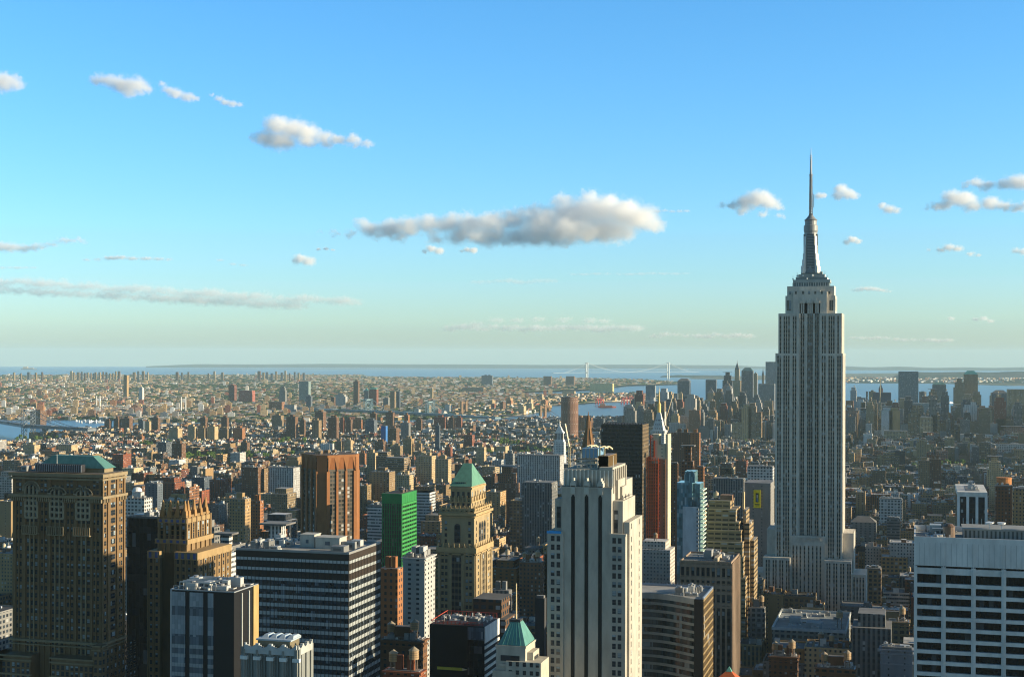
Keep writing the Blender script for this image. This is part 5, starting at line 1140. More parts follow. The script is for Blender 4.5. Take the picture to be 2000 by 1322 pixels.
# ================================================================== pale fluted block with a scalloped parapet, bottom edge
def scalloped():
    d = 500; gx, Y0 = ground_pt(580, d, 1290); X1 = gx; X0 = x_on_Y(478, Y0, 1290); Z = lambda py: zat(530, py, d); Y1 = Y0 + 12; c_ = (.20, .21, .195)
    root = thing('fluted_building', (X0+X1)/2, Y0, 0, 'pale fluted block with a white scalloped parapet at the bottom edge, front left', 'building')
    w = MB(col=c_); w.box(X0, X1, Y0 + .6, Y1, -1, Z(1278)); n = 4; ww = X1 - X0
    for i in range(n + 1): q = X0 + ww * i / n; w.box(q - 1.1, q + 1.1, Y0 - .4, Y0 + 1, -1, Z(1268)); w.box(q - .35, q + .35, Y0 - .9, Y0 - .3, -1, Z(1272))
    for i in range(n):
        q = X0 + ww * (i + .5) / n
        for k in (-1.1, 0, 1.1): w.box(q + k - .2, q + k + .2, Y0 + .2, Y0 + .8, -1, Z(1282))
    for i in range(4): q = Y0 + 12 * i / 3; w.box(X1 - .5, X1 + .5, q - 1, q + 1, -1, Z(1268))
    w.build('wall', M_wall, root)
    for i in range(n):
        s_ = MB(col=(.42, .44, .43)); a, b = X0 + ww * i / n, X0 + ww * (i + 1) / n
        for k in range(8):
            u0, u1 = k / 8, (k + 1) / 8; u = (u0 + u1) / 2; h = 3.1 - 1.7 * math.sin(math.pi * u); s_.box(a + (b - a) * u0, a + (b - a) * u1, Y0 - .6, Y0 + .5, Z(1280), Z(1280) + h + .8)
        s_.build('parapet', M_wall, root)
    for i in range(n + 1): q = X0 + ww * i / n; s_ = MB(col=(.6, .62, .6)); s_.box(q - 1.3, q + 1.3, Y0 - 1.1, Y0 + .2, Z(1292), Z(1285)); s_.build('stone_block', M_wall, root)
    for i in range(3):
        s_ = MB(col=(.36, .37, .34)); a = Y0 + 12 * i / 3
        for k in range(8): u = (k + .5) / 8; h = 3.1 - 1.7 * math.sin(math.pi * u); s_.box(X1 - .4, X1 + .6, a + 4 * k / 8, a + 4 * (k + 1) / 8, Z(1280), Z(1280) + h + .8)
        s_.build('parapet', M_wall, root)
    r = MB(col=(.08, .08, .08)); r.box(X0 + 1, X1 - 1, Y0 + 1, Y1, Z(1278), Z(1277)); r.build('roof', M_roof, root)
    b = MB(col=(.17, .16, .12)); b.box(X0 + 3.5, X1 - 4, Y0 + 3, Y0 + 11, Z(1277), Z(1257)); b.build('plant_housing', M_metal, root)
    t_ = MB(col=(.34, .40, .44)); t_.box(X0 + 3, X1 - 3.5, Y0 + 2.6, Y0 + 11.4, Z(1257), Z(1254))
    for i in range(4): t_.prism([(X0 + 4 + i * 3.2, Y0 + 5), (X0 + 6.4 + i * 3.2, Y0 + 5), (X0 + 6.4 + i * 3.2, Y0 + 12), (X0 + 4 + i * 3.2, Y0 + 12)], Z(1254), Z(1249), scale=.6)
    t_.build('housing_roof', M_metal, root); claim(X0, X1, Y0 - 1, Y1, 150); LAND.append((535, 1290, 'the scalloped parapet block'))
scalloped()
def red_pyramid():
    d = 640; X, Y = ground_pt(1424, d, 1310); Z = lambda py: zat(1424, py, d); root = thing('tile_roofed_turret', X, Y, 0, 'small red tiled pyramid roof with green tip at the bottom edge', 'turret')
    w = MB(col=(.25, .2, .14)); w.box(X - 9, X + 9, Y - 8, Y + 8, -1, Z(1345)); w.build('wall', FAC[0], root)
    r = MB(col=(.36, .10, .045)); r.pyr(X - 9.5, X + 9.5, Y - 8.5, Y + 8.5, Z(1345), Z(1305), 0, 0); r.build('tiled_roof', M_roof, root)
    c = MB(col=(.12, .32, .25)); c.pyr(X - 1.3, X + 1.3, Y - 1.2, Y + 1.2, Z(1310), Z(1300), 0, 0); c.build('finial', M_copper, root); claim(X - 10, X + 10, Y - 9, Y + 9, 100)
red_pyramid()
def low_roof():   # the wide low flat building at the foot of the mast tower
    d = 1060; gx, Y0 = ground_pt(1652, d, 1230); X1 = gx; X0 = x_on_Y(1508, Y0, 1230); Y1 = Y0 + 80; z = 57.0
    root = thing('low_flat_building', (X0+X1)/2, Y0, 0, 'wide low block with pale flat roof before the limestone mast tower', 'building')
    w = MB(col=(.20, .20, .17)); w.box(X0, X1, Y0, Y1, -1, z); w.build('wall', FAC[1], root)
    r = MB(col=(.24, .26, .26)); r.box(X0 + 1, X1 - 1, Y0 + 1, Y1 - 1, z, z + .3); r.build('roof', M_roof, root)
    p_ = MB(col=(.45, .47, .46)); parapet(p_, X0 - .3, X1 + .3, Y0 - .3, Y1 + .3, z, 2.2, .8); p_.build('parapet', M_wall, root)
    b = MB(col=(.3, .32, .33)); b.box(X0 + 24, X0 + 36, Y0 + 8, Y0 + 20, z, z + 5); b.box(X0 + 10, X0 + 18, Y0 + 30, Y0 + 42, z, z + 4); b.build('bulkhead', M_wall, root)
    clutter(root, X0, X1, Y0, Y1, z + .3, 91, 12); claim(X0, X1, Y0, Y1, z); LAND.append((1570, 1215, 'the wide low pale roof'))
    tank_parts(root, X0 + 48, Y0 + 14, z, 2.6, 4.2, 9, (.42, .31, .19))
low_roof()
# ------------------------------------------------------------------ named middle and far distance buildings
PAL = {'red brick': (.22, .08, .045), 'brown brick': (.15, .085, .05), 'orange brick': (.30, .14, .065), 'tan': (.34, .25, .14), 'cream': (.46, .37, .24), 'grey': (.20, .195, .18), 'white': (.54, .52, .48), 'dark': (.05, .05, .052), 'buff': (.25, .19, .12), 'slate': (.10, .12, .14), 'pink': (.33, .19, .15)}
def dist(yb, zg=-13): return F * (H - zg) / (yb - 692)
def foot(pl, pr, d, asp=1.0, py=850):
    pm = (pl + pr) / 2; phi = TH - math.atan((pm - 1000) / F)
    wpx = (pr - pl) / F * d; w = wpx / (math.cos(phi) + asp * abs(math.sin(phi))); dep = w * asp
    cx, cy_ = ground_pt(pm, d + dep / 2, py); return cx - w/2, cx + w/2, cy_ - dep/2, cy_ + dep/2
def gz(X, Y, d):
    return ground_z(X, Y) if d < 6900 else bk_z(X, Y)
def tb(name, label, cat, pl, pr, yt, d, col, fac=0, crown='cap', asp=.8, group=None, key=None, ccol=None):
    c_ = PAL[col] if isinstance(col, str) else col
    x0, x1, y0, y1 = foot(pl, pr, d, asp); z = zat((pl+pr)/2, yt, d); zg = -22 - drop(x0, y0)
    root = thing(name, (x0+x1)/2, (y0+y1)/2, zg, label, cat, group); w, dp = x1 - x0, y1 - y0; hb = z
    m = MB(col=c_)
    if crown in ('cap', 'tanks'): hb = z - min(6, (z - zg) * .1)
    if crown in ('pyr', 'spire', 'hip'): hb = zg + (z - zg) * {'pyr': .86, 'spire': .62, 'hip': .93}[crown]
    if crown == 'step': hb = zg + (z - zg) * .8
    if crown == 'round':
        m.lathe((x0+x1)/2, (y0+y1)/2, [(w/2, zg), (w/2, z - 3)], 20)
    elif crown == 'taper': m.box(x0, x1, y0, y1, zg, zg + (z-zg)*.5); m.prism([(x0+2, y0+2), (x1-2, y0+2), (x1-2, y1-2), (x0+2, y1-2)], zg + (z-zg)*.5, z, scale=.75)
    else: m.box(x0, x1, y0, y1, zg, hb)
    if crown == 'spire': m.box(x0 + w*.22, x1 - w*.22, y0 + dp*.22, y1 - dp*.22, hb, zg + (z-zg)*.82)
    if crown == 'step': m.box(x0 + w*.12, x1 - w*.12, y0 + dp*.12, y1 - dp*.12, hb, z - (z-zg)*.08); m.box(x0 + w*.28, x1 - w*.28, y0 + dp*.28, y1 - dp*.28, z - (z-zg)*.08, z)
    m.build('wall', FAC[fac], root)
    r = MB(col=ccol or (.16, .15, .14)); e = .5
    if crown == 'pyr': r.pyr(x0, x1, y0, y1, hb, z, 0, 0)
    elif crown == 'hip': r.pyr(x0, x1, y0, y1, hb, z, w*.25, dp*.1)
    elif crown == 'spire':
        zz_ = zg + (z-zg)*.82; r.pyr(x0 + w*.22, x1 - w*.22, y0 + dp*.22, y1 - dp*.22, zz_, zg + (z-zg)*.94, w*.04, dp*.04); r.cyl((x0+x1)/2, (y0+y1)/2, w*.05, w*.01, zg + (z-zg)*.93, z, 6)
    elif crown == 'cap':
        cc = ccol or tuple(q * .9 for q in c_); r.col = cc; r.box(x0 + w*.3, x1 - w*.3, y0 + dp*.3, y1 - dp*.25, hb, z, tcol=(.15, .14, .13)); r.box(x0 + e, x1 - e, y0 + e, y1 - e, hb, hb + .2, col=(.17, .16, .15))
    elif crown == 'tanks':
        r.box(x0 + e, x1 - e, y0 + e, y1 - e, hb, hb + .2, col=(.17, .16, .15))
        for q in (.25, .6): r.box(x0 + w*q, x0 + w*(q+.2), y0 + dp*.3, y0 + dp*.7, hb, z, col=tuple(v*.9 for v in c_))
    elif crown == 'round': r.lathe((x0+x1)/2, (y0+y1)/2, [(w/2 - .5, z - 3), (w/2 - .5, z - 2.6), (w*.2, z - 2.6), (w*.2, z)], 20)
    elif crown == 'slope': r.poly([(x0, y0, z), (x1, y0, z), (x1, y1, z), (x0, y1, z)])
    else: r.box(x0 + e, x1 - e, y0 + e, y1 - e, z, z + 1.2, tcol=(.2, .2, .19)) if crown != 'taper' else r.box(x0 + w*.3, x1 - w*.3, y0 + dp*.3, y1 - dp*.3, z, z + 1)
    r.build('roof', M_roof, root)
    if d < 1000 and w > 12 and crown in ('tanks', 'cap', 'flat'):
        for q, o_ in ((hb - 3, .5), (hb - 9, .3), (hb - .8, .9)): cm = MB(col=tuple(v * 1.1 for v in c_)); cm.box(x0 - o_, x1 + o_, y0 - o_, y1 + o_, q, q + .7); cm.build('cornice', M_wall, root)
    if d < 2400 and w > 14: clutter(root, x0, x1, y0, y1, hb + .2 if crown in ('cap', 'tanks') else (hb if crown == 'flat' else -500), int(pl), 5)
    if d < 1300 and crown in ('flat', 'cap', 'tanks') and 'loft' in name: tank_parts(root, x0 + w*.8, y0 + dp*.3, hb, 2.1, 3.6, 5, (.36, .27, .17)); tank_parts(root, x0 + w*.2, y0 + dp*.4, hb, 1.9, 3.4, 3.5, (.30, .21, .12))
    claim(x0, x1, y0, y1, z, 2)
    if key: LAND.append(((pl+pr)/2, (yt + 692 + 260*F/d)/2 if d > 2500 else yt + 40, key))
    return root
T = 'apartment tower'; O = 'office tower'
# --- Manhattan, middle distance: left edge, right edge, roof row, distance
for a in [
 ('loft_building', 'dim brown loft with crowded roof under the orange stepped block', 'building', 744, 836, 1226, 690, 'brown brick', 0, 'cap', .5, None, 'the crowded roof loft'),
 ('loft_building', 'dark red loft at the bottom edge beside the black pencil block', 'building', 752, 830, 1282, 600, 'red brick', 0, 'tanks', .4),
 ('black_block', 'black slab block hidden close left of the three stripe limestone tower', 'office block', 1046, 1068, 1168, 700, 'dark', 5, 'flat'),
 ('office_building', 'grey stone block with a sunlit edge right of the green pyramid tower', 'office building', 957, 1001, 1136, 1000, 'grey', 3, 'tanks', .6, None, 'the grey stone block'),
 ('loft_building', 'dark red brick loft left of the three stripe limestone tower', 'building', 1014, 1064, 1084, 1180, 'brown brick', 0, 'tanks', .5),
 ('loft_building', 'cream loft with a white penthouse left of the white gridded tower', 'building', 1712, 1776, 1196, 980, 'buff', 1, 'cap', .5, None, 'the penthouse loft'),
 ('warehouse', 'plain blue grey blank-topped block beside the white gridded tower', 'building', 1722, 1783, 1268, 840, (.20, .22, .25), 5, 'flat', .5),
 ('loft_building', 'narrow block with dark water tower housing below the wide low pale roof', 'building', 1596, 1672, 1284, 820, 'brown brick', 1, 'cap', .5, None, 'the dark housing loft'),
 ('loft_building', 'dim brick loft below the left end of the wide low pale roof', 'building', 1504, 1560, 1262, 860, 'brown brick', 0, 'tanks', .5),
 ('loft_building', 'small pale loft by the street left of the limestone mast tower foot', 'building', 1462, 1496, 1172, 1150, 'grey', 1, 'cap', .7),
 ('apartment_tower', 'two-tone cream tower, left of the three above the hipped copper roof', T, 47, 78, 864, 3500, 'cream', 0, 'cap'),
 ('apartment_tower', 'tan tower, middle of the three above the hipped copper roof', T, 79, 114, 875, 3450, 'orange brick', 0, 'tanks'),
 ('apartment_tower', 'pale balconied tower, right of the three above the hipped copper roof', T, 114, 152, 869, 3500, 'cream', 4, 'flat'),
 ('apartment_tower', 'lone dark brown tower with stacked rooftop blocks amid low houses', T, 336, 363, 861, 3300, 'brown brick', 0, 'cap', .8, None, 'the lone brown tower'),
 ('apartment_tower', 'white block with a rounded rooftop dome beside the brown brick hipped tower', T, 244, 297, 962, 1550, 'white', 1, 'cap', .7, None, 'the domed white block'),
 ('apartment_tower', 'dark balconied slab left of its tan twin, behind the pinnacled tower', T, 284, 318, 945, 1900, 'slate', 4, 'flat'),
 ('apartment_tower', 'tan slab with yellow lit side right behind the pinnacled tower', T, 318, 378, 966, 1350, 'tan', 0, 'tanks'),
 ('white_building', 'white stepped building left of the flat banded office block', 'office building', 418, 468, 1045, 1000, 'white', 2, 'step', .8, None, 'the white stepped building'),
 ('apartment_tower', 'tall tan tower with a gold lit side above the white stepped building', T, 450, 490, 963, 1500, 'tan', 0, 'cap'),
 ('apartment_tower', 'gold lit tan slab immediately left of the orange cornerwise tower group', T, 490, 515, 967, 1550, 'orange brick', 0, 'tanks'),
 ('apartment_tower', 'brown tower with thin rooftop stack, upper left of the orange cornerwise tower', T, 472, 516, 905, 2300, 'brown brick', 0, 'cap'),
 ('hospital_block', 'white and dark striped long block with flat roof left of the orange cornerwise tower', 'hospital block', 526, 586, 914, 2300, 'white', 3, 'flat', .6, None, 'the striped hospital block'),
 ('apartment_tower', 'dark block with blue grey ribbons directly left of the flat banded office roof', T, 392, 430, 1016, 1250, 'grey', 1, 'cap'),
 ('white_building', 'white lacy building with stepped top just above the flat banded office roof', 'building', 504, 580, 1026, 1100, 'white', 3, 'step'),
 ('apartment_tower', 'orange brick stepped block right against the flat banded office block', T, 741, 788, 1088, 760, 'orange brick', 0, 'tanks', .8, None, 'the orange stepped block'),
 ('office_building', 'tall white brick slab with rows of small windows left of the green pyramid tower', 'office building', 787, 851, 1070, 900, (.40, .40, .38), 4, 'tanks', 1.4, None, 'the white brick slab'),
 ('office_building', 'pale curved white office block with sloping roof behind the green netted tower', 'office building', 812, 851, 961, 1700, 'white', 2, 'slope', 1.2),
 ('office_building', 'low pale banded office block left of the green netted tower', 'office building', 718, 756, 988, 1600, 'white', 2, 'flat'),
 ('apartment_tower', 'grey and gold slab tower just right of the orange cornerwise tower', T, 722, 772, 914, 2200, 'buff', 4, 'cap', .8, None, 'the grey and gold slab'),
 ('apartment_tower', 'cream tower beside the grey and gold slab', T, 772, 808, 920, 2150, 'cream', 0, 'tanks'),
 ('apartment_tower', 'broad cream slab left of a taller cream slab, above the green pyramid tower', T, 812, 852, 884, 2600, 'cream', 0, 'tanks'),
 ('apartment_tower', 'taller cream slab with lit side, above the green pyramid tower', T, 850, 882, 890, 2500, 'cream', 4, 'cap'),
 ('apartment_tower', 'cream block with ribbon rows above the orange cornerwise tower', T, 752, 800, 895, 2500, 'buff', 2, 'flat'),
 ('apartment_tower', 'pale narrow tower with rooftop blocks directly right of the cornerwise crown', T, 716, 738, 878, 2700, 'cream', 0, 'cap'),
 ('department_store', 'long white block with tall pilasters below the white spired clock tower', 'building', 1010, 1102, 890, 2350, 'white', 3, 'flat', .4, None, 'the long white block'),
 ('office_building', 'brown block with punched windows left of the long white block', 'office building', 966, 1016, 912, 2100, 'brown brick', 0, 'step'),
 ('office_building', 'teal corniced stone block left of the three stripe limestone tower', 'office building', 1020, 1090, 944, 1650, 'grey', 3, 'flat', .8, None, 'the teal corniced block'),
 ('apartment_tower', 'brown gridded twin slab right of the white campanile', T, 1313, 1352, 838, 2500, 'brown brick', 0, 'tanks', .6, None, 'the brown gridded slab'),
 ('apartment_tower', 'golden slab stepping right of the brown gridded slab', T, 1348, 1368, 838, 2450, 'orange brick', 4, 'cap'),
 ('apartment_tower', 'dark brown tower topped by a gold box behind the turquoise glass tower', T, 1328, 1360, 872, 1500, 'brown brick', 0, 'step', .8, None, 'the gold capped brown tower'),
 ('apartment_tower', 'brown tower with orange lit edge right behind the turquoise glass tower', T, 1306, 1326, 905, 1500, 'brown brick', 0, 'flat'),
 ('apartment_tower', 'orange edged brown shaft right of the gold capped brown tower', T, 1360, 1376, 912, 1500, 'orange brick', 0, 'flat'),
 ('office_building', 'grey gridded long block behind the stepped cream block', 'office building', 1392, 1456, 936, 1800, 'grey', 3, 'flat', .5),
 ('office_building', 'white low block with dark window rows left of the limestone mast tower', 'office building', 1460, 1512, 912, 2000, 'white', 1, 'flat', .6),
 ('office_building', 'maroon block with a green copper corner below the turquoise glass tower', 'office building', 1380, 1422, 1075, 960, 'brown brick', 5, 'cap', .8),
 ('loft_building', 'pale ribbed wing building right of the limestone mast tower foot', 'building', 1690, 1722, 1112, 1330, 'buff', 1, 'flat', 1.2),
 ('armory_building', 'arched stone building with a mansard roof right of the limestone mast tower', 'building', 1662, 1712, 1010, 1750, 'grey', 4, 'hip', .7, None, 'the mansard roofed building'),
 ('office_building', 'white gridded wide window block right of the mansard roofed building', 'office building', 1718, 1762, 975, 1900, 'white', 1, 'flat', .7, None, 'the wide window white block'),
 ('office_building', 'grey gridded tall block in front of the wide window white block', 'office building', 1733, 1758, 1012, 1700, 'grey', 2, 'flat', .8),
 ('apartment_tower', 'brown brick tower with a round orange drum on its roof at the right edge', T, 1944, 1978, 950, 1400, 'brown brick', 0, 'flat', .8, None, 'the drum topped tower'),
 ('apartment_tower', 'tan balconied tower at the extreme right edge beside the drum topped tower', T, 1978, 2040, 956, 1350, 'tan', 0, 'flat', .6),
 ('apartment_tower', 'cream block with a lit stepped top, upper right', T, 1928, 1958, 892, 2500, 'cream', 0, 'step'),
 ('apartment_tower', 'dark tower with lit orange edge, upper right of the wide window white block', T, 1815, 1838, 890, 2700, 'brown brick', 0, 'tanks'),
 ('apartment_tower', 'cream tower with gold edge left of a dark twin, upper right', T, 1794, 1815, 893, 2650, 'buff', 0, 'cap'),
 ('office_building', 'beige gridded building below the brown pointed offices, right of the limestone mast tower', 'office building', 1727, 1771, 842, 4300, 'cream', 1, 'flat', .5),
 ('office_building', 'white gridded long block at the right edge', 'office building', 1946, 2000, 868, 3600, 'white', 1, 'flat', .3),
 ('office_building', 'grey long terrace block left of the white gridded long block', 'office building', 1840, 1905, 862, 4000, 'grey', 0, 'tanks', .3),
 ('apartment_building', 'orange square block glowing below the pale gridded tower', 'building', 1811, 1823, 845, 4300, (.55, .16, .08), 5, 'flat'),
 ('office_tower', 'pale gridded tower below the sloping glass block', O, 1797, 1821, 816, 4400, 'cream', 1, 'flat'),
 ('office_building', 'beige stepped block below the brown paired offices', 'office building', 1864, 1912, 830, 4600, 'buff', 1, 'step', .5),
 ]: tb(*a)
# --- housing slabs near the river, left half
hous = [(96,117,842,4650,'brown brick'),(117,133,841,4700,'red brick'),(155,172,848,4500,'red brick'),(180,196,846,4550,'red brick'),(154,176,861,4250,'red brick'),(177,198,860,4250,'orange brick'),(199,216,859,4300,'red brick'),(210,226,847,4600,'red brick'),(217,240,860,4200,'red brick'),(242,268,851,4350,'brown brick'),(268,282,849,4350,'orange brick'),
 (204,218,818,4900,'brown brick'),(222,236,814,4900,'brown brick'),(237,259,813,4900,'brown brick'),(270,283,818,4850,'slate'),(283,295,819,4750,'cream'),(296,313,812,4800,'brown brick'),
 (330,356,833,4400,'cream'),(367,385,829,4350,'cream'),(386,404,832,4350,'buff'),(405,426,829,4350,'cream'),(427,452,834,4400,'buff'),(455,479,832,4400,'orange brick'),(391,406,812,4900,'brown brick'),(432,447,812,4900,'brown brick'),
 (531,554,808,5050,'buff'),(559,582,810,4500,'brown brick'),(585,597,816,4650,'brown brick'),(609,628,817,4450,'buff'),(615,637,801,5000,'brown brick'),(641,662,811,4480,'brown brick'),(663,674,815,4700,'red brick'),(675,689,816,4700,'brown brick'),(689,712,816,5000,'orange brick'),(713,737,817,4700,'slate'),(722,737,804,5000,'brown brick'),
 (753,771,802,5000,'brown brick'),(789,800,807,5000,'orange brick'),(812,825,815,4900,'brown brick'),(847,874,811,5000,'red brick'),(876,889,812,5000,'brown brick'),(890,903,812,5000,'red brick'),
 (654,670,857,3700,'buff'),(671,689,855,3700,'cream'),(732,755,858,3650,'brown brick'),(766,787,866,3600,'buff'),(787,809,852,3650,'tan'),(811,825,861,3650,'tan'),(757,780,832,4200,'brown brick'),(783,802,822,4500,'grey'),(850,860,826,3900,'slate'),(906,927,845,3900,'red brick'),
 (470,488,860,3800,'brown brick'),(1130,1158,812,5000,'brown brick'),(1160,1182,814,5050,'slate'),(1205,1216,812,5000,'slate'),(1216,1232,808,5000,'brown brick'),(1233,1246,806,4950,'tan'),(1125,1142,812,4800,'orange brick'),
 (0,14,888,3500,'tan'),(16,46,893,3350,'brown brick'),(60,90,800,5600,'brown brick'),(118,150,905,3250,'brown brick'),(868,884,868,3500,'red brick'),(986,1006,880,3000,'grey'),(930,950,868,3300,'cream'),(560,580,905,3000,'brown brick'),(700,716,880,3200,'orange brick')]
ordn = ['first', 'second', 'third', 'fourth', 'fifth', 'sixth', 'seventh', 'eighth', 'ninth', 'tenth', 'eleventh', 'twelfth', 'thirteenth', 'fourteenth', 'fifteenth', 'sixteenth', 'seventeenth', 'eighteenth', 'nineteenth', 'twentieth'] + ['twenty ' + q for q in ('first', 'second', 'third', 'fourth', 'fifth', 'sixth', 'seventh', 'eighth', 'ninth')]
bycol = {}
for h in sorted(hous): bycol.setdefault(h[4], []).append(h)
for c_, L_ in bycol.items():
    for i, (pl, pr, yt, d, _) in enumerate(L_):
        o_ = ordn[min(i, 28)]
        tb('housing_tower', f'{c_} river housing slab, {o_} from the left among the {c_} ones', T, pl, pr, yt, d, c_, 4 if i % 3 == 0 else 0, ('cap', 'tanks', 'cap')[i % 3], .7 + .25 * (i % 2), 'public housing slabs near the river')
for i, p in enumerate((745,)):
    tb('wrapped_tower', 'unfinished block wrapped in bright blue sheeting among the housing slabs', 'building under construction', 744, 757, 832, 4250, (.04, .16, .42), 5, 'flat', 1, None, 'the blue wrapped block')
tb('round_tower', 'broad brown fluted tower with rounded corners standing alone beside the harbour', T, 1092, 1133, 774, 4600, (.27, .15, .10), 3, 'round', 1, None, 'the brown rounded tower')
# --- Brooklyn
for a in [
 ('clock_tower', 'slender pale clock tower with dark scaffolded top above the Brooklyn roofs', 'clock tower', 241, 251, 733, 8600, 'tan', 5, 'flat', .9, None, 'the Brooklyn clock tower'),
 ('apartment_tower', 'slim white tower right of the Brooklyn clock tower', T, 271, 281, 755, 8300, 'white', 5, 'cap'),
 ('apartment_building', 'salmon block at the foot of the Brooklyn clock tower', 'building', 230, 243, 780, 7900, 'pink', 0, 'flat'),
 ('apartment_tower', 'tall reddish tower in downtown Brooklyn left of a wide red block', T, 446, 462, 750, 8100, 'red brick', 3, 'cap', .8, None, 'the tall reddish tower'),
 ('apartment_building', 'wide red block right of the tall reddish tower', 'building', 466, 498, 763, 8000, (.42, .13, .09), 1, 'flat', .5),
 ('office_building', 'grey green low block left of the wide red block', 'office building', 375, 406, 802, 6600, 'cream', 1, 'tanks', .5),
 ('warehouse', 'long red brick warehouse with arched pale windows on the Brooklyn shore', 'warehouse', 304, 364, 812, 6300, 'red brick', 3, 'tanks', .3, None, 'the long arched warehouse'),
 ('office_tower', 'pale blue green tower with a flat top in downtown Brooklyn', O, 584, 607, 745, 7900, (.28, .36, .33), 3, 'flat', .6, None, 'the blue green tower'),
 ('office_tower', 'grey stepped tower left of the blue green tower', O, 545, 561, 754, 7900, 'grey', 0, 'step'),
 ('office_tower', 'dark slim tower in front of the blue green tower', O, 598, 610, 771, 7300, 'slate', 0, 'cap'),
 ('office_tower', 'wide pale block with rounded roof in downtown Brooklyn', O, 652, 680, 768, 7500, 'white', 2, 'step', .6),
 ('apartment_tower', 'brown tower at the left end of the pale rounded block', T, 646, 655, 776, 7200, 'brown brick', 0, 'flat'),
 ('office_tower', 'dark brown tower tallest of downtown Brooklyn', O, 690, 702, 742, 7700, 'brown brick', 0, 'cap', .8, None, 'the tallest Brooklyn tower'),
 ('office_tower', 'red block with green stepped roof in downtown Brooklyn', O, 721, 739, 757, 7500, 'red brick', 0, 'hip', .7, None, None, (.10, .3, .24)),
 ('office_tower', 'dark pointed roof tower beside the red block with green roof', O, 711, 721, 757, 7500, 'slate', 0, 'pyr', .8, None, None, (.12, .32, .28)),
 ('apartment_tower', 'grey green slab pair left of the Manhattan side bridge tower', T, 748, 761, 775, 7000, 'grey', 0, 'tanks'),
 ('apartment_tower', 'pale slab right of the grey green slab pair', T, 762, 773, 765, 7100, 'buff', 4, 'flat'),
 ('apartment_tower', 'dark slab next to the pale slab', T, 774, 782, 765, 7150, 'slate', 4, 'flat'),
 ('office_building', 'rust gridded block at the Brooklyn shore', 'office building', 525, 556, 785, 6900, 'orange brick', 1, 'flat', .5),
 ('office_building', 'white striped block at the Brooklyn shore', 'office building', 555, 579, 791, 6700, 'white', 3, 'flat', .5),
 ('apartment_tower', 'dark paired block alone near the bay in south Brooklyn', T, 940, 963, 732, 12500, 'slate', 0, 'tanks', .4),
 ('apartment_tower', 'dark brown block, left of two by the harbour mouth', T, 1061, 1078, 735, 12300, 'brown brick', 0, 'flat', .6),
 ('apartment_tower', 'dark brown block, right of two by the harbour mouth', T, 1105, 1123, 735, 12400, 'brown brick', 0, 'flat', .6),
 ('warehouse', 'long yellow warehouse terraces on the Brooklyn army pier', 'warehouse', 1152, 1199, 749, 11300, (.62, .5, .26), 5, 'flat', .3),
 ('warehouse', 'long pale pier shed left of the brown rounded tower', 'warehouse', 1098, 1124, 764, 9600, 'cream', 5, 'flat', .4),
 ('apartment_tower', 'cream tower above the Manhattan bridge right tower', T, 840, 846, 757, 8500, 'cream', 5, 'cap'),
 ('apartment_building', 'golden block on the Brooklyn shore left of the brown rounded tower', 'building', 988, 1003, 782, 7600, 'tan', 0, 'cap'),
 ('warehouse', 'long cream ribbed warehouse row in middle Brooklyn', 'warehouse', 903, 948, 757, 10200, 'cream', 3, 'flat', .3),
 ]: tb(*a)
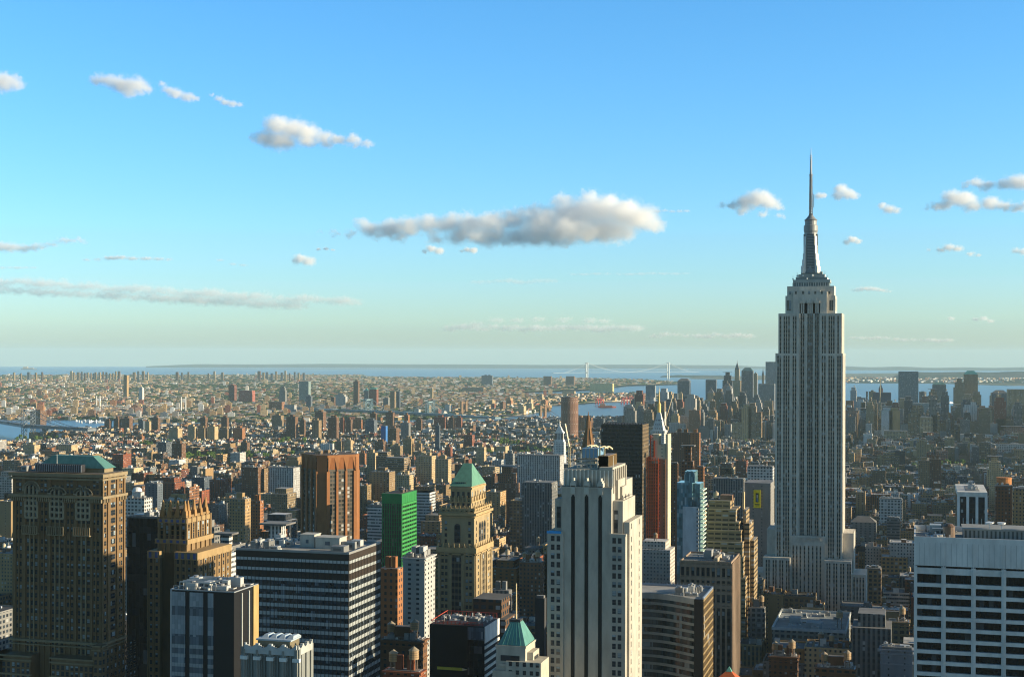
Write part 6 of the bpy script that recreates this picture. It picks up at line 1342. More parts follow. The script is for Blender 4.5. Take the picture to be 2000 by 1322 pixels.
# --- downtown
for a in [
 ('office_tower', 'pale ribbed slab with dark blue top left of the gilded lantern', O, 1261, 1281, 753, 6100, (.36, .38, .38), 3, 'flat', .6, None, 'the pale ribbed slab'),
 ('office_tower', 'grey blue slab right of the gilded lantern', O, 1299, 1325, 769, 5900, (.26, .30, .32), 3, 'flat', .5),
 ('office_tower', 'golden edged cream tower in front of the dark glass pair', O, 1325, 1333, 765, 5900, 'cream', 5, 'cap'),
 ('office_tower', 'dark blue green tower with cut corners at the harbour', O, 1323, 1349, 739, 6900, 'slate', 2, 'hip', .7, None, 'the dark cut corner tower'),
 ('office_tower', 'low dark slab with a lit brown penthouse in lower Manhattan', O, 1334, 1364, 770, 6500, 'dark', 2, 'cap', .6),
 ('office_tower', 'dark slate tower behind the pale pointed municipal tower', O, 1378, 1400, 742, 6900, 'slate', 3, 'flat', .7),
 ('municipal_tower', 'pale stone tower with a slanted pointed crown in lower Manhattan', O, 1376, 1401, 755, 6200, 'cream', 0, 'spire', .9, None, 'the pointed stone tower'),
 ('municipal_tower', 'white gothic tower with stepped spire left of the limestone mast tower', O, 1401, 1440, 743, 6000, 'white', 3, 'spire', .6, None, 'the white gothic tower'),
 ('office_tower', 'dark slab directly left of the tallest cream spire downtown', O, 1411, 1431, 727, 7200, 'dark', 3, 'step', .7),
 ('skyscraper', 'tallest cream spire of the downtown cluster', O, 1431, 1448, 703, 7100, 'cream', 0, 'spire', 1, None, 'the tallest downtown spire'),
 ('office_tower', 'dark tower with pointed pyramid roof right of the tallest downtown spire', O, 1448, 1472, 718, 7000, 'slate', 3, 'hip', .8, None, None, (.07, .14, .15)),
 ('office_tower', 'thin cream tower clinging right of the dark pyramid roof tower', O, 1472, 1479, 727, 7100, 'cream', 0, 'cap'),
 ('office_tower', 'thin cream spire left of the wide steel grey slab', O, 1486, 1494, 716, 7200, 'cream', 0, 'spire'),
 ('office_tower', 'wide steel grey slab half hidden by the limestone mast tower', O, 1495, 1520, 707, 7100, (.30, .33, .35), 3, 'flat', .4),
 ('office_tower', 'grey slab with a dark upper storey left of the limestone mast tower', O, 1481, 1514, 750, 6500, (.26, .27, .27), 3, 'flat', .6),
 ('office_tower', 'grey brown sloped block between the two downtown spires', O, 1441, 1459, 765, 6200, 'grey', 0, 'step'),
 ('office_tower', 'cream slab with rounded gold lit end in lower Manhattan', O, 1422, 1446, 812, 4900, 'buff', 4, 'cap'),
 ('court_building', 'small cream hexagonal block with pointed roof in lower Manhattan', 'court building', 1346, 1362, 792, 5600, 'cream', 0, 'pyr'),
 ('court_building', 'cream drum shaped block below the small pointed cream block', 'court building', 1362, 1374, 808, 5400, 'cream', 4, 'flat'),
 ('office_tower', 'dark green block with a lit corner at the water right of the limestone mast tower', O, 1668, 1688, 775, 5900, 'slate', 0, 'cap'),
 ('office_tower', 'rust and tan tower just right of the limestone mast tower shaft', O, 1652, 1667, 783, 5200, 'orange brick', 4, 'flat'),
 ('office_building', 'big brown block just right of the limestone mast tower', 'office building', 1652, 1676, 802, 4700, 'brown brick', 0, 'flat', .6),
 ('office_building', 'blue grey wide block right of the big brown block', 'office building', 1677, 1712, 798, 5000, (.24, .27, .27), 1, 'step', .6),
 ('office_tower', 'narrow tan tower left of the navy blue block', O, 1697, 1710, 762, 6300, 'tan', 0, 'cap'),
 ('office_tower', 'navy blue block with a slim red pointed tower behind', O, 1705, 1740, 767, 6100, (.035, .05, .09), 5, 'flat', .6, None, 'the navy blue block'),
 ('office_tower', 'slim red pointed tower rising behind the navy blue block', O, 1716, 1724, 749, 6500, (.42, .12, .07), 0, 'pyr'),
 ('office_tower', 'tall flat-topped blue green glass tower, tallest right of the limestone mast tower', O, 1755, 1793, 726, 5900, (.20, .27, .29), 3, 'flat', .6, None, 'the blue green glass tower'),
 ('office_building', 'brown stepped brick block with lit flues left of the blue green glass tower', 'office building', 1721, 1772, 789, 5300, (.24, .12, .08), 2, 'step', .5, None, 'the brown stepped block'),
 ('office_tower', 'small dark tower with rounded cap right of the blue green glass tower', O, 1795, 1809, 764, 6200, 'slate', 3, 'round', 1),
 ('office_tower', 'grey tower with green hipped roof at the harbour edge', O, 1821, 1847, 746, 6400, 'grey', 0, 'hip', .8, None, 'the hipped harbour tower', (.10, .22, .2)),
 ('office_tower', 'domed grey tower in front of the hipped harbour tower', O, 1812, 1831, 760, 6200, 'buff', 3, 'step', 1),
 ('office_tower', 'broad grey tower with teal pyramid roof, right', O, 1882, 1909, 724, 6300, 'buff', 0, 'hip', .8, None, 'the teal pyramid harbour tower', (.06, .24, .24)),
 ('office_tower', 'lower shoulder block at the left of the teal pyramid harbour tower', O, 1862, 1884, 740, 6250, 'buff', 0, 'step', 1),
 ('office_building', 'pale sloping glass block rising to the right', 'office building', 1784, 1839, 788, 5500, (.42, .47, .44), 2, 'flat', .5, None, 'the pale glass block'),
 ('office_building', 'low red brown block right of the pale glass block', 'office building', 1846, 1862, 808, 5300, 'red brick', 0, 'step'),
 ('office_tower', 'brown paired offices with pale edges, left one', O, 1861, 1900, 790, 5200, 'buff', 3, 'step', .5),
 ('office_tower', 'brown paired offices, right one', O, 1901, 1952, 793, 5000, (.30, .18, .11), 3, 'tanks', .5, None, 'the brown paired offices'),
 ('office_tower', 'dark slate tower with hipped top left of the cream gridded tower', O, 1937, 1967, 762, 5500, 'slate', 0, 'hip', .8),
 ('office_tower', 'cream gridded tower at the right edge of the skyline', O, 1967, 2010, 761, 5200, 'cream', 1, 'flat', .6, None, 'the cream gridded tower'),
 ('office_building', 'pink brown low offices at the right edge', 'office building', 1955, 2010, 833, 4500, 'pink', 4, 'step', .4),
 ('office_building', 'cream low block between the brown stepped block and the pale gridded tower', 'office building', 1756, 1782, 826, 4700, 'cream', 1, 'step', .6),
 ]: tb(*a)
tb('round_tower', 'broad dark ribbed tower behind the blue green glass tower', O, 1758, 1760, 770, 6000, 'slate', 0, 'flat') if 0 else None
# drum on the right edge tower, pale dome on the white block, white clock tower with spire, brown cone roof tower
def lathe_thing(name, label, cat, px, py, d, prof, col, mat=None, part='shaft', n=12):
    X, Y = ground_pt(px, d, py); root = thing(name, X, Y, 0, label, cat); m = MB(col=col); m.lathe(X, Y, [(r, z) for r, z in prof], n); m.build(part, mat or M_wall, root); return root, X, Y
zd = zat(1960, 948, 1400); x_, y_ = ground_pt(1961, 1412, 950)
dr = thing('roof_drum', x_, y_, zat(1960, 951, 1400), 'round orange brick drum on the roof of the brown tower at the right edge', 'roof drum')
m = MB(col=(.40, .19, .08)); m.cyl(x_, y_, 7, 7, zat(1960, 953, 1400), zat(1960, 936, 1400), 20); m.cyl(x_, y_, 7.4, 7.4, zat(1960, 936, 1400), zat(1960, 934, 1400), 20); m.build('drum_wall', M_wall, dr)
def white_spire():
    d = 2850; X, Y = ground_pt(1093, d, 860); Z = lambda py: zat(1093, py, d); u = d / F; c_ = (.62, .62, .58)
    root = thing('clock_tower', X, Y, -3, 'white stone tower with columned belfry and pointed spire, upper centre', 'clock tower')
    w = MB(col=c_); w.rbox(X, Y, 23 * u, 18 * u, -3, Z(888), 0); w.rbox(X, Y, 21 * u, 16 * u, Z(888), Z(862), 0); w.build('wall', FAC[0], root)
    b = MB(col=c_); b.rbox(X, Y, 18 * u, 14 * u, Z(862), Z(858)); b.rbox(X, Y, 12 * u, 10 * u, Z(858), Z(846), col=(.2, .2, .2))
    for i in range(5):
        for s_ in (-1, 1): q = X - 7 * u + 14 * u * i / 4; b.rbox(q, Y + s_ * 5.5 * u, 1.4 * u, 1.4 * u, Z(858), Z(846)); q2 = Y - 5.5 * u + 11 * u * i / 4; b.rbox(X + s_ * 7 * u, q2, 1.4 * u, 1.4 * u, Z(858), Z(846))
    b.rbox(X, Y, 17 * u, 14 * u, Z(846), Z(843)); b.build('belfry', M_wall, root)
    p = MB(col=c_); p.pyr(X - 7*u, X + 7*u, Y - 6*u, Y + 6*u, Z(843), Z(832), 2*u, 2*u); p.cyl(X, Y, 2*u, 1.2*u, Z(832), Z(827), 8); p.cyl(X, Y, .9*u, .1, Z(827), Z(818), 8); p.build('spire', M_wall, root)
    claim(X - 12*u, X + 12*u, Y - 9*u, Y + 9*u, 100); LAND.append((1093, 850, 'the white spired tower'))
white_spire()
def brown_cone():
    d = 1900; X, Y = ground_pt(1149, d, 860); Z = lambda py: zat(1149, py, d); u = d / F
    root = thing('gothic_tower', X, Y, 0, 'dark brown octagonal cone roof rising behind the three stripe limestone tower', 'tower')
    w = MB(col=(.42, .38, .30)); w.rbox(X, Y, 40*u, 30*u, 0, Z(905)); w.rbox(X, Y, 33*u, 26*u, Z(905), Z(886)); w.build('wall', FAC[0], root)
    c = MB(col=(.17, .10, .055)); c.lathe(X, Y, [(16*u, Z(888)), (12.5*u, Z(872)), (9*u, Z(856)), (6*u, Z(838)), (4.5*u, Z(822)), (3.2*u, Z(821)), (3.0*u, Z(814)), (1.0*u, Z(810)), (.4*u, Z(803))], 8)
    for i in range(8):
        a = 2 * math.pi * i / 8; c.beam((X + 15.5*u*math.cos(a), Y + 15.5*u*math.sin(a), Z(888)), (X + 5.5*u*math.cos(a), Y + 5.5*u*math.sin(a), Z(836)), .8, col=(.28, .17, .08))
    c.build('cone_roof', M_roof, root); claim(X - 20*u, X + 20*u, Y - 15*u, Y + 15*u, 180); LAND.append((1149, 840, 'the brown cone roof'))
brown_cone()
d_ = MB(col=(.6, .6, .58)); xx, yy = ground_pt(268, 1580, 960); dm = thing('roof_dome', xx, yy, zat(268, 968, 1580), 'small white rounded dome on the white block beside the hipped tower', 'roof dome')
d_.lathe(xx, yy, [(5.2, zat(268, 972, 1580)), (5.2, zat(268, 958, 1580)), (4.6, zat(268, 954, 1580)), (3, zat(268, 951.5, 1580)), (.3, zat(268, 950.5, 1580))], 14); d_.build('dome', M_wall, dm)
# chimneys of power stations
for i, (px, yt, yb, d) in enumerate(((188.5, 773, 803, 6900), (195, 773, 803, 6900), (354, 775, 806, 6800), (362.5, 774, 808, 6750))):
    X, Y = ground_pt(px, d, yt); zt_, zb_ = zat(px, yt, d), zat(px, yb, d) - 12; r_ = thing('chimney', X, Y, zb_, ('left' if i % 2 == 0 else 'right') + ' of two tall white ' + ('twin chimneys by the river near the suspension bridge' if i < 2 else 'smokestacks left of the wide red Brooklyn block'), 'chimney')
    m = MB(col=(.66, .64, .58)); m.cyl(X, Y, 3.6, 2.9, zb_, zt_, 12); m.build('shaft', M_wall, r_)
# small towers along the sea front
r_ = random.Random(12); k = 0
for a, b, n, d in ((136, 176, 6, 14600), (174, 196, 4, 14600), (198, 236, 6, 14700), (258, 292, 4, 14500), (340, 372, 3, 14300), (400, 440, 3, 14500), (500, 598, 11, 14700), (20, 90, 5, 14200)):
    for i in range(n):
        px = a + (b - a) * (i + .5) / n + r_.uniform(-1.5, 1.5); wd = r_.uniform(3, 6.5); k += 1; c_ = r_.choice(['tan', 'buff', 'cream', 'slate', 'brown brick'])
        lab = f'{c_} seafront tower low on the sea horizon, {ordn[k-1] if k <= 20 else ordn[k-21] + " after the twentieth" if k <= 40 else ordn[k-41] + " after the fortieth"} from the left'
        tb('seafront_tower', lab, T, px - wd/2, px + wd/2, r_.uniform(724, 729.5), d, c_, 5, 'flat', .6, 'seafront towers on the horizon')

# ------------------------------------------------------------------ suspension bridges
def lattice_leg(mb, x, y, z0, z1, w, t, ax, n=8):
    c = [(x + dx * ax[0] * w/2 - dy * ax[1] * w/2, y + dx * ax[1] * w/2 + dy * ax[0] * w/2) for dx, dy in ((-1, -1), (1, -1), (1, 1), (-1, 1))]
    for q in c: mb.beam((q[0], q[1], z0), (q[0], q[1], z1), t)
    for i in range(n):
        a, b = z0 + (z1 - z0) * i / n, z0 + (z1 - z0) * (i + 1) / n
        for j in range(4): p, q = c[j], c[(j + 1) % 4]; mb.beam((p[0], p[1], a), (q[0], q[1], b), t * .6)
def bridge(label, pts, zt, zdeck, zw, col, width, cable=1.2, deckh=4, kind='steel', legw=5, ends=None):
    """pts: left anchorage, tower, tower, right anchorage on the ground plan"""
    P = [Vector((p[0], p[1], 0)) for p in pts]; ax = (P[-1] - P[0]).normalized(); nr = Vector((-ax.y, ax.x, 0))
    root = thing('suspension_bridge', P[1].x, P[1].y, zw, label, 'bridge')
    d = MB(col=tuple(c * .8 for c in col))
    pp = [P[0] - ax * (ends[0] if ends else 300)] + P + [P[-1] + ax * (ends[1] if ends else 300)]
    for a, b in zip(pp, pp[1:]):
        n = max(2, int((b - a).length / 120))
        for i in range(n):
            u, v = a + (b - a) * (i / n), a + (b - a) * ((i + 1) / n); d.beam((u.x, u.y, zdeck), (v.x, v.y, zdeck), width, deckh)
            if kind == 'truss': d.beam((u.x, u.y, zdeck + deckh * .9), (v.x, v.y, zdeck + deckh * .9), width * .9, .8); d.beam((u.x, u.y, zdeck), (v.x, v.y, zdeck + deckh), width * .92, .8)
    d.build('deck', M_metal, root)
    for a in P[1:-1]:
        t_ = MB(col=col)
        for s_ in (-1, 1):
            q = a + nr * s_ * width * .5
            if kind == 'stone': t_.rbox(q.x, q.y, legw * 1.3, legw, zw, zt, math.atan2(ax.y, ax.x))
            elif kind == 'solid': t_.rbox(q.x, q.y, legw * 1.2, legw, zw, zt, math.atan2(ax.y, ax.x))
            else: lattice_leg(t_, q.x, q.y, zw, zt, legw, 1.5, (ax.x, ax.y), 9)
        for z, h in (((zt - 4, 5), (zdeck + 3, 6)) if kind != 'stone' else ((zt - 8, 8), (zdeck, 8))):
            u, v = a - nr * width * .5, a + nr * width * .5; t_.beam((u.x, u.y, z), (v.x, v.y, z), legw * .9, h)
        if kind in ('steel', 'truss'):
            for z0_, z1_ in ((zdeck + 5, (zt + zdeck) / 2), ((zt + zdeck) / 2, zt - 4)):
                for s_ in (-1, 1): u, v = a - nr * width * .5 * s_, a + nr * width * .5 * s_; t_.beam((u.x, u.y, z0_), (v.x, v.y, z1_), 1.4)
        t_.build('bridge_tower', M_wall if kind == 'stone' else M_metal, root)
    for a, b, za, zb_, sag in ((P[0], P[1], zdeck + 2, zt, 0), (P[1], P[2], zt, zt, zt - zdeck - 5), (P[2], P[3], zt, zdeck + 2, 0)) if len(P) == 4 else ((P[0], P[1], zdeck + 12, zt, 12), (P[1], P[2], zt, zdeck + 3, 12)):
        for s_ in (-1, 1):
            c = MB(col=col); n = 22; prev = None
            for i in range(n + 1):
                u = i / n; q = a + (b - a) * u + nr * s_ * width * .5; z = za + (zb_ - za) * u - 4 * (sag if sag else 14) * u * (1 - u) * (1 if sag else .9)
                if prev: c.beam(prev, (q.x, q.y, z), cable)
                if i % 1 == 0 and z > zdeck + 2: c.beam((q.x, q.y, zdeck), (q.x, q.y, z), cable * .3)
                prev = (q.x, q.y, z)
            c.build('cable', M_metal, root)
    return root
def gp(px, d): return ground_pt(px, d, 800)
bridge('far pale suspension bridge with two towers across the harbour mouth', [gp(1104, 17200), gp(1146, 17500), gp(1305, 18100), gp(1347, 18500)], 211 - 17 - 22 - 8, 62 - 17 - 22 + 20, -40, (.30, .36, .39), 30, 1.9, 3.5, 'solid', 10, (200, 150))
bridge('blue steel suspension bridge with two cross-braced towers and fanned cables, middle distance', [gp(655, 6750), gp(719, 6650), gp(840, 6350), gp(893, 6150)], zat(780, 781, 6500), zat(780, 806, 6500), -18, (.14, .25, .29), 34, 1.7, 6, 'truss', 11, (500, 250))
bridge('old stone-towered suspension bridge with a long flat deck right of the blue steel bridge', [gp(862, 6750), gp(906, 6700), gp(1060, 6150), gp(1110, 5950)], zat(906, 783, 6700), zat(906, 806, 6700), -18, (.28, .20, .14), 24, 1.0, 4, 'stone', 9, (150, 200))
bridge('grey steel lattice-towered suspension bridge at the left edge over the blue river', [gp(-160, 5350), gp(-20, 5150), gp(56, 4720), gp(160, 4560)], zat(56, 799, 4720), zat(56, 833, 4720), -18, (.12, .15, .18), 30, 1.3, 7, 'truss', 12, (500, 60))
pr_ = thing('bridge_pier', *gp(91, 4680), -18, 'squat dark pier under the deck of the left edge bridge', 'bridge pier'); m = MB(col=(.10, .14, .18)); X, Y = gp(91, 4680); m.rbox(X - 8, Y, 5, 18, -18, zat(91, 835, 4700)); m.rbox(X + 8, Y, 5, 18, -18, zat(91, 835, 4700)); m.beam((X - 8, Y, 2), (X + 8, Y, 2), 4); m.build('pier', M_metal, pr_)

# ------------------------------------------------------------------ cranes, ships
def gantry(px, d, yt, i):
    X, Y = gp(px, d); zb_ = -14 - drop(X, Y); zt_ = zat(px, yt, d); c = (.75, .10, .08)
    root = thing('gantry_crane', X, Y, zb_, f'red harbour gantry crane, {ordn[i]} of the row from the left', 'crane', 'red gantry cranes at the container pier')
    m = MB(col=c)
    for dx in (-8, 8):
        for dy in (-9, 9): m.beam((X + dx, Y + dy, zb_), (X + dx * .8, Y + dy, zt_ - 14), 2.2)
        m.beam((X + dx, Y - 9, zb_ + 14), (X + dx, Y + 9, zb_ + 14), 2)
    m.beam((X, Y - 8, zt_ - 14), (X, Y + 8, zt_ - 14), 4); m.build('frame', M_metal, root)
    j = MB(col=c); j.beam((X - 24, Y, zt_ - 16), (X + 10, Y, zt_ - 16), 3); j.beam((X + 3, Y, zt_ - 16), (X + 3, Y, zt_), 2); j.beam((X + 3, Y, zt_), (X - 22, Y, zt_ - 15), 1.2); j.beam((X + 3, Y, zt_), (X + 10, Y, zt_ - 15), 1.2); j.build('jib', M_metal, root)
for i, (px, yt) in enumerate(((1166, 775), (1171, 774), (1176, 776), (1216, 775), (1222, 772), (1228, 774), (1234, 773))): gantry(px, 8050 + (i % 3) * 40, yt, i)
def tower_crane(px, d, yb, yt, jx, jy, label):
    X, Y = gp(px, d); zb_, zt_ = zat(px, yb, d), zat(px, yt, d); root = thing('tower_crane', X, Y, zb_, label, 'crane'); c = (.72, .62, .40)
    m = MB(col=c); lattice_leg(m, X, Y, zb_ - 40, zt_, 2.6, .6, (1, 0), 18); m.build('mast', M_metal, root)
    X2, Y2 = gp(jx, d + 8); j = MB(col=c); j.beam((X, Y, zt_), (X2, Y2, zat(jx, jy, d)), 1.6); j.beam((X, Y, zt_ + 2.5), (X2, Y2, zat(jx, jy, d)), .7); j.beam((X, Y, zt_), (X - (X2 - X) * .5, Y, zt_ - 1), 1.8); j.build('jib', M_metal, root)
tower_crane(1112, 2300, 905, 872, 1104, 828, 'sunlit tower crane with a steep jib beside the white spired tower')
tower_crane(1300, 4800, 830, 822, 1316, 766, 'long raked crane jib right of the gilded lantern')
tower_crane(1719, 4900, 800, 775, 1720, 735, 'thin white mast crane in front of the navy blue block')
def ship(px, d, ln, hgt, a, hull, top, label, cat='ship'):
    X, Y = gp(px, d); zw = -17 - drop(X, Y); root = thing('ship' if ln > 40 else 'boat', X, Y, zw, label, cat); ca, sa = math.cos(a), math.sin(a); b = ln * .16
    pl_ = [(-ln/2, -b/2), (ln*.3, -b/2), (ln/2, 0), (ln*.3, b/2), (-ln/2, b/2)]; pw = [(X + x*ca - y*sa, Y + x*sa + y*ca) for x, y in pl_]
    h = MB(col=hull); h.prism(pw, zw - 1, zw + hgt * .4); h.build('hull', M_metal, root)
    c = MB(col=top); c.rbox(X - ln*.25*ca, Y - ln*.25*sa, ln*.3, b*.7, zw + hgt*.4, zw + hgt, a); c.rbox(X + ln*.1*ca, Y + ln*.1*sa, ln*.35, b*.6, zw + hgt*.4, zw + hgt*.6, a); c.build('cabin', M_metal, root)
ship(1186, 7700, 95, 20, .15, (.40, .09, .06), (.45, .25, .15), 'red hulled ship lying off the container pier')
r_ = random.Random(5)
for i in range(12): ship(150 + i * 4.3, 5960 - (i % 3) * 60, 26, 9, r_.uniform(0, 3), (.7, .7, .7), (.75, .75, .72), f'white moored boat on the blue river, {ordn[i]} from the left of the moored row', 'boat')
ship(57, 31000, 330, 60, .2, (.2, .22, .25), (.6, .5, .4), 'tiny far freighter on the sea at the left')
ship(1440, 15000, 120, 25, .2, (.3, .3, .3), (.7, .7, .7), 'far white ship in the bay behind downtown')
ship(1930, 7200, 50, 12, .4, (.6, .6, .6), (.7, .7, .7), 'small white ferry in the bay at the far right')
ship(1858, 8600, 40, 10, .9, (.6, .6, .6), (.7, .7, .7), 'small white ferry right of the hipped harbour tower')
# ------------------------------------------------------------------ ordinary blocks
def tone(c, rnd, a, b):      # lighter or darker paint of the same hue, with a slight warm or cool drift
    k = rnd.uniform(a, b); w = rnd.uniform(-.07, .07); return (min(.82, c[0] * k * (1 + w)), min(.82, c[1] * k), min(.82, c[2] * k * (1 - w)))
def inside(P, x, y):
    c = False; n = len(P)
    for i in range(n):
        a, b = P[i], P[(i + 1) % n]
        if (a[1] > y) != (b[1] > y) and x < (b[0] - a[0]) * (y - a[1]) / (b[1] - a[1]) + a[0]: c = not c
    return c
HG = {}
for h in HERO:
    for i in range(int(h[0] // 100), int(h[1] // 100) + 1):
        for j in range(int(h[2] // 100), int(h[3] // 100) + 1): HG.setdefault((i, j), []).append(h)
def blocked(x0, x1, y0, y1):
    for i in range(int(x0 // 100), int(x1 // 100) + 1):
        for j in range(int(y0 // 100), int(y1 // 100) + 1):
            for h in HG.get((i, j), ()):
                if x0 < h[1] and x1 > h[0] and y0 < h[3] and y1 > h[2]: return True
    return False
AVE = [-2960, -2740, -2520, -2300, -2080, -1860, -1640, -1420, -1205, -985, -770, -600, -450, -310, -170, 115, 390, 665, 940, 1215, 1500]
PARKS = [(ground_pt(p, d, 880), r) for p, d, r in ((440, 3600, 150), (500, 3650, 110), (380, 3700, 100), (1015, 3900, 130), (1040, 3500, 80), (25, 4450, 140), (1890, 3450, 90), (1745, 3300, 80), (985, 4300, 90), (560, 4300, 90), (300, 4150, 70), (1200, 2250, 60), (640, 4150, 60))]
rg = random.Random(41)
names = list(PAL)
def zone(X, Y):
    """mean height, spread, chance of a tower, tower height, lot width range, colour weights"""
    e = X < -330
    if Y < 900: return 48, 26, .10, 110, (16, 36), 'mid'
    if Y < 1500: return (34, 16, .10, 95, (14, 30), 'mid') if e else (44, 15, .03, 90, (15, 32), 'loft')
    if Y < 2500: return (25, 12, .085, 72, (10, 26), 'east') if e else (37, 12, .03, 70, (12, 28), 'loft')
    if Y < 3300: return (19, 6, .03, 52, (8, 20), 'east') if e else (31, 11, .05, 62, (12, 28), 'loft')
    if Y < 4500: return (17, 3.5, .012, 48, (8, 17), 'low') if X < -500 else (26, 10, .05, 60, (11, 28), 'loft')
    if X > -1500 and Y < 6200: return 42, 24, .16, 135, (16, 36), 'fin'
    return 18, 4, .02, 50, (9, 20), 'low'
CW = {'mid': [1.5, 3, 1, 6, 4, 4, 2, 1.6, 6, 1, .1], 'loft': [1.5, 3, 1, 6, 4, 4, 2.5, .8, 6, 1, .1], 'east': [3, 5, 2, 6, 4, 2, 2.5, .6, 6, .6, .2], 'fin': [1, 2, .6, 4, 6, 5, 6, 1, 4, 3, .2], 'low': [3.5, 4, 2, 6, 6, 2, 5, .3, 5, .5, .3]}
B = []      # x0, x1, y0, y1, zg, ztop, colour name, facade
ys = [655 + 78.5 * k for k in range(-3, 74)]
for q, y in enumerate(ys[:-1]):
    ya, yb = y + 9, ys[q + 1] - 9; dpt = (yb - ya) / 2
    for i in range(len(AVE) - 1):
        xa, xb = AVE[i] + 15, AVE[i + 1] - 15
        for row in (0, 1):
            x = xa
            while x < xb - 6:
                mh, sp, pt, th, (w0, w1), cw = zone(x, y)
                w = min(rg.uniform(w0, w1), xb - x); 
                if xb - x - w < 6: w = xb - x
                tall = rg.random() < pt
                if tall: w = min(max(w, 24), xb - x)
                dd = dpt - rg.uniform(.5, 9) if not tall else dpt
                x0, x1 = x + .15, x + w - .15; x += w
                y0, y1 = (ya, ya + dd) if row == 0 else (yb - dd, yb)
                px, py, = proj((x0+x1)/2, y0, 20)[:2]
                marg = 60 if y > 2200 else 260
                if not (-50 < px < 2000 + marg + (500 if y < 1500 else 0)): continue
                if not inside(MANHATTAN, (x0+x1)/2, (y0+y1)/2) or blocked(x0, x1, y0, y1): continue
                if any((x0 - p[0])**2 + (y0 - p[1])**2 < r*r for p, r in PARKS): continue
                if rg.random() < .03: continue
                h = max(9, rg.gauss(mh, sp)) if not tall else rg.uniform(th * .6, th * 1.15)
                # keep the view open the way the photograph shows it
                if y < 900 and not tall: h = min(h, 75)
                d_ = depth(x0, y0)
                row = next((r_ for dm, r_ in (((1200, 1225), (1500, 1125), (2000, 1010), (2600, 945), (3400, 905), (4500, 846), (7500, 790)) if px > 1650 else ((1200, 1225), (1500, 1140), (2000, 965), (2600, 915), (3400, 885), (4500, 862), (7500, 812)) if px > 1440 else ((1100, 1190), (1500, 1070), (2000, 965), (2600, 915), (3400, 885), (4500, 862), (7500, 812))) if d_ < dm), None)
                if row and d_ > 4500 and (px > 1650 or 1225 < px < 1515): row = 758 + 70 * rg.random() ** .7
                if row and px < 2030: h = min(h, max(H - (row + rg.uniform(-4, 30) * (d_ < 4500) - 692) / F * d_ - ground_z(x0, y0), 11 if d_ > 1500 else 22))
                if d_ > 4500 and px < 1225: h = min(h, max(10, rg.gauss(20, 7)))
                B.append((x0, x1, y0, y1, ground_z(x0, y0), h, rg.choices(names, CW[cw])[0], rg.choices(range(6), [5, 3.5 if cw != 'low' else 1, 1, 1.2, 2, 1.2])[0], tall))
# big unseen buildings west of the picture that keep the near streets in shade
for cx, cy_, w, h in ((190, 700, 60, 150), (190, 830, 55, 140), (200, 960, 70, 120), (215, 1090, 70, 150), (230, 1230, 60, 158), (235, 1310, 60, 158), (250, 1400, 60, 110), (420, 760, 80, 170), (430, 900, 60, 150), (560, 1100, 60, 150), (480, 1300, 50, 110), (300, 1560, 60, 100)):
    B.append((cx, cx + w, cy_, cy_ + w, 0, h, 'grey', 2, True))
def bmesh_of(m, b, rnd, detail):
    x0, x1, y0, y1, zg, h, cn, fac, tall = b; c_ = tuple(v * rnd.uniform(.82, 1.18) for v in PAL[cn]); z = zg + h
    g = rnd.choice((.10, .14, .2, .3, .45, .12, .08)); rc = (g, g * .98, g * .94)
    ph = .9 if detail else 0
    m.box(x0, x1, y0, y1, zg - 2, z, mat=fac, top=6, col=c_, tcol=rc)
    return c_, z
# which ones show: front-to-back paint over the frame
scr = np.zeros((1322, 2000), dtype=bool)
items = []
for b in B:
    x0, x1, y0, y1, zg, h = b[:6]; ps = [proj(x, y, zg + h) for x in (x0, x1) for y in (y0, y1)]; pb = proj(x0, y0, zg)
    items.append((depth((x0+x1)/2, (y0+y1)/2), b, min(p[0] for p in ps), max(p[0] for p in ps), min(p[1] for p in ps), pb[1]))
for d_, a, c, t_ in RECTS: items.append((d_, None, a, c, t_, 1400))
items.sort(key=lambda i: i[0]); vis = {}
for d_, b, a, c, t_, bt in items:
    a, c, t_, bt = int(max(a, 0)), int(min(c + 1, 2000)), int(max(t_, 0)), int(min(bt + 1, 1322))
    if c <= a or bt <= t_: continue
    s_ = scr[t_:bt, a:c]; n = int(s_.size - s_.sum()); s_[:] = True
    if b is not None and n > 0: vis[id(b)] = (n, a, c, t_)
def kind_of(b):
    if b[5] > 58: return 'high_rise'
    if b[5] > 25: return 'loft_building'
    return 'rowhouse'
byk = {}
for b in B:
    if id(b) in vis: byk.setdefault(kind_of(b), []).append(b)
chosen = set(); mats_city = FAC + [M_roof]
LM = [(x, y, p) for x, y, p in LAND]
labels = {}
KP = {'high_rise': 'high-rise', 'loft_building': 'mid-rise', 'rowhouse': 'walk-up'}
pend = []
for k, L_ in byk.items():
    L_.sort(key=lambda b: -vis[id(b)][0])
    for b in L_[:290]: chosen.add(id(b)); pend.append((k, b))
for k, b in pend:
    n, a, c, t_ = vis[id(b)]; mx = (a + c) / 2; lm = min(LM, key=lambda q: (q[0] - mx) ** 2 + ((q[1] - t_) * 1.2) ** 2); dx, dy = mx - lm[0], t_ - lm[1]
    rel = ('left of' if dx < 0 else 'right of') if abs(dx) > abs(dy) * .8 else ('above' if dy < 0 else 'below')
    f_ = 'with water tank' if int(b[0] * 7) % 3 == 0 and k != 'rowhouse' else ('with roof hut' if int(b[0] * 7) % 3 == 1 else 'with flat roof')
    labels.setdefault((b[6], k, f_, rel, lm[2]), []).append((mx, b))
lab_of = {}
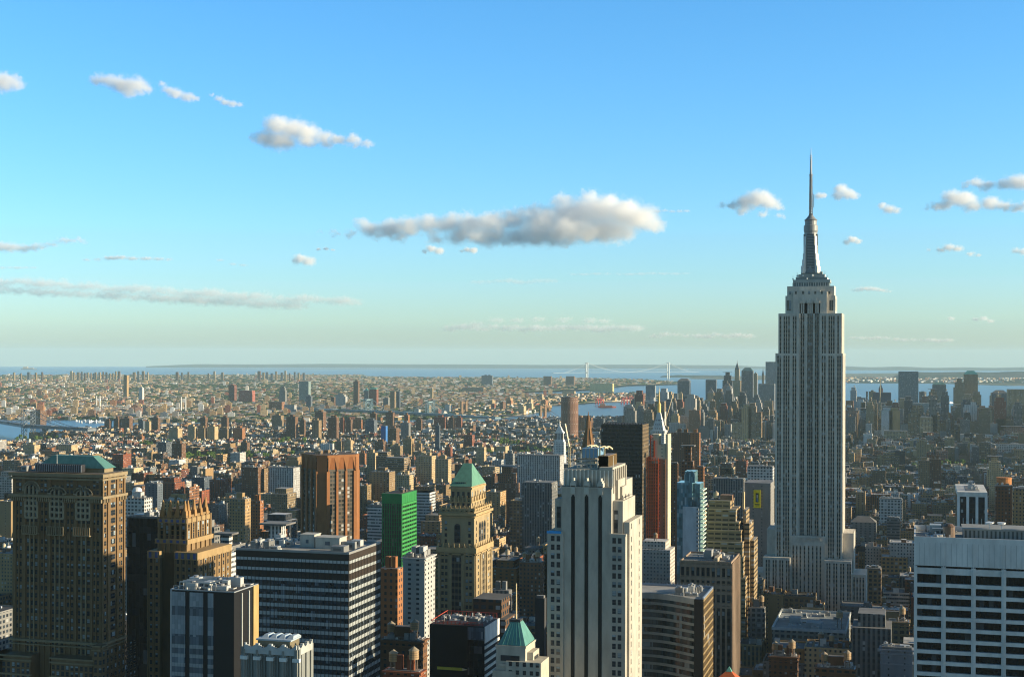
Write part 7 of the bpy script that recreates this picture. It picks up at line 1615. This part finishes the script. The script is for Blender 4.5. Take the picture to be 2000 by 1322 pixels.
for key, L_ in labels.items():
    L_.sort(key=lambda q: q[0])
    for i, (mx, b) in enumerate(L_):
        cn, k, f_, rel, lm = key; s_ = f'{cn} {KP[k]} {f_}, {rel} {lm}'
        if len(L_) > 1:
            o_ = ('leftmost' if i == 0 else 'rightmost' if i == len(L_) - 1 else (ordn[i] if i < 20 else 'farther') + ' from left'); s_ = s_ + ', ' + o_ if len(s_.split()) + len(o_.split()) <= 16 else s_.replace(' ' + f_, '') + ', ' + o_
        lab_of[id(b)] = (s_, f_)
rest = [MB() for _ in range(3)]
rd = random.Random(8)
for b in B:
    near = depth(b[0], b[2]) < 2300; ch = id(b) in chosen; v = vis.get(id(b))
    x0, x1, y0, y1, zg, h, cn, fac, tall = b; w, dp = x1 - x0, y1 - y0; z = zg + h
    c_ = tone(PAL[cn], rd, .6, 1.15); g = rd.choice((.10, .14, .2, .3, .42, .12, .07, .5)); rc = (g, g * .98, g * .94)
    big = ch and v[0] > 60
    if ch:
        k = kind_of(b); s_, f_ = lab_of[id(b)]
        root = thing(k, (x0+x1)/2, (y0+y1)/2, zg, s_, KP[k] + ' building', {'high_rise': 'high-rises scattered through the city', 'loft_building': 'mid-rise city blocks', 'rowhouse': 'low walk-up houses'}[k])
        m = MB(col=c_); m.box(x0, x1, y0, y1, zg - 2, z, mat=0, top=1, tcol=rc)
        if tall and h > 70 and w > 22: m.box(x0 + w*.15, x1 - w*.15, y0 + dp*.15, y1 - dp*.15, z, z + h*.09, mat=0, top=1, tcol=rc); z = z + h*.09
        m.build('wall', [FAC[fac], M_roof], root)
        r = MB(col=rc)
        pc = tuple(q * 1.15 for q in c_)
        if z == zg + h: parapet(r, x0 - .15, x1 + .15, y0 - .15, y1 + .15, z, 1.0, .45, col=pc)
    else:
        m = rest[0 if h <= 25 else 1 if h <= 58 else 2]; m.box(x0, x1, y0, y1, zg - 2, z, mat=fac, top=6, col=c_, tcol=rc); r = m
        if near:
            parapet(r, x0 - .1, x1 + .1, y0 - .1, y1 + .1, z, .9, .4, mat=6, col=tuple(q * 1.1 for q in c_))
        root = None
    km = {} if ch else {'mat': 6}
    if w > 6 and dp > 7 and z == zg + h:
        nb = 1 if d_ < 0 else rd.choice((1, 1, 2, 3)) if near or ch else rd.choice((0, 1, 1, 2))
        for _ in range(nb):
            bw, bd, bh = rd.uniform(2, min(6, w * .5)), rd.uniform(2.5, min(8, dp * .5)), rd.uniform(2.2, 4.6); bx, by = rd.uniform(x0 + .6, x1 - bw - .6), rd.uniform(y0 + .6, y1 - bd - .6)
            cc = rd.choice((c_, (.5, .48, .42), (.3, .28, .25), (.62, .6, .55), (.2, .12, .08))); r.box(bx, bx + bw, by, by + bd, z, z + bh, col=cc, tcol=rc, **km)
        if near or (ch and v[0] > 80):
            for _ in range(rd.choice((2, 4, 6))): bx, by = rd.uniform(x0 + 1, x1 - 2.5), rd.uniform(y0 + 1, y1 - 2.5); s2 = rd.uniform(.8, 2.0); r.box(bx, bx + s2, by, by + s2 * 1.3, z, z + rd.uniform(.8, 1.9), col=(rd.uniform(.2, .7),) * 3, **km)
    if ch:
        if r.f: r.build('roof', M_roof, root)
        if 'tank' in lab_of[id(b)][1] and w > 7: tank_parts(root, x0 + w * rd.uniform(.3, .7), y0 + dp * rd.uniform(.3, .7), z, rd.uniform(1.7, 2.3), rd.uniform(3, 4), rd.uniform(2.5, 6), rd.choice(((.22, .14, .08), (.38, .28, .18), (.45, .40, .32), (.16, .11, .07))))
    elif h > 25 and depth(x0, y0) < 3200 and rd.random() < .45 and w > 8:
        tx, ty, tr, tl = x0 + w * rd.uniform(.3, .7), y0 + dp * rd.uniform(.3, .7), rd.uniform(1.6, 2.2), rd.uniform(2, 6)
        cc = rd.choice(((.22, .14, .08), (.45, .36, .24), (.5, .46, .38))); r.cyl(tx, ty, tr, tr, z + tl, z + tl + 3.6, 8, mat=6, col=cc); r.cyl(tx, ty, tr * 1.05, .05, z + tl + 3.6, z + tl + 5, 8, mat=6, col=(.35, .32, .27)); r.box(tx - 1, tx + 1, ty - 1, ty + 1, z, z + tl, mat=6, col=(.07, .06, .06))
for m, nm in zip(rest, ('rowhouse_mass', 'loft_building_mass', 'high_rise_mass')):
    if m.f: m.build(nm, mats_city, None, kind='stuff')
print('city', len(B), {k: len(v) for k, v in byk.items()})

# ------------------------------------------------------------------ Brooklyn and beyond
rb = random.Random(77); hm = MB(); tm = MB(); apt = []
BKA = math.radians(20)
def shore_ok(X, Y): return inside(BROOKLYN, X, Y)
def blob(m, x, y, z, r, h, rnd, col):
    b = len(m.v); n = 6; 
    for rr_, zz_ in ((.75, 0), (1.0, .45), (.6, .85)):
        for i in range(n): a = 2 * math.pi * i / n + rnd.random(); q = r * rr_ * rnd.uniform(.75, 1.25); m.v.append((x + q * math.cos(a), y + q * math.sin(a), z + h * zz_ * rnd.uniform(.85, 1.15)))
    m.v.append((x, y, z + h))
    for k in range(2):
        for i in range(n): j = (i + 1) % n; m.face((b + k*n + i, b + k*n + j, b + (k+1)*n + j, b + (k+1)*n + i), 0, col)
    for i in range(n): m.face((b + 2*n + i, b + 2*n + (i+1) % n, b + 3*n), 0, col)
GR = [(.028, .055, .02), (.038, .07, .025), (.024, .045, .02), (.05, .085, .028)]
cnt = 0
for _ in range(60000):
    px = rb.uniform(-30, 2030); y = 733 + (842 - 733) * rb.random() ** 1.25; d = F * 274 / (y - 692)
    d = d if d < 9000 else d * (1 + (d - 9000) / 60000); X, Y = ground_pt(px, d, y)
    if not shore_ok(X, Y): continue
    zg = bk_z(X, Y); t_ = math.sin(X * .0021) * math.sin(Y * .0013) + .6 * math.sin(X * .0007 + 2) * math.sin(Y * .0005)
    if rb.random() < .46 + .24 * t_: 
        if cnt < 30000: blob(tm, X, Y, zg, rb.uniform(6, 16) * (1 + d / 14000), rb.uniform(7, 14), rb, rb.choice(GR)); cnt += 1
    else:
        s_ = 1 + d / 22000; w, dp, h = rb.uniform(7, 22) * s_, rb.uniform(9, 26) * s_, rb.gauss(9.5, 2.0) * (1 + .25 * (rb.random() < .2))
        if rb.random() < .035 and d > 6000: h = rb.uniform(18, 42); w, dp = rb.uniform(14, 30), rb.uniform(14, 30)
        cn = rb.choices(names, [3, 3, 2, 6, 9, 2, 8, .1, 5, .4, .6])[0]; c_ = tone(PAL[cn], rb, .8, 1.4); g = rb.choice((.12, .2, .35, .5, .6))
        a = BKA if X < -2200 else -.25
        if h > 22: apt.append((X, Y, zg, w, dp, h, a, cn, c_)); continue
        hm.rbox(X, Y, w, dp, zg - 3, zg + max(5, h), a, mat=0 if h > 14 else 1, top=2, col=c_, tcol=(g, g * .97, g * .92))
hm.build('house_mass', [FAC[0], FAC[5], M_roof], None, kind='stuff')
M_leaf = solid('leaves', (.05, .09, .03), usecol=True, rough=.9, spec=.1, noise=.35, scale=.12)
tm.build('tree_canopy', M_leaf, None, kind='stuff')
# the taller Brooklyn blocks stand singly
apt.sort(key=lambda a: depth(a[0], a[1])); reg = {}
for a in apt:
    px, py = proj(a[0], a[1], a[2]); lm = min(LM, key=lambda q: abs(q[0] - px) + abs(q[1] - py) * 2); rel = 'left of' if px < lm[0] else 'right of'
    reg.setdefault((a[7], rel, lm[2]), []).append((px, a))
na_ = 0
for (cn, rel, lm), L_ in reg.items():
    L_.sort(key=lambda q: q[0])
    for i, (px, (X, Y, zg, w, dp, h, an, cn, c_)) in enumerate(L_):
        if na_ >= 280: break
        na_ += 1
        s_ = f'far {cn} Brooklyn block {rel} {lm}' + (f', {ordn[i] if i < 20 else "farther"} from left' if len(L_) > 1 else '')
        root = thing('brooklyn_block', X, Y, zg, s_, 'apartment block', 'apartment blocks across the river'); m = MB(col=c_); m.rbox(X, Y, w, dp, zg - 3, zg + h, an); m.rbox(X, Y, w * .4, dp * .4, zg + h, zg + h + 4, an); m.build('wall', [FAC[0]], root)
print('bk', len(hm.f), cnt, len(apt))
# far shores: Staten Island houses, pier sheds
sm = MB()
for _ in range(420):
    px = rb.uniform(1650, 2040); d = rb.uniform(15300, 16600); X, Y = ground_pt(px, d, 740); w = rb.uniform(8, 28); c_ = rb.choice(((.6, .58, .5), (.5, .42, .3), (.65, .63, .6), (.35, .2, .15))); zg = -14 - drop(X, Y)
    t_ = (d - 15200) / 2000; zg += max(0, 42 * math.sin(math.pi * min(max(t_, 0), 1)) ** .6 - 6); sm.rbox(X, Y, w, w, zg - 4, zg + rb.uniform(7, 14), rb.random(), col=c_)
for _ in range(900):
    px = rb.uniform(1000, 1300); d = rb.uniform(8600, 9100); X, Y = ground_pt(px, d, 780); w = rb.uniform(12, 60)
    zg = -15 - drop(X, Y); sm.rbox(X, Y, w, rb.uniform(10, 30), zg, zg + rb.uniform(5, 10), rb.random(), col=rb.choice(((.6, .52, .36), (.65, .63, .6), (.4, .16, .1), (.5, .48, .42), (.2, .2, .2)))) if inside(BROOKLYN, X, Y) else None
sm.build('shore_buildings', M_wall, None, kind='stuff')

# ------------------------------------------------------------------ park trees: three kinds, copied
def tree_proto(seed):
    r_ = random.Random(seed); root = thing('tree', 0, 0, 0, 'leafy green park tree among the low houses', 'tree', 'park trees among the houses')
    t_ = MB(col=(.10, .075, .05)); t_.cyl(0, 0, .5, .3, -1, 6, 7)
    for k in range(5): a = k * 1.26 + r_.random(); t_.beam((0, 0, 3.5 + k * .4), (2.8 * math.cos(a), 2.8 * math.sin(a), 7.5 + k * .4), .28)
    t_.build('trunk', M_wall, root); c = MB()
    for k in range(26):
        a, q, z = r_.uniform(0, 6.28), 4.6 * math.sqrt(r_.random()), r_.uniform(4.2, 11.5); q *= math.sin(math.pi * min(max((z - 2.5) / 10.5, 0.1), .95)) ** .6
        blob(c, q * math.cos(a), q * math.sin(a), z, r_.uniform(1.0, 2.1), r_.uniform(1.3, 2.4), r_, r_.choice(((.045, .10, .02), (.07, .14, .03), (.09, .16, .04))))
    c.build('crown', M_leaf, root); return root
protos = [tree_proto(s) for s in (1, 2, 3)]; used = set(); nt_ = 0
for (cx, cy_), r in PARKS:
    for _ in range(int(r * r / 900) + 3):
        a, q = rb.uniform(0, 6.28), r * math.sqrt(rb.random()) * .95; x, y = cx + q * math.cos(a), cy_ + q * math.sin(a)
        if not inside(MANHATTAN, x, y) or nt_ >= 290: continue
        k = rb.randrange(3); nt_ += 1
        if k not in used: o = protos[k]; used.add(k)
        else:
            o = protos[k].copy(); C.objects.link(o)
            for ch_ in protos[k].children: c2 = ch_.copy(); C.objects.link(c2); c2.parent = o
        s_ = rb.uniform(.9, 1.7); o.location = (x, y, ground_z(x, y)); o.scale = (s_, s_, s_); o.rotation_euler.z = rb.uniform(0, 6.28)
# street and back garden trees
st = MB()
for _ in range(1500):
    i = rb.randrange(len(AVE) - 1); k = rb.randrange(16, 70); x = rb.uniform(AVE[i] + 15, AVE[i + 1] - 15); y = 655 + 78.5 * k + 39 + rb.uniform(-3, 3)
    px = proj(x, y, 0)[0]
    if -30 < px < 2030 and inside(MANHATTAN, x, y) and not blocked(x - 4, x + 4, y - 4, y + 4): blob(st, x, y, ground_z(x, y), rb.uniform(4, 7), rb.uniform(9, 19), rb, rb.choice(GR))
st.build('tree_canopy', M_leaf, None, kind='stuff')
# painted lane lines and traffic on the nearer avenues
ln = MB(col=(.5, .5, .48))
for x in AVE[8:17]:
    for y in range(700, 2600, 12):
        if -30 < proj(x, y, 0)[0] < 2030: ln.poly([(x - .1, y, ground_z(x, y) + .05), (x + .1, y, ground_z(x, y) + .05), (x + .1, y + 5, ground_z(x, y + 5) + .05), (x - .1, y + 5, ground_z(x, y + 5) + .05)])
ln.build('road_marking', M_trim, None, kind='structure')
# ------------------------------------------------------------------ haze
def haze():
    bx = MB(); L_ = 66000; bx.box(-L_, L_, -2500, L_, -1400, 480)
    m = bpy.data.materials.new('haze_air'); m.use_nodes = True; t = m.node_tree; t.nodes.clear()
    o = t.nodes.new('ShaderNodeOutputMaterial'); v = t.nodes.new('ShaderNodeVolumePrincipled'); v.inputs['Color'].default_value = (0.66, 0.92, 1.0, 1); v.inputs['Density'].default_value = 1.8e-5; v.inputs['Anisotropy'].default_value = 0.0
    t.links.new(v.outputs[0], o.inputs['Volume'])
    return bx.build('haze', m, None, kind='stuff')
haze()
# ------------------------------------------------------------------ clouds: lumpy closed shells filled with even, thin white vapour
def cloud_mat(name, blobs, dens, rm, wisp, step):
    """vapour whose density thins out from the billows' centres, broken up by noise; blobs in the cloud's own metres"""
    m = bpy.data.materials.new(name); m.use_nodes = True; t = m.node_tree; t.nodes.clear()
    o = t.nodes.new('ShaderNodeOutputMaterial'); v = t.nodes.new('ShaderNodeVolumeScatter'); v.inputs['Color'].default_value = (.99, .997, 1, 1); v.inputs['Anisotropy'].default_value = 0.1
    tc = t.nodes.new('ShaderNodeTexCoord'); P = tc.outputs['Object']
    def noise(scale, detail, rough):
        n = t.nodes.new('ShaderNodeTexNoise'); n.inputs['Scale'].default_value = scale; n.inputs['Detail'].default_value = detail; n.inputs['Roughness'].default_value = rough; t.links.new(P, n.inputs['Vector']); return n
    n1 = noise(.95 / rm, 8, .72)
    sub = t.nodes.new('ShaderNodeVectorMath'); sub.operation = 'SUBTRACT'; t.links.new(n1.outputs['Color'], sub.inputs[0]); sub.inputs[1].default_value = (.5, .5, .5)
    sc_ = t.nodes.new('ShaderNodeVectorMath'); sc_.operation = 'SCALE'; t.links.new(sub.outputs[0], sc_.inputs[0]); sc_.inputs['Scale'].default_value = rm * 3.2 * wisp
    ad = t.nodes.new('ShaderNodeVectorMath'); ad.operation = 'ADD'; t.links.new(P, ad.inputs[0]); t.links.new(sc_.outputs[0], ad.inputs[1]); Q = ad.outputs[0]
    f = None
    for (cx, cy_, cz, rx, ry, rz) in blobs:
        mp = t.nodes.new('ShaderNodeMapping'); mp.vector_type = 'TEXTURE'; mp.inputs[1].default_value = (cx, cy_, cz); mp.inputs[3].default_value = (rx, ry, rz); t.links.new(Q, mp.inputs[0])
        L_ = t.nodes.new('ShaderNodeVectorMath'); L_.operation = 'LENGTH'; t.links.new(mp.outputs[0], L_.inputs[0])
        f = L_.outputs['Value'] if f is None else mth(t, 'SMOOTH_MIN', f, L_.outputs['Value'], .35)
    mr = t.nodes.new('ShaderNodeMapRange'); mr.interpolation_type = 'SMOOTHSTEP'; mr.inputs[1].default_value = 1.0; mr.inputs[2].default_value = 0.2 if wisp < 1.3 else .1; mr.inputs[3].default_value = 0.0; mr.inputs[4].default_value = dens
    t.links.new(f, mr.inputs[0]); t.links.new(mr.outputs[0], v.inputs['Density']); t.links.new(v.outputs[0], o.inputs['Volume'])
    m.cycles.volume_step_rate = step; return m
def d_base(yb, h=1450.0):
    e = (692 - yb) / F; d = 1000.0
    for _ in range(60): d = (h - d * d / (2 * RE)) / max(e, 1e-4) if e > .04 else (-e + math.sqrt(e * e + 4 * h / (2 * RE))) * RE
    return d
def cloud(label, yb, blobs, dens_k=3.2, flat=.8, sub=5, seed=0, wisp=1.0, wide=1.3):
    rnd = random.Random(seed + len(blobs)); d = d_base(yb); u = d / F
    rs = sorted(b[2] for b in blobs); rm = rs[int(len(rs) * .7)] * u
    cxp = sum(b[0] for b in blobs) / len(blobs); X0, Y0 = ground_pt(cxp, d, yb); Z0 = zat(cxp, yb, d); E = []
    for px, py, r in blobs:
        lx = (unroll(px, py)[0] - unroll(cxp, yb)[0]) * u; lz = (unroll(cxp, yb)[1] - unroll(px, py)[1]) * u; r_ = r * u * 1.5
        E.append((lx, rnd.uniform(-.5, .5) * r_, lz, r_ * wide, r_ * 1.3, r_ * flat))
    bm = bmesh.new()
    for e in E:
        g_ = bmesh.ops.create_icosphere(bm, subdivisions=2, radius=1.0)
        for v in g_['verts']: v.co = Vector((e[0] + v.co.x * (e[3] + .9 * rm * wisp), e[1] + v.co.y * (e[4] + .9 * rm * wisp), e[2] + v.co.z * (e[5] + .85 * rm * wisp)))
    me = bpy.data.meshes.new('cloud'); bm.to_mesh(me); bm.free()
    o = bpy.data.objects.new('cloud_tmp', me); C.objects.link(o)
    rmod = o.modifiers.new('r', 'REMESH'); rmod.mode = 'VOXEL'; rmod.voxel_size = rm * .3
    dg = bpy.context.evaluated_depsgraph_get(); me2 = bpy.data.meshes.new_from_object(o.evaluated_get(dg)); me2.name = 'cloud'
    bpy.data.objects.remove(o); me2.materials.clear()
    co = np.empty(len(me2.vertices) * 3, dtype=np.float32); me2.vertices.foreach_get('co', co); co = co.reshape(-1, 3); ext = float((co.max(0) - co.min(0)).mean())
    me2.materials.append(cloud_mat('cloud_vapour', E, dens_k * (.38 if wisp < 1.3 else .5) / rm, rm, wisp, min(1.0, rm * .3 / (ext / 10))))
    c = bpy.data.objects.new('cloud', me2); C.objects.link(c); c.location = (X0, Y0, Z0); c.rotation_euler.z = TH
    c['label'] = label; c['category'] = 'cloud'; c['group'] = 'fair weather clouds'; return c
cloud('long big cumulus with a bright tall right end and blue shaded flat left half', 484, [(1215,416,28),(1170,410,31),(1120,418,32),(1098,392,15),(1195,392,12),(1150,385,12),(1228,402,14),(1243,427,28),(1274,441,15),(1060,432,28),(1042,410,13),(1000,430,22),(960,436,22),(920,438,22),(880,436,20),(840,440,20),(800,444,20),(760,448,20),(722,448,16),(706,436,9),(686,455,9),(655,456,6),(625,455,4),(1150,455,24),(1080,460,22),(1010,462,20),(930,464,18),(850,466,12),(1210,452,22),(980,472,12),(1050,474,12),(1110,476,9),(785,462,10),(740,462,8),(900,458,20),(960,460,22),(1050,456,26),(1110,452,28),(1180,448,28),(840,428,8),(905,424,8),(960,424,9),(1020,416,9)], 3.2, .75, 6, 1)
cloud('white cumulus with a peaked left top and a long tapering right tail', 292, [(543,246,17),(568,250,19),(600,257,17),(630,267,13),(660,273,11),(690,275,11),(715,279,8),(520,270,15),(498,273,8),(550,275,18),(600,276,14),(640,280,9)], 3.0, .85, 6, 2)
cloud('rounded white puff, largest of the upper left line of clouds', 198, [(212,157,13),(240,166,16),(268,169,16),(190,157,10),(255,180,13),(285,174,10)], 2.4, .85, 5, 3)
cloud('small ragged puff in the middle of the upper left line', 204, [(317,165,6),(328,176,8),(345,184,11),(365,189,10),(383,193,6)], 1.8, .8, 5, 4)
cloud('smallest wispy puff at the right end of the upper left line', 214, [(414,186,3.5),(428,193,6),(440,200,7),(455,204,7),(468,204,5)], 1.6, .8, 4, 5)
cloud('pale puff cut by the left edge of the sky', 184, [(0,160,18),(18,157,14),(30,165,11),(34,150,6),(10,172,10)], 2.0, .85, 5, 6)
cloud('white cumulus with grey left tail, left of the needle mast', 430, [(1482,388,17),(1456,395,15),(1502,396,14),(1430,402,9),(1522,404,7),(1410,402,5),(1490,419,7),(1525,422,6),(1450,412,9)], 2.8, .8, 5, 7)
cloud('small bright puff right of the needle mast', 393, [(1643,370,10),(1658,379,10),(1638,382,8),(1670,385,6)], 2.6, .85, 5, 8)
cloud('tiny puff touching the needle mast from the right', 390, [(1600,383,6),(1608,382,5)], 2.2, .85, 3, 9)
cloud('small puff between the needle mast and the right edge', 420, [(1722,402,6),(1737,409,9),(1752,412,6)], 2.4, .8, 5, 10)
cloud('large white cumulus at the right edge, lower of the two', 415, [(1860,386,15),(1885,389,16),(1850,400,11),(1900,404,12),(1830,404,9),(1937,396,14),(1962,402,11),(1987,405,10),(1810,406,5),(2010,400,12)], 2.8, .75, 6, 11)
cloud('white cumulus at the right edge, upper of the two', 377, [(1905,358,11),(1930,362,11),(1960,360,12),(1985,356,16),(2012,358,18),(1888,362,6)], 2.6, .75, 5, 12)
cloud('tiny bright puff just right of the mast shoulder', 480, [(1665,468,7),(1654,473,5),(1676,472,5)], 2.6, .85, 4, 13)
cloud('small round puff low in the left middle sky', 521, [(588,505,9),(603,510,9),(578,509,6)], 2.4, .85, 4, 14)
cloud('small bright puff under the long big cumulus, left one', 499, [(843,486,7),(858,490,7),(830,491,4)], 2.6, .85, 4, 15)
cloud('small bright puff under the long big cumulus, right one', 495, [(912,488,5),(925,489,6),(902,490,3)], 2.6, .85, 3, 16)
cloud('thin small cloud low left of the puff under the big cumulus', 491, [(622,487,3.5),(636,486,4),(650,488,3)], 2.0, .6, 3, 17)
cloud('thin broken cloud low on the right', 502, [(1838,489,6),(1855,483,8),(1870,486,7),(1815,489,3),(1895,496,5),(1910,498,4)], 2.2, .7, 4, 18)
cloud('flat thin cloud streak low at the left', 511, [(168,508,3),(190,507,3),(215,504,5),(235,503,5),(260,505,4.5),(285,505,4.5),(310,506,4),(330,507,3)], 1.6, .6, 4, 19, 1.5, 2.6)
cloud('pale flat cloud at the left edge above the long streak', 497, [(0,482,12),(25,484,11),(50,485,9),(75,482,7),(100,477,6),(130,470,7),(150,469,6),(165,473,3)], 1.3, .6, 4, 20, 1.5, 2.6)
r_ = random.Random(6)
cloud('long low stratus streak stretching across the left sky', 603, [(i * 23.0, 550 + i * 1.35 + r_.uniform(-3, 3), r_.uniform(7, 12)) for i in range(31)] + [(i * 24.0, 566 + i * 1.3, r_.uniform(8, 12)) for i in range(25)], 1.0, .6, 3, 21, 1.5, 2.6)
cloud('low hazy cloud bank over the harbour, left part', 655, [(880 + i * 21, 641 + r_.uniform(-3, 3), r_.uniform(6, 9)) for i in range(18)] + [(930, 633, 7), (970, 625, 6), (1010, 626, 6), (1050, 624, 6), (1100, 624, 6), (1150, 626, 6), (1180, 627, 6)], .9, .6, 3, 22, 1.5, 2.6)
cloud('low thin cloud bank left of the tower shaft', 668, [(1280 + i * 20, 655 + r_.uniform(-2, 2), r_.uniform(4, 7)) for i in range(10)], 1.1, .6, 3, 23, 1.5, 2.6)
cloud('small flat cloud right of the tower shoulder', 571, [(1672,567,3.5),(1688,564,5),(1705,564,5),(1722,567,4),(1735,569,2.5)], 1.6, .6, 3, 24, 1.5, 2.6)
cloud('low thin cloud strip right of the tower shaft', 669, [(1665 + i * 17, 660 + i * .4 + r_.uniform(-2, 2), r_.uniform(3, 5)) for i in range(12)], 1.1, .6, 3, 25, 1.5, 2.6)
cloud('pair of tiny low puffs at the far right', 631, [(1858,622,5),(1905,624,5),(1920,622,6),(1935,627,5)], 1.3, .6, 3, 26)
cloud('tiny puff near the right edge above the low strip', 503, [(1985,490,6),(2000,492,8)], 2, .7, 3, 27)

cloud('faint high streak in the middle sky', 539, [(1120 + i * 22, 535 + r_.uniform(-1, 1), r_.uniform(2.5, 4)) for i in range(11)], .45, .5, 3, 31, 1.5, 3.2)
cloud('faint thin veil patch left of the middle streak', 557, [(935 + i * 20, 550 + r_.uniform(-2, 2), r_.uniform(4, 6)) for i in range(8)], .4, .6, 3, 32, 1.5, 3.0)
cloud('faint wispy scrap left of the needle mast', 418, [(1285 + i * 14, 413 + r_.uniform(-2, 2), r_.uniform(3, 4.5)) for i in range(5)], .7, .7, 3, 33, 1.5, 2.0)
cloud('faint thin scrap at the far left above the long streak', 529, [(5 + i * 15, 523 + r_.uniform(-1, 1), r_.uniform(2.5, 4)) for i in range(5)], .6, .6, 3, 34, 1.5, 2.6)
cloud('faint streak under the small round puff', 525, [(430, 508, 3), (455, 516, 3), (475, 518, 3), (760, 515, 3), (790, 522, 3)][:3], .6, .6, 3, 35, 1.5, 2.6)
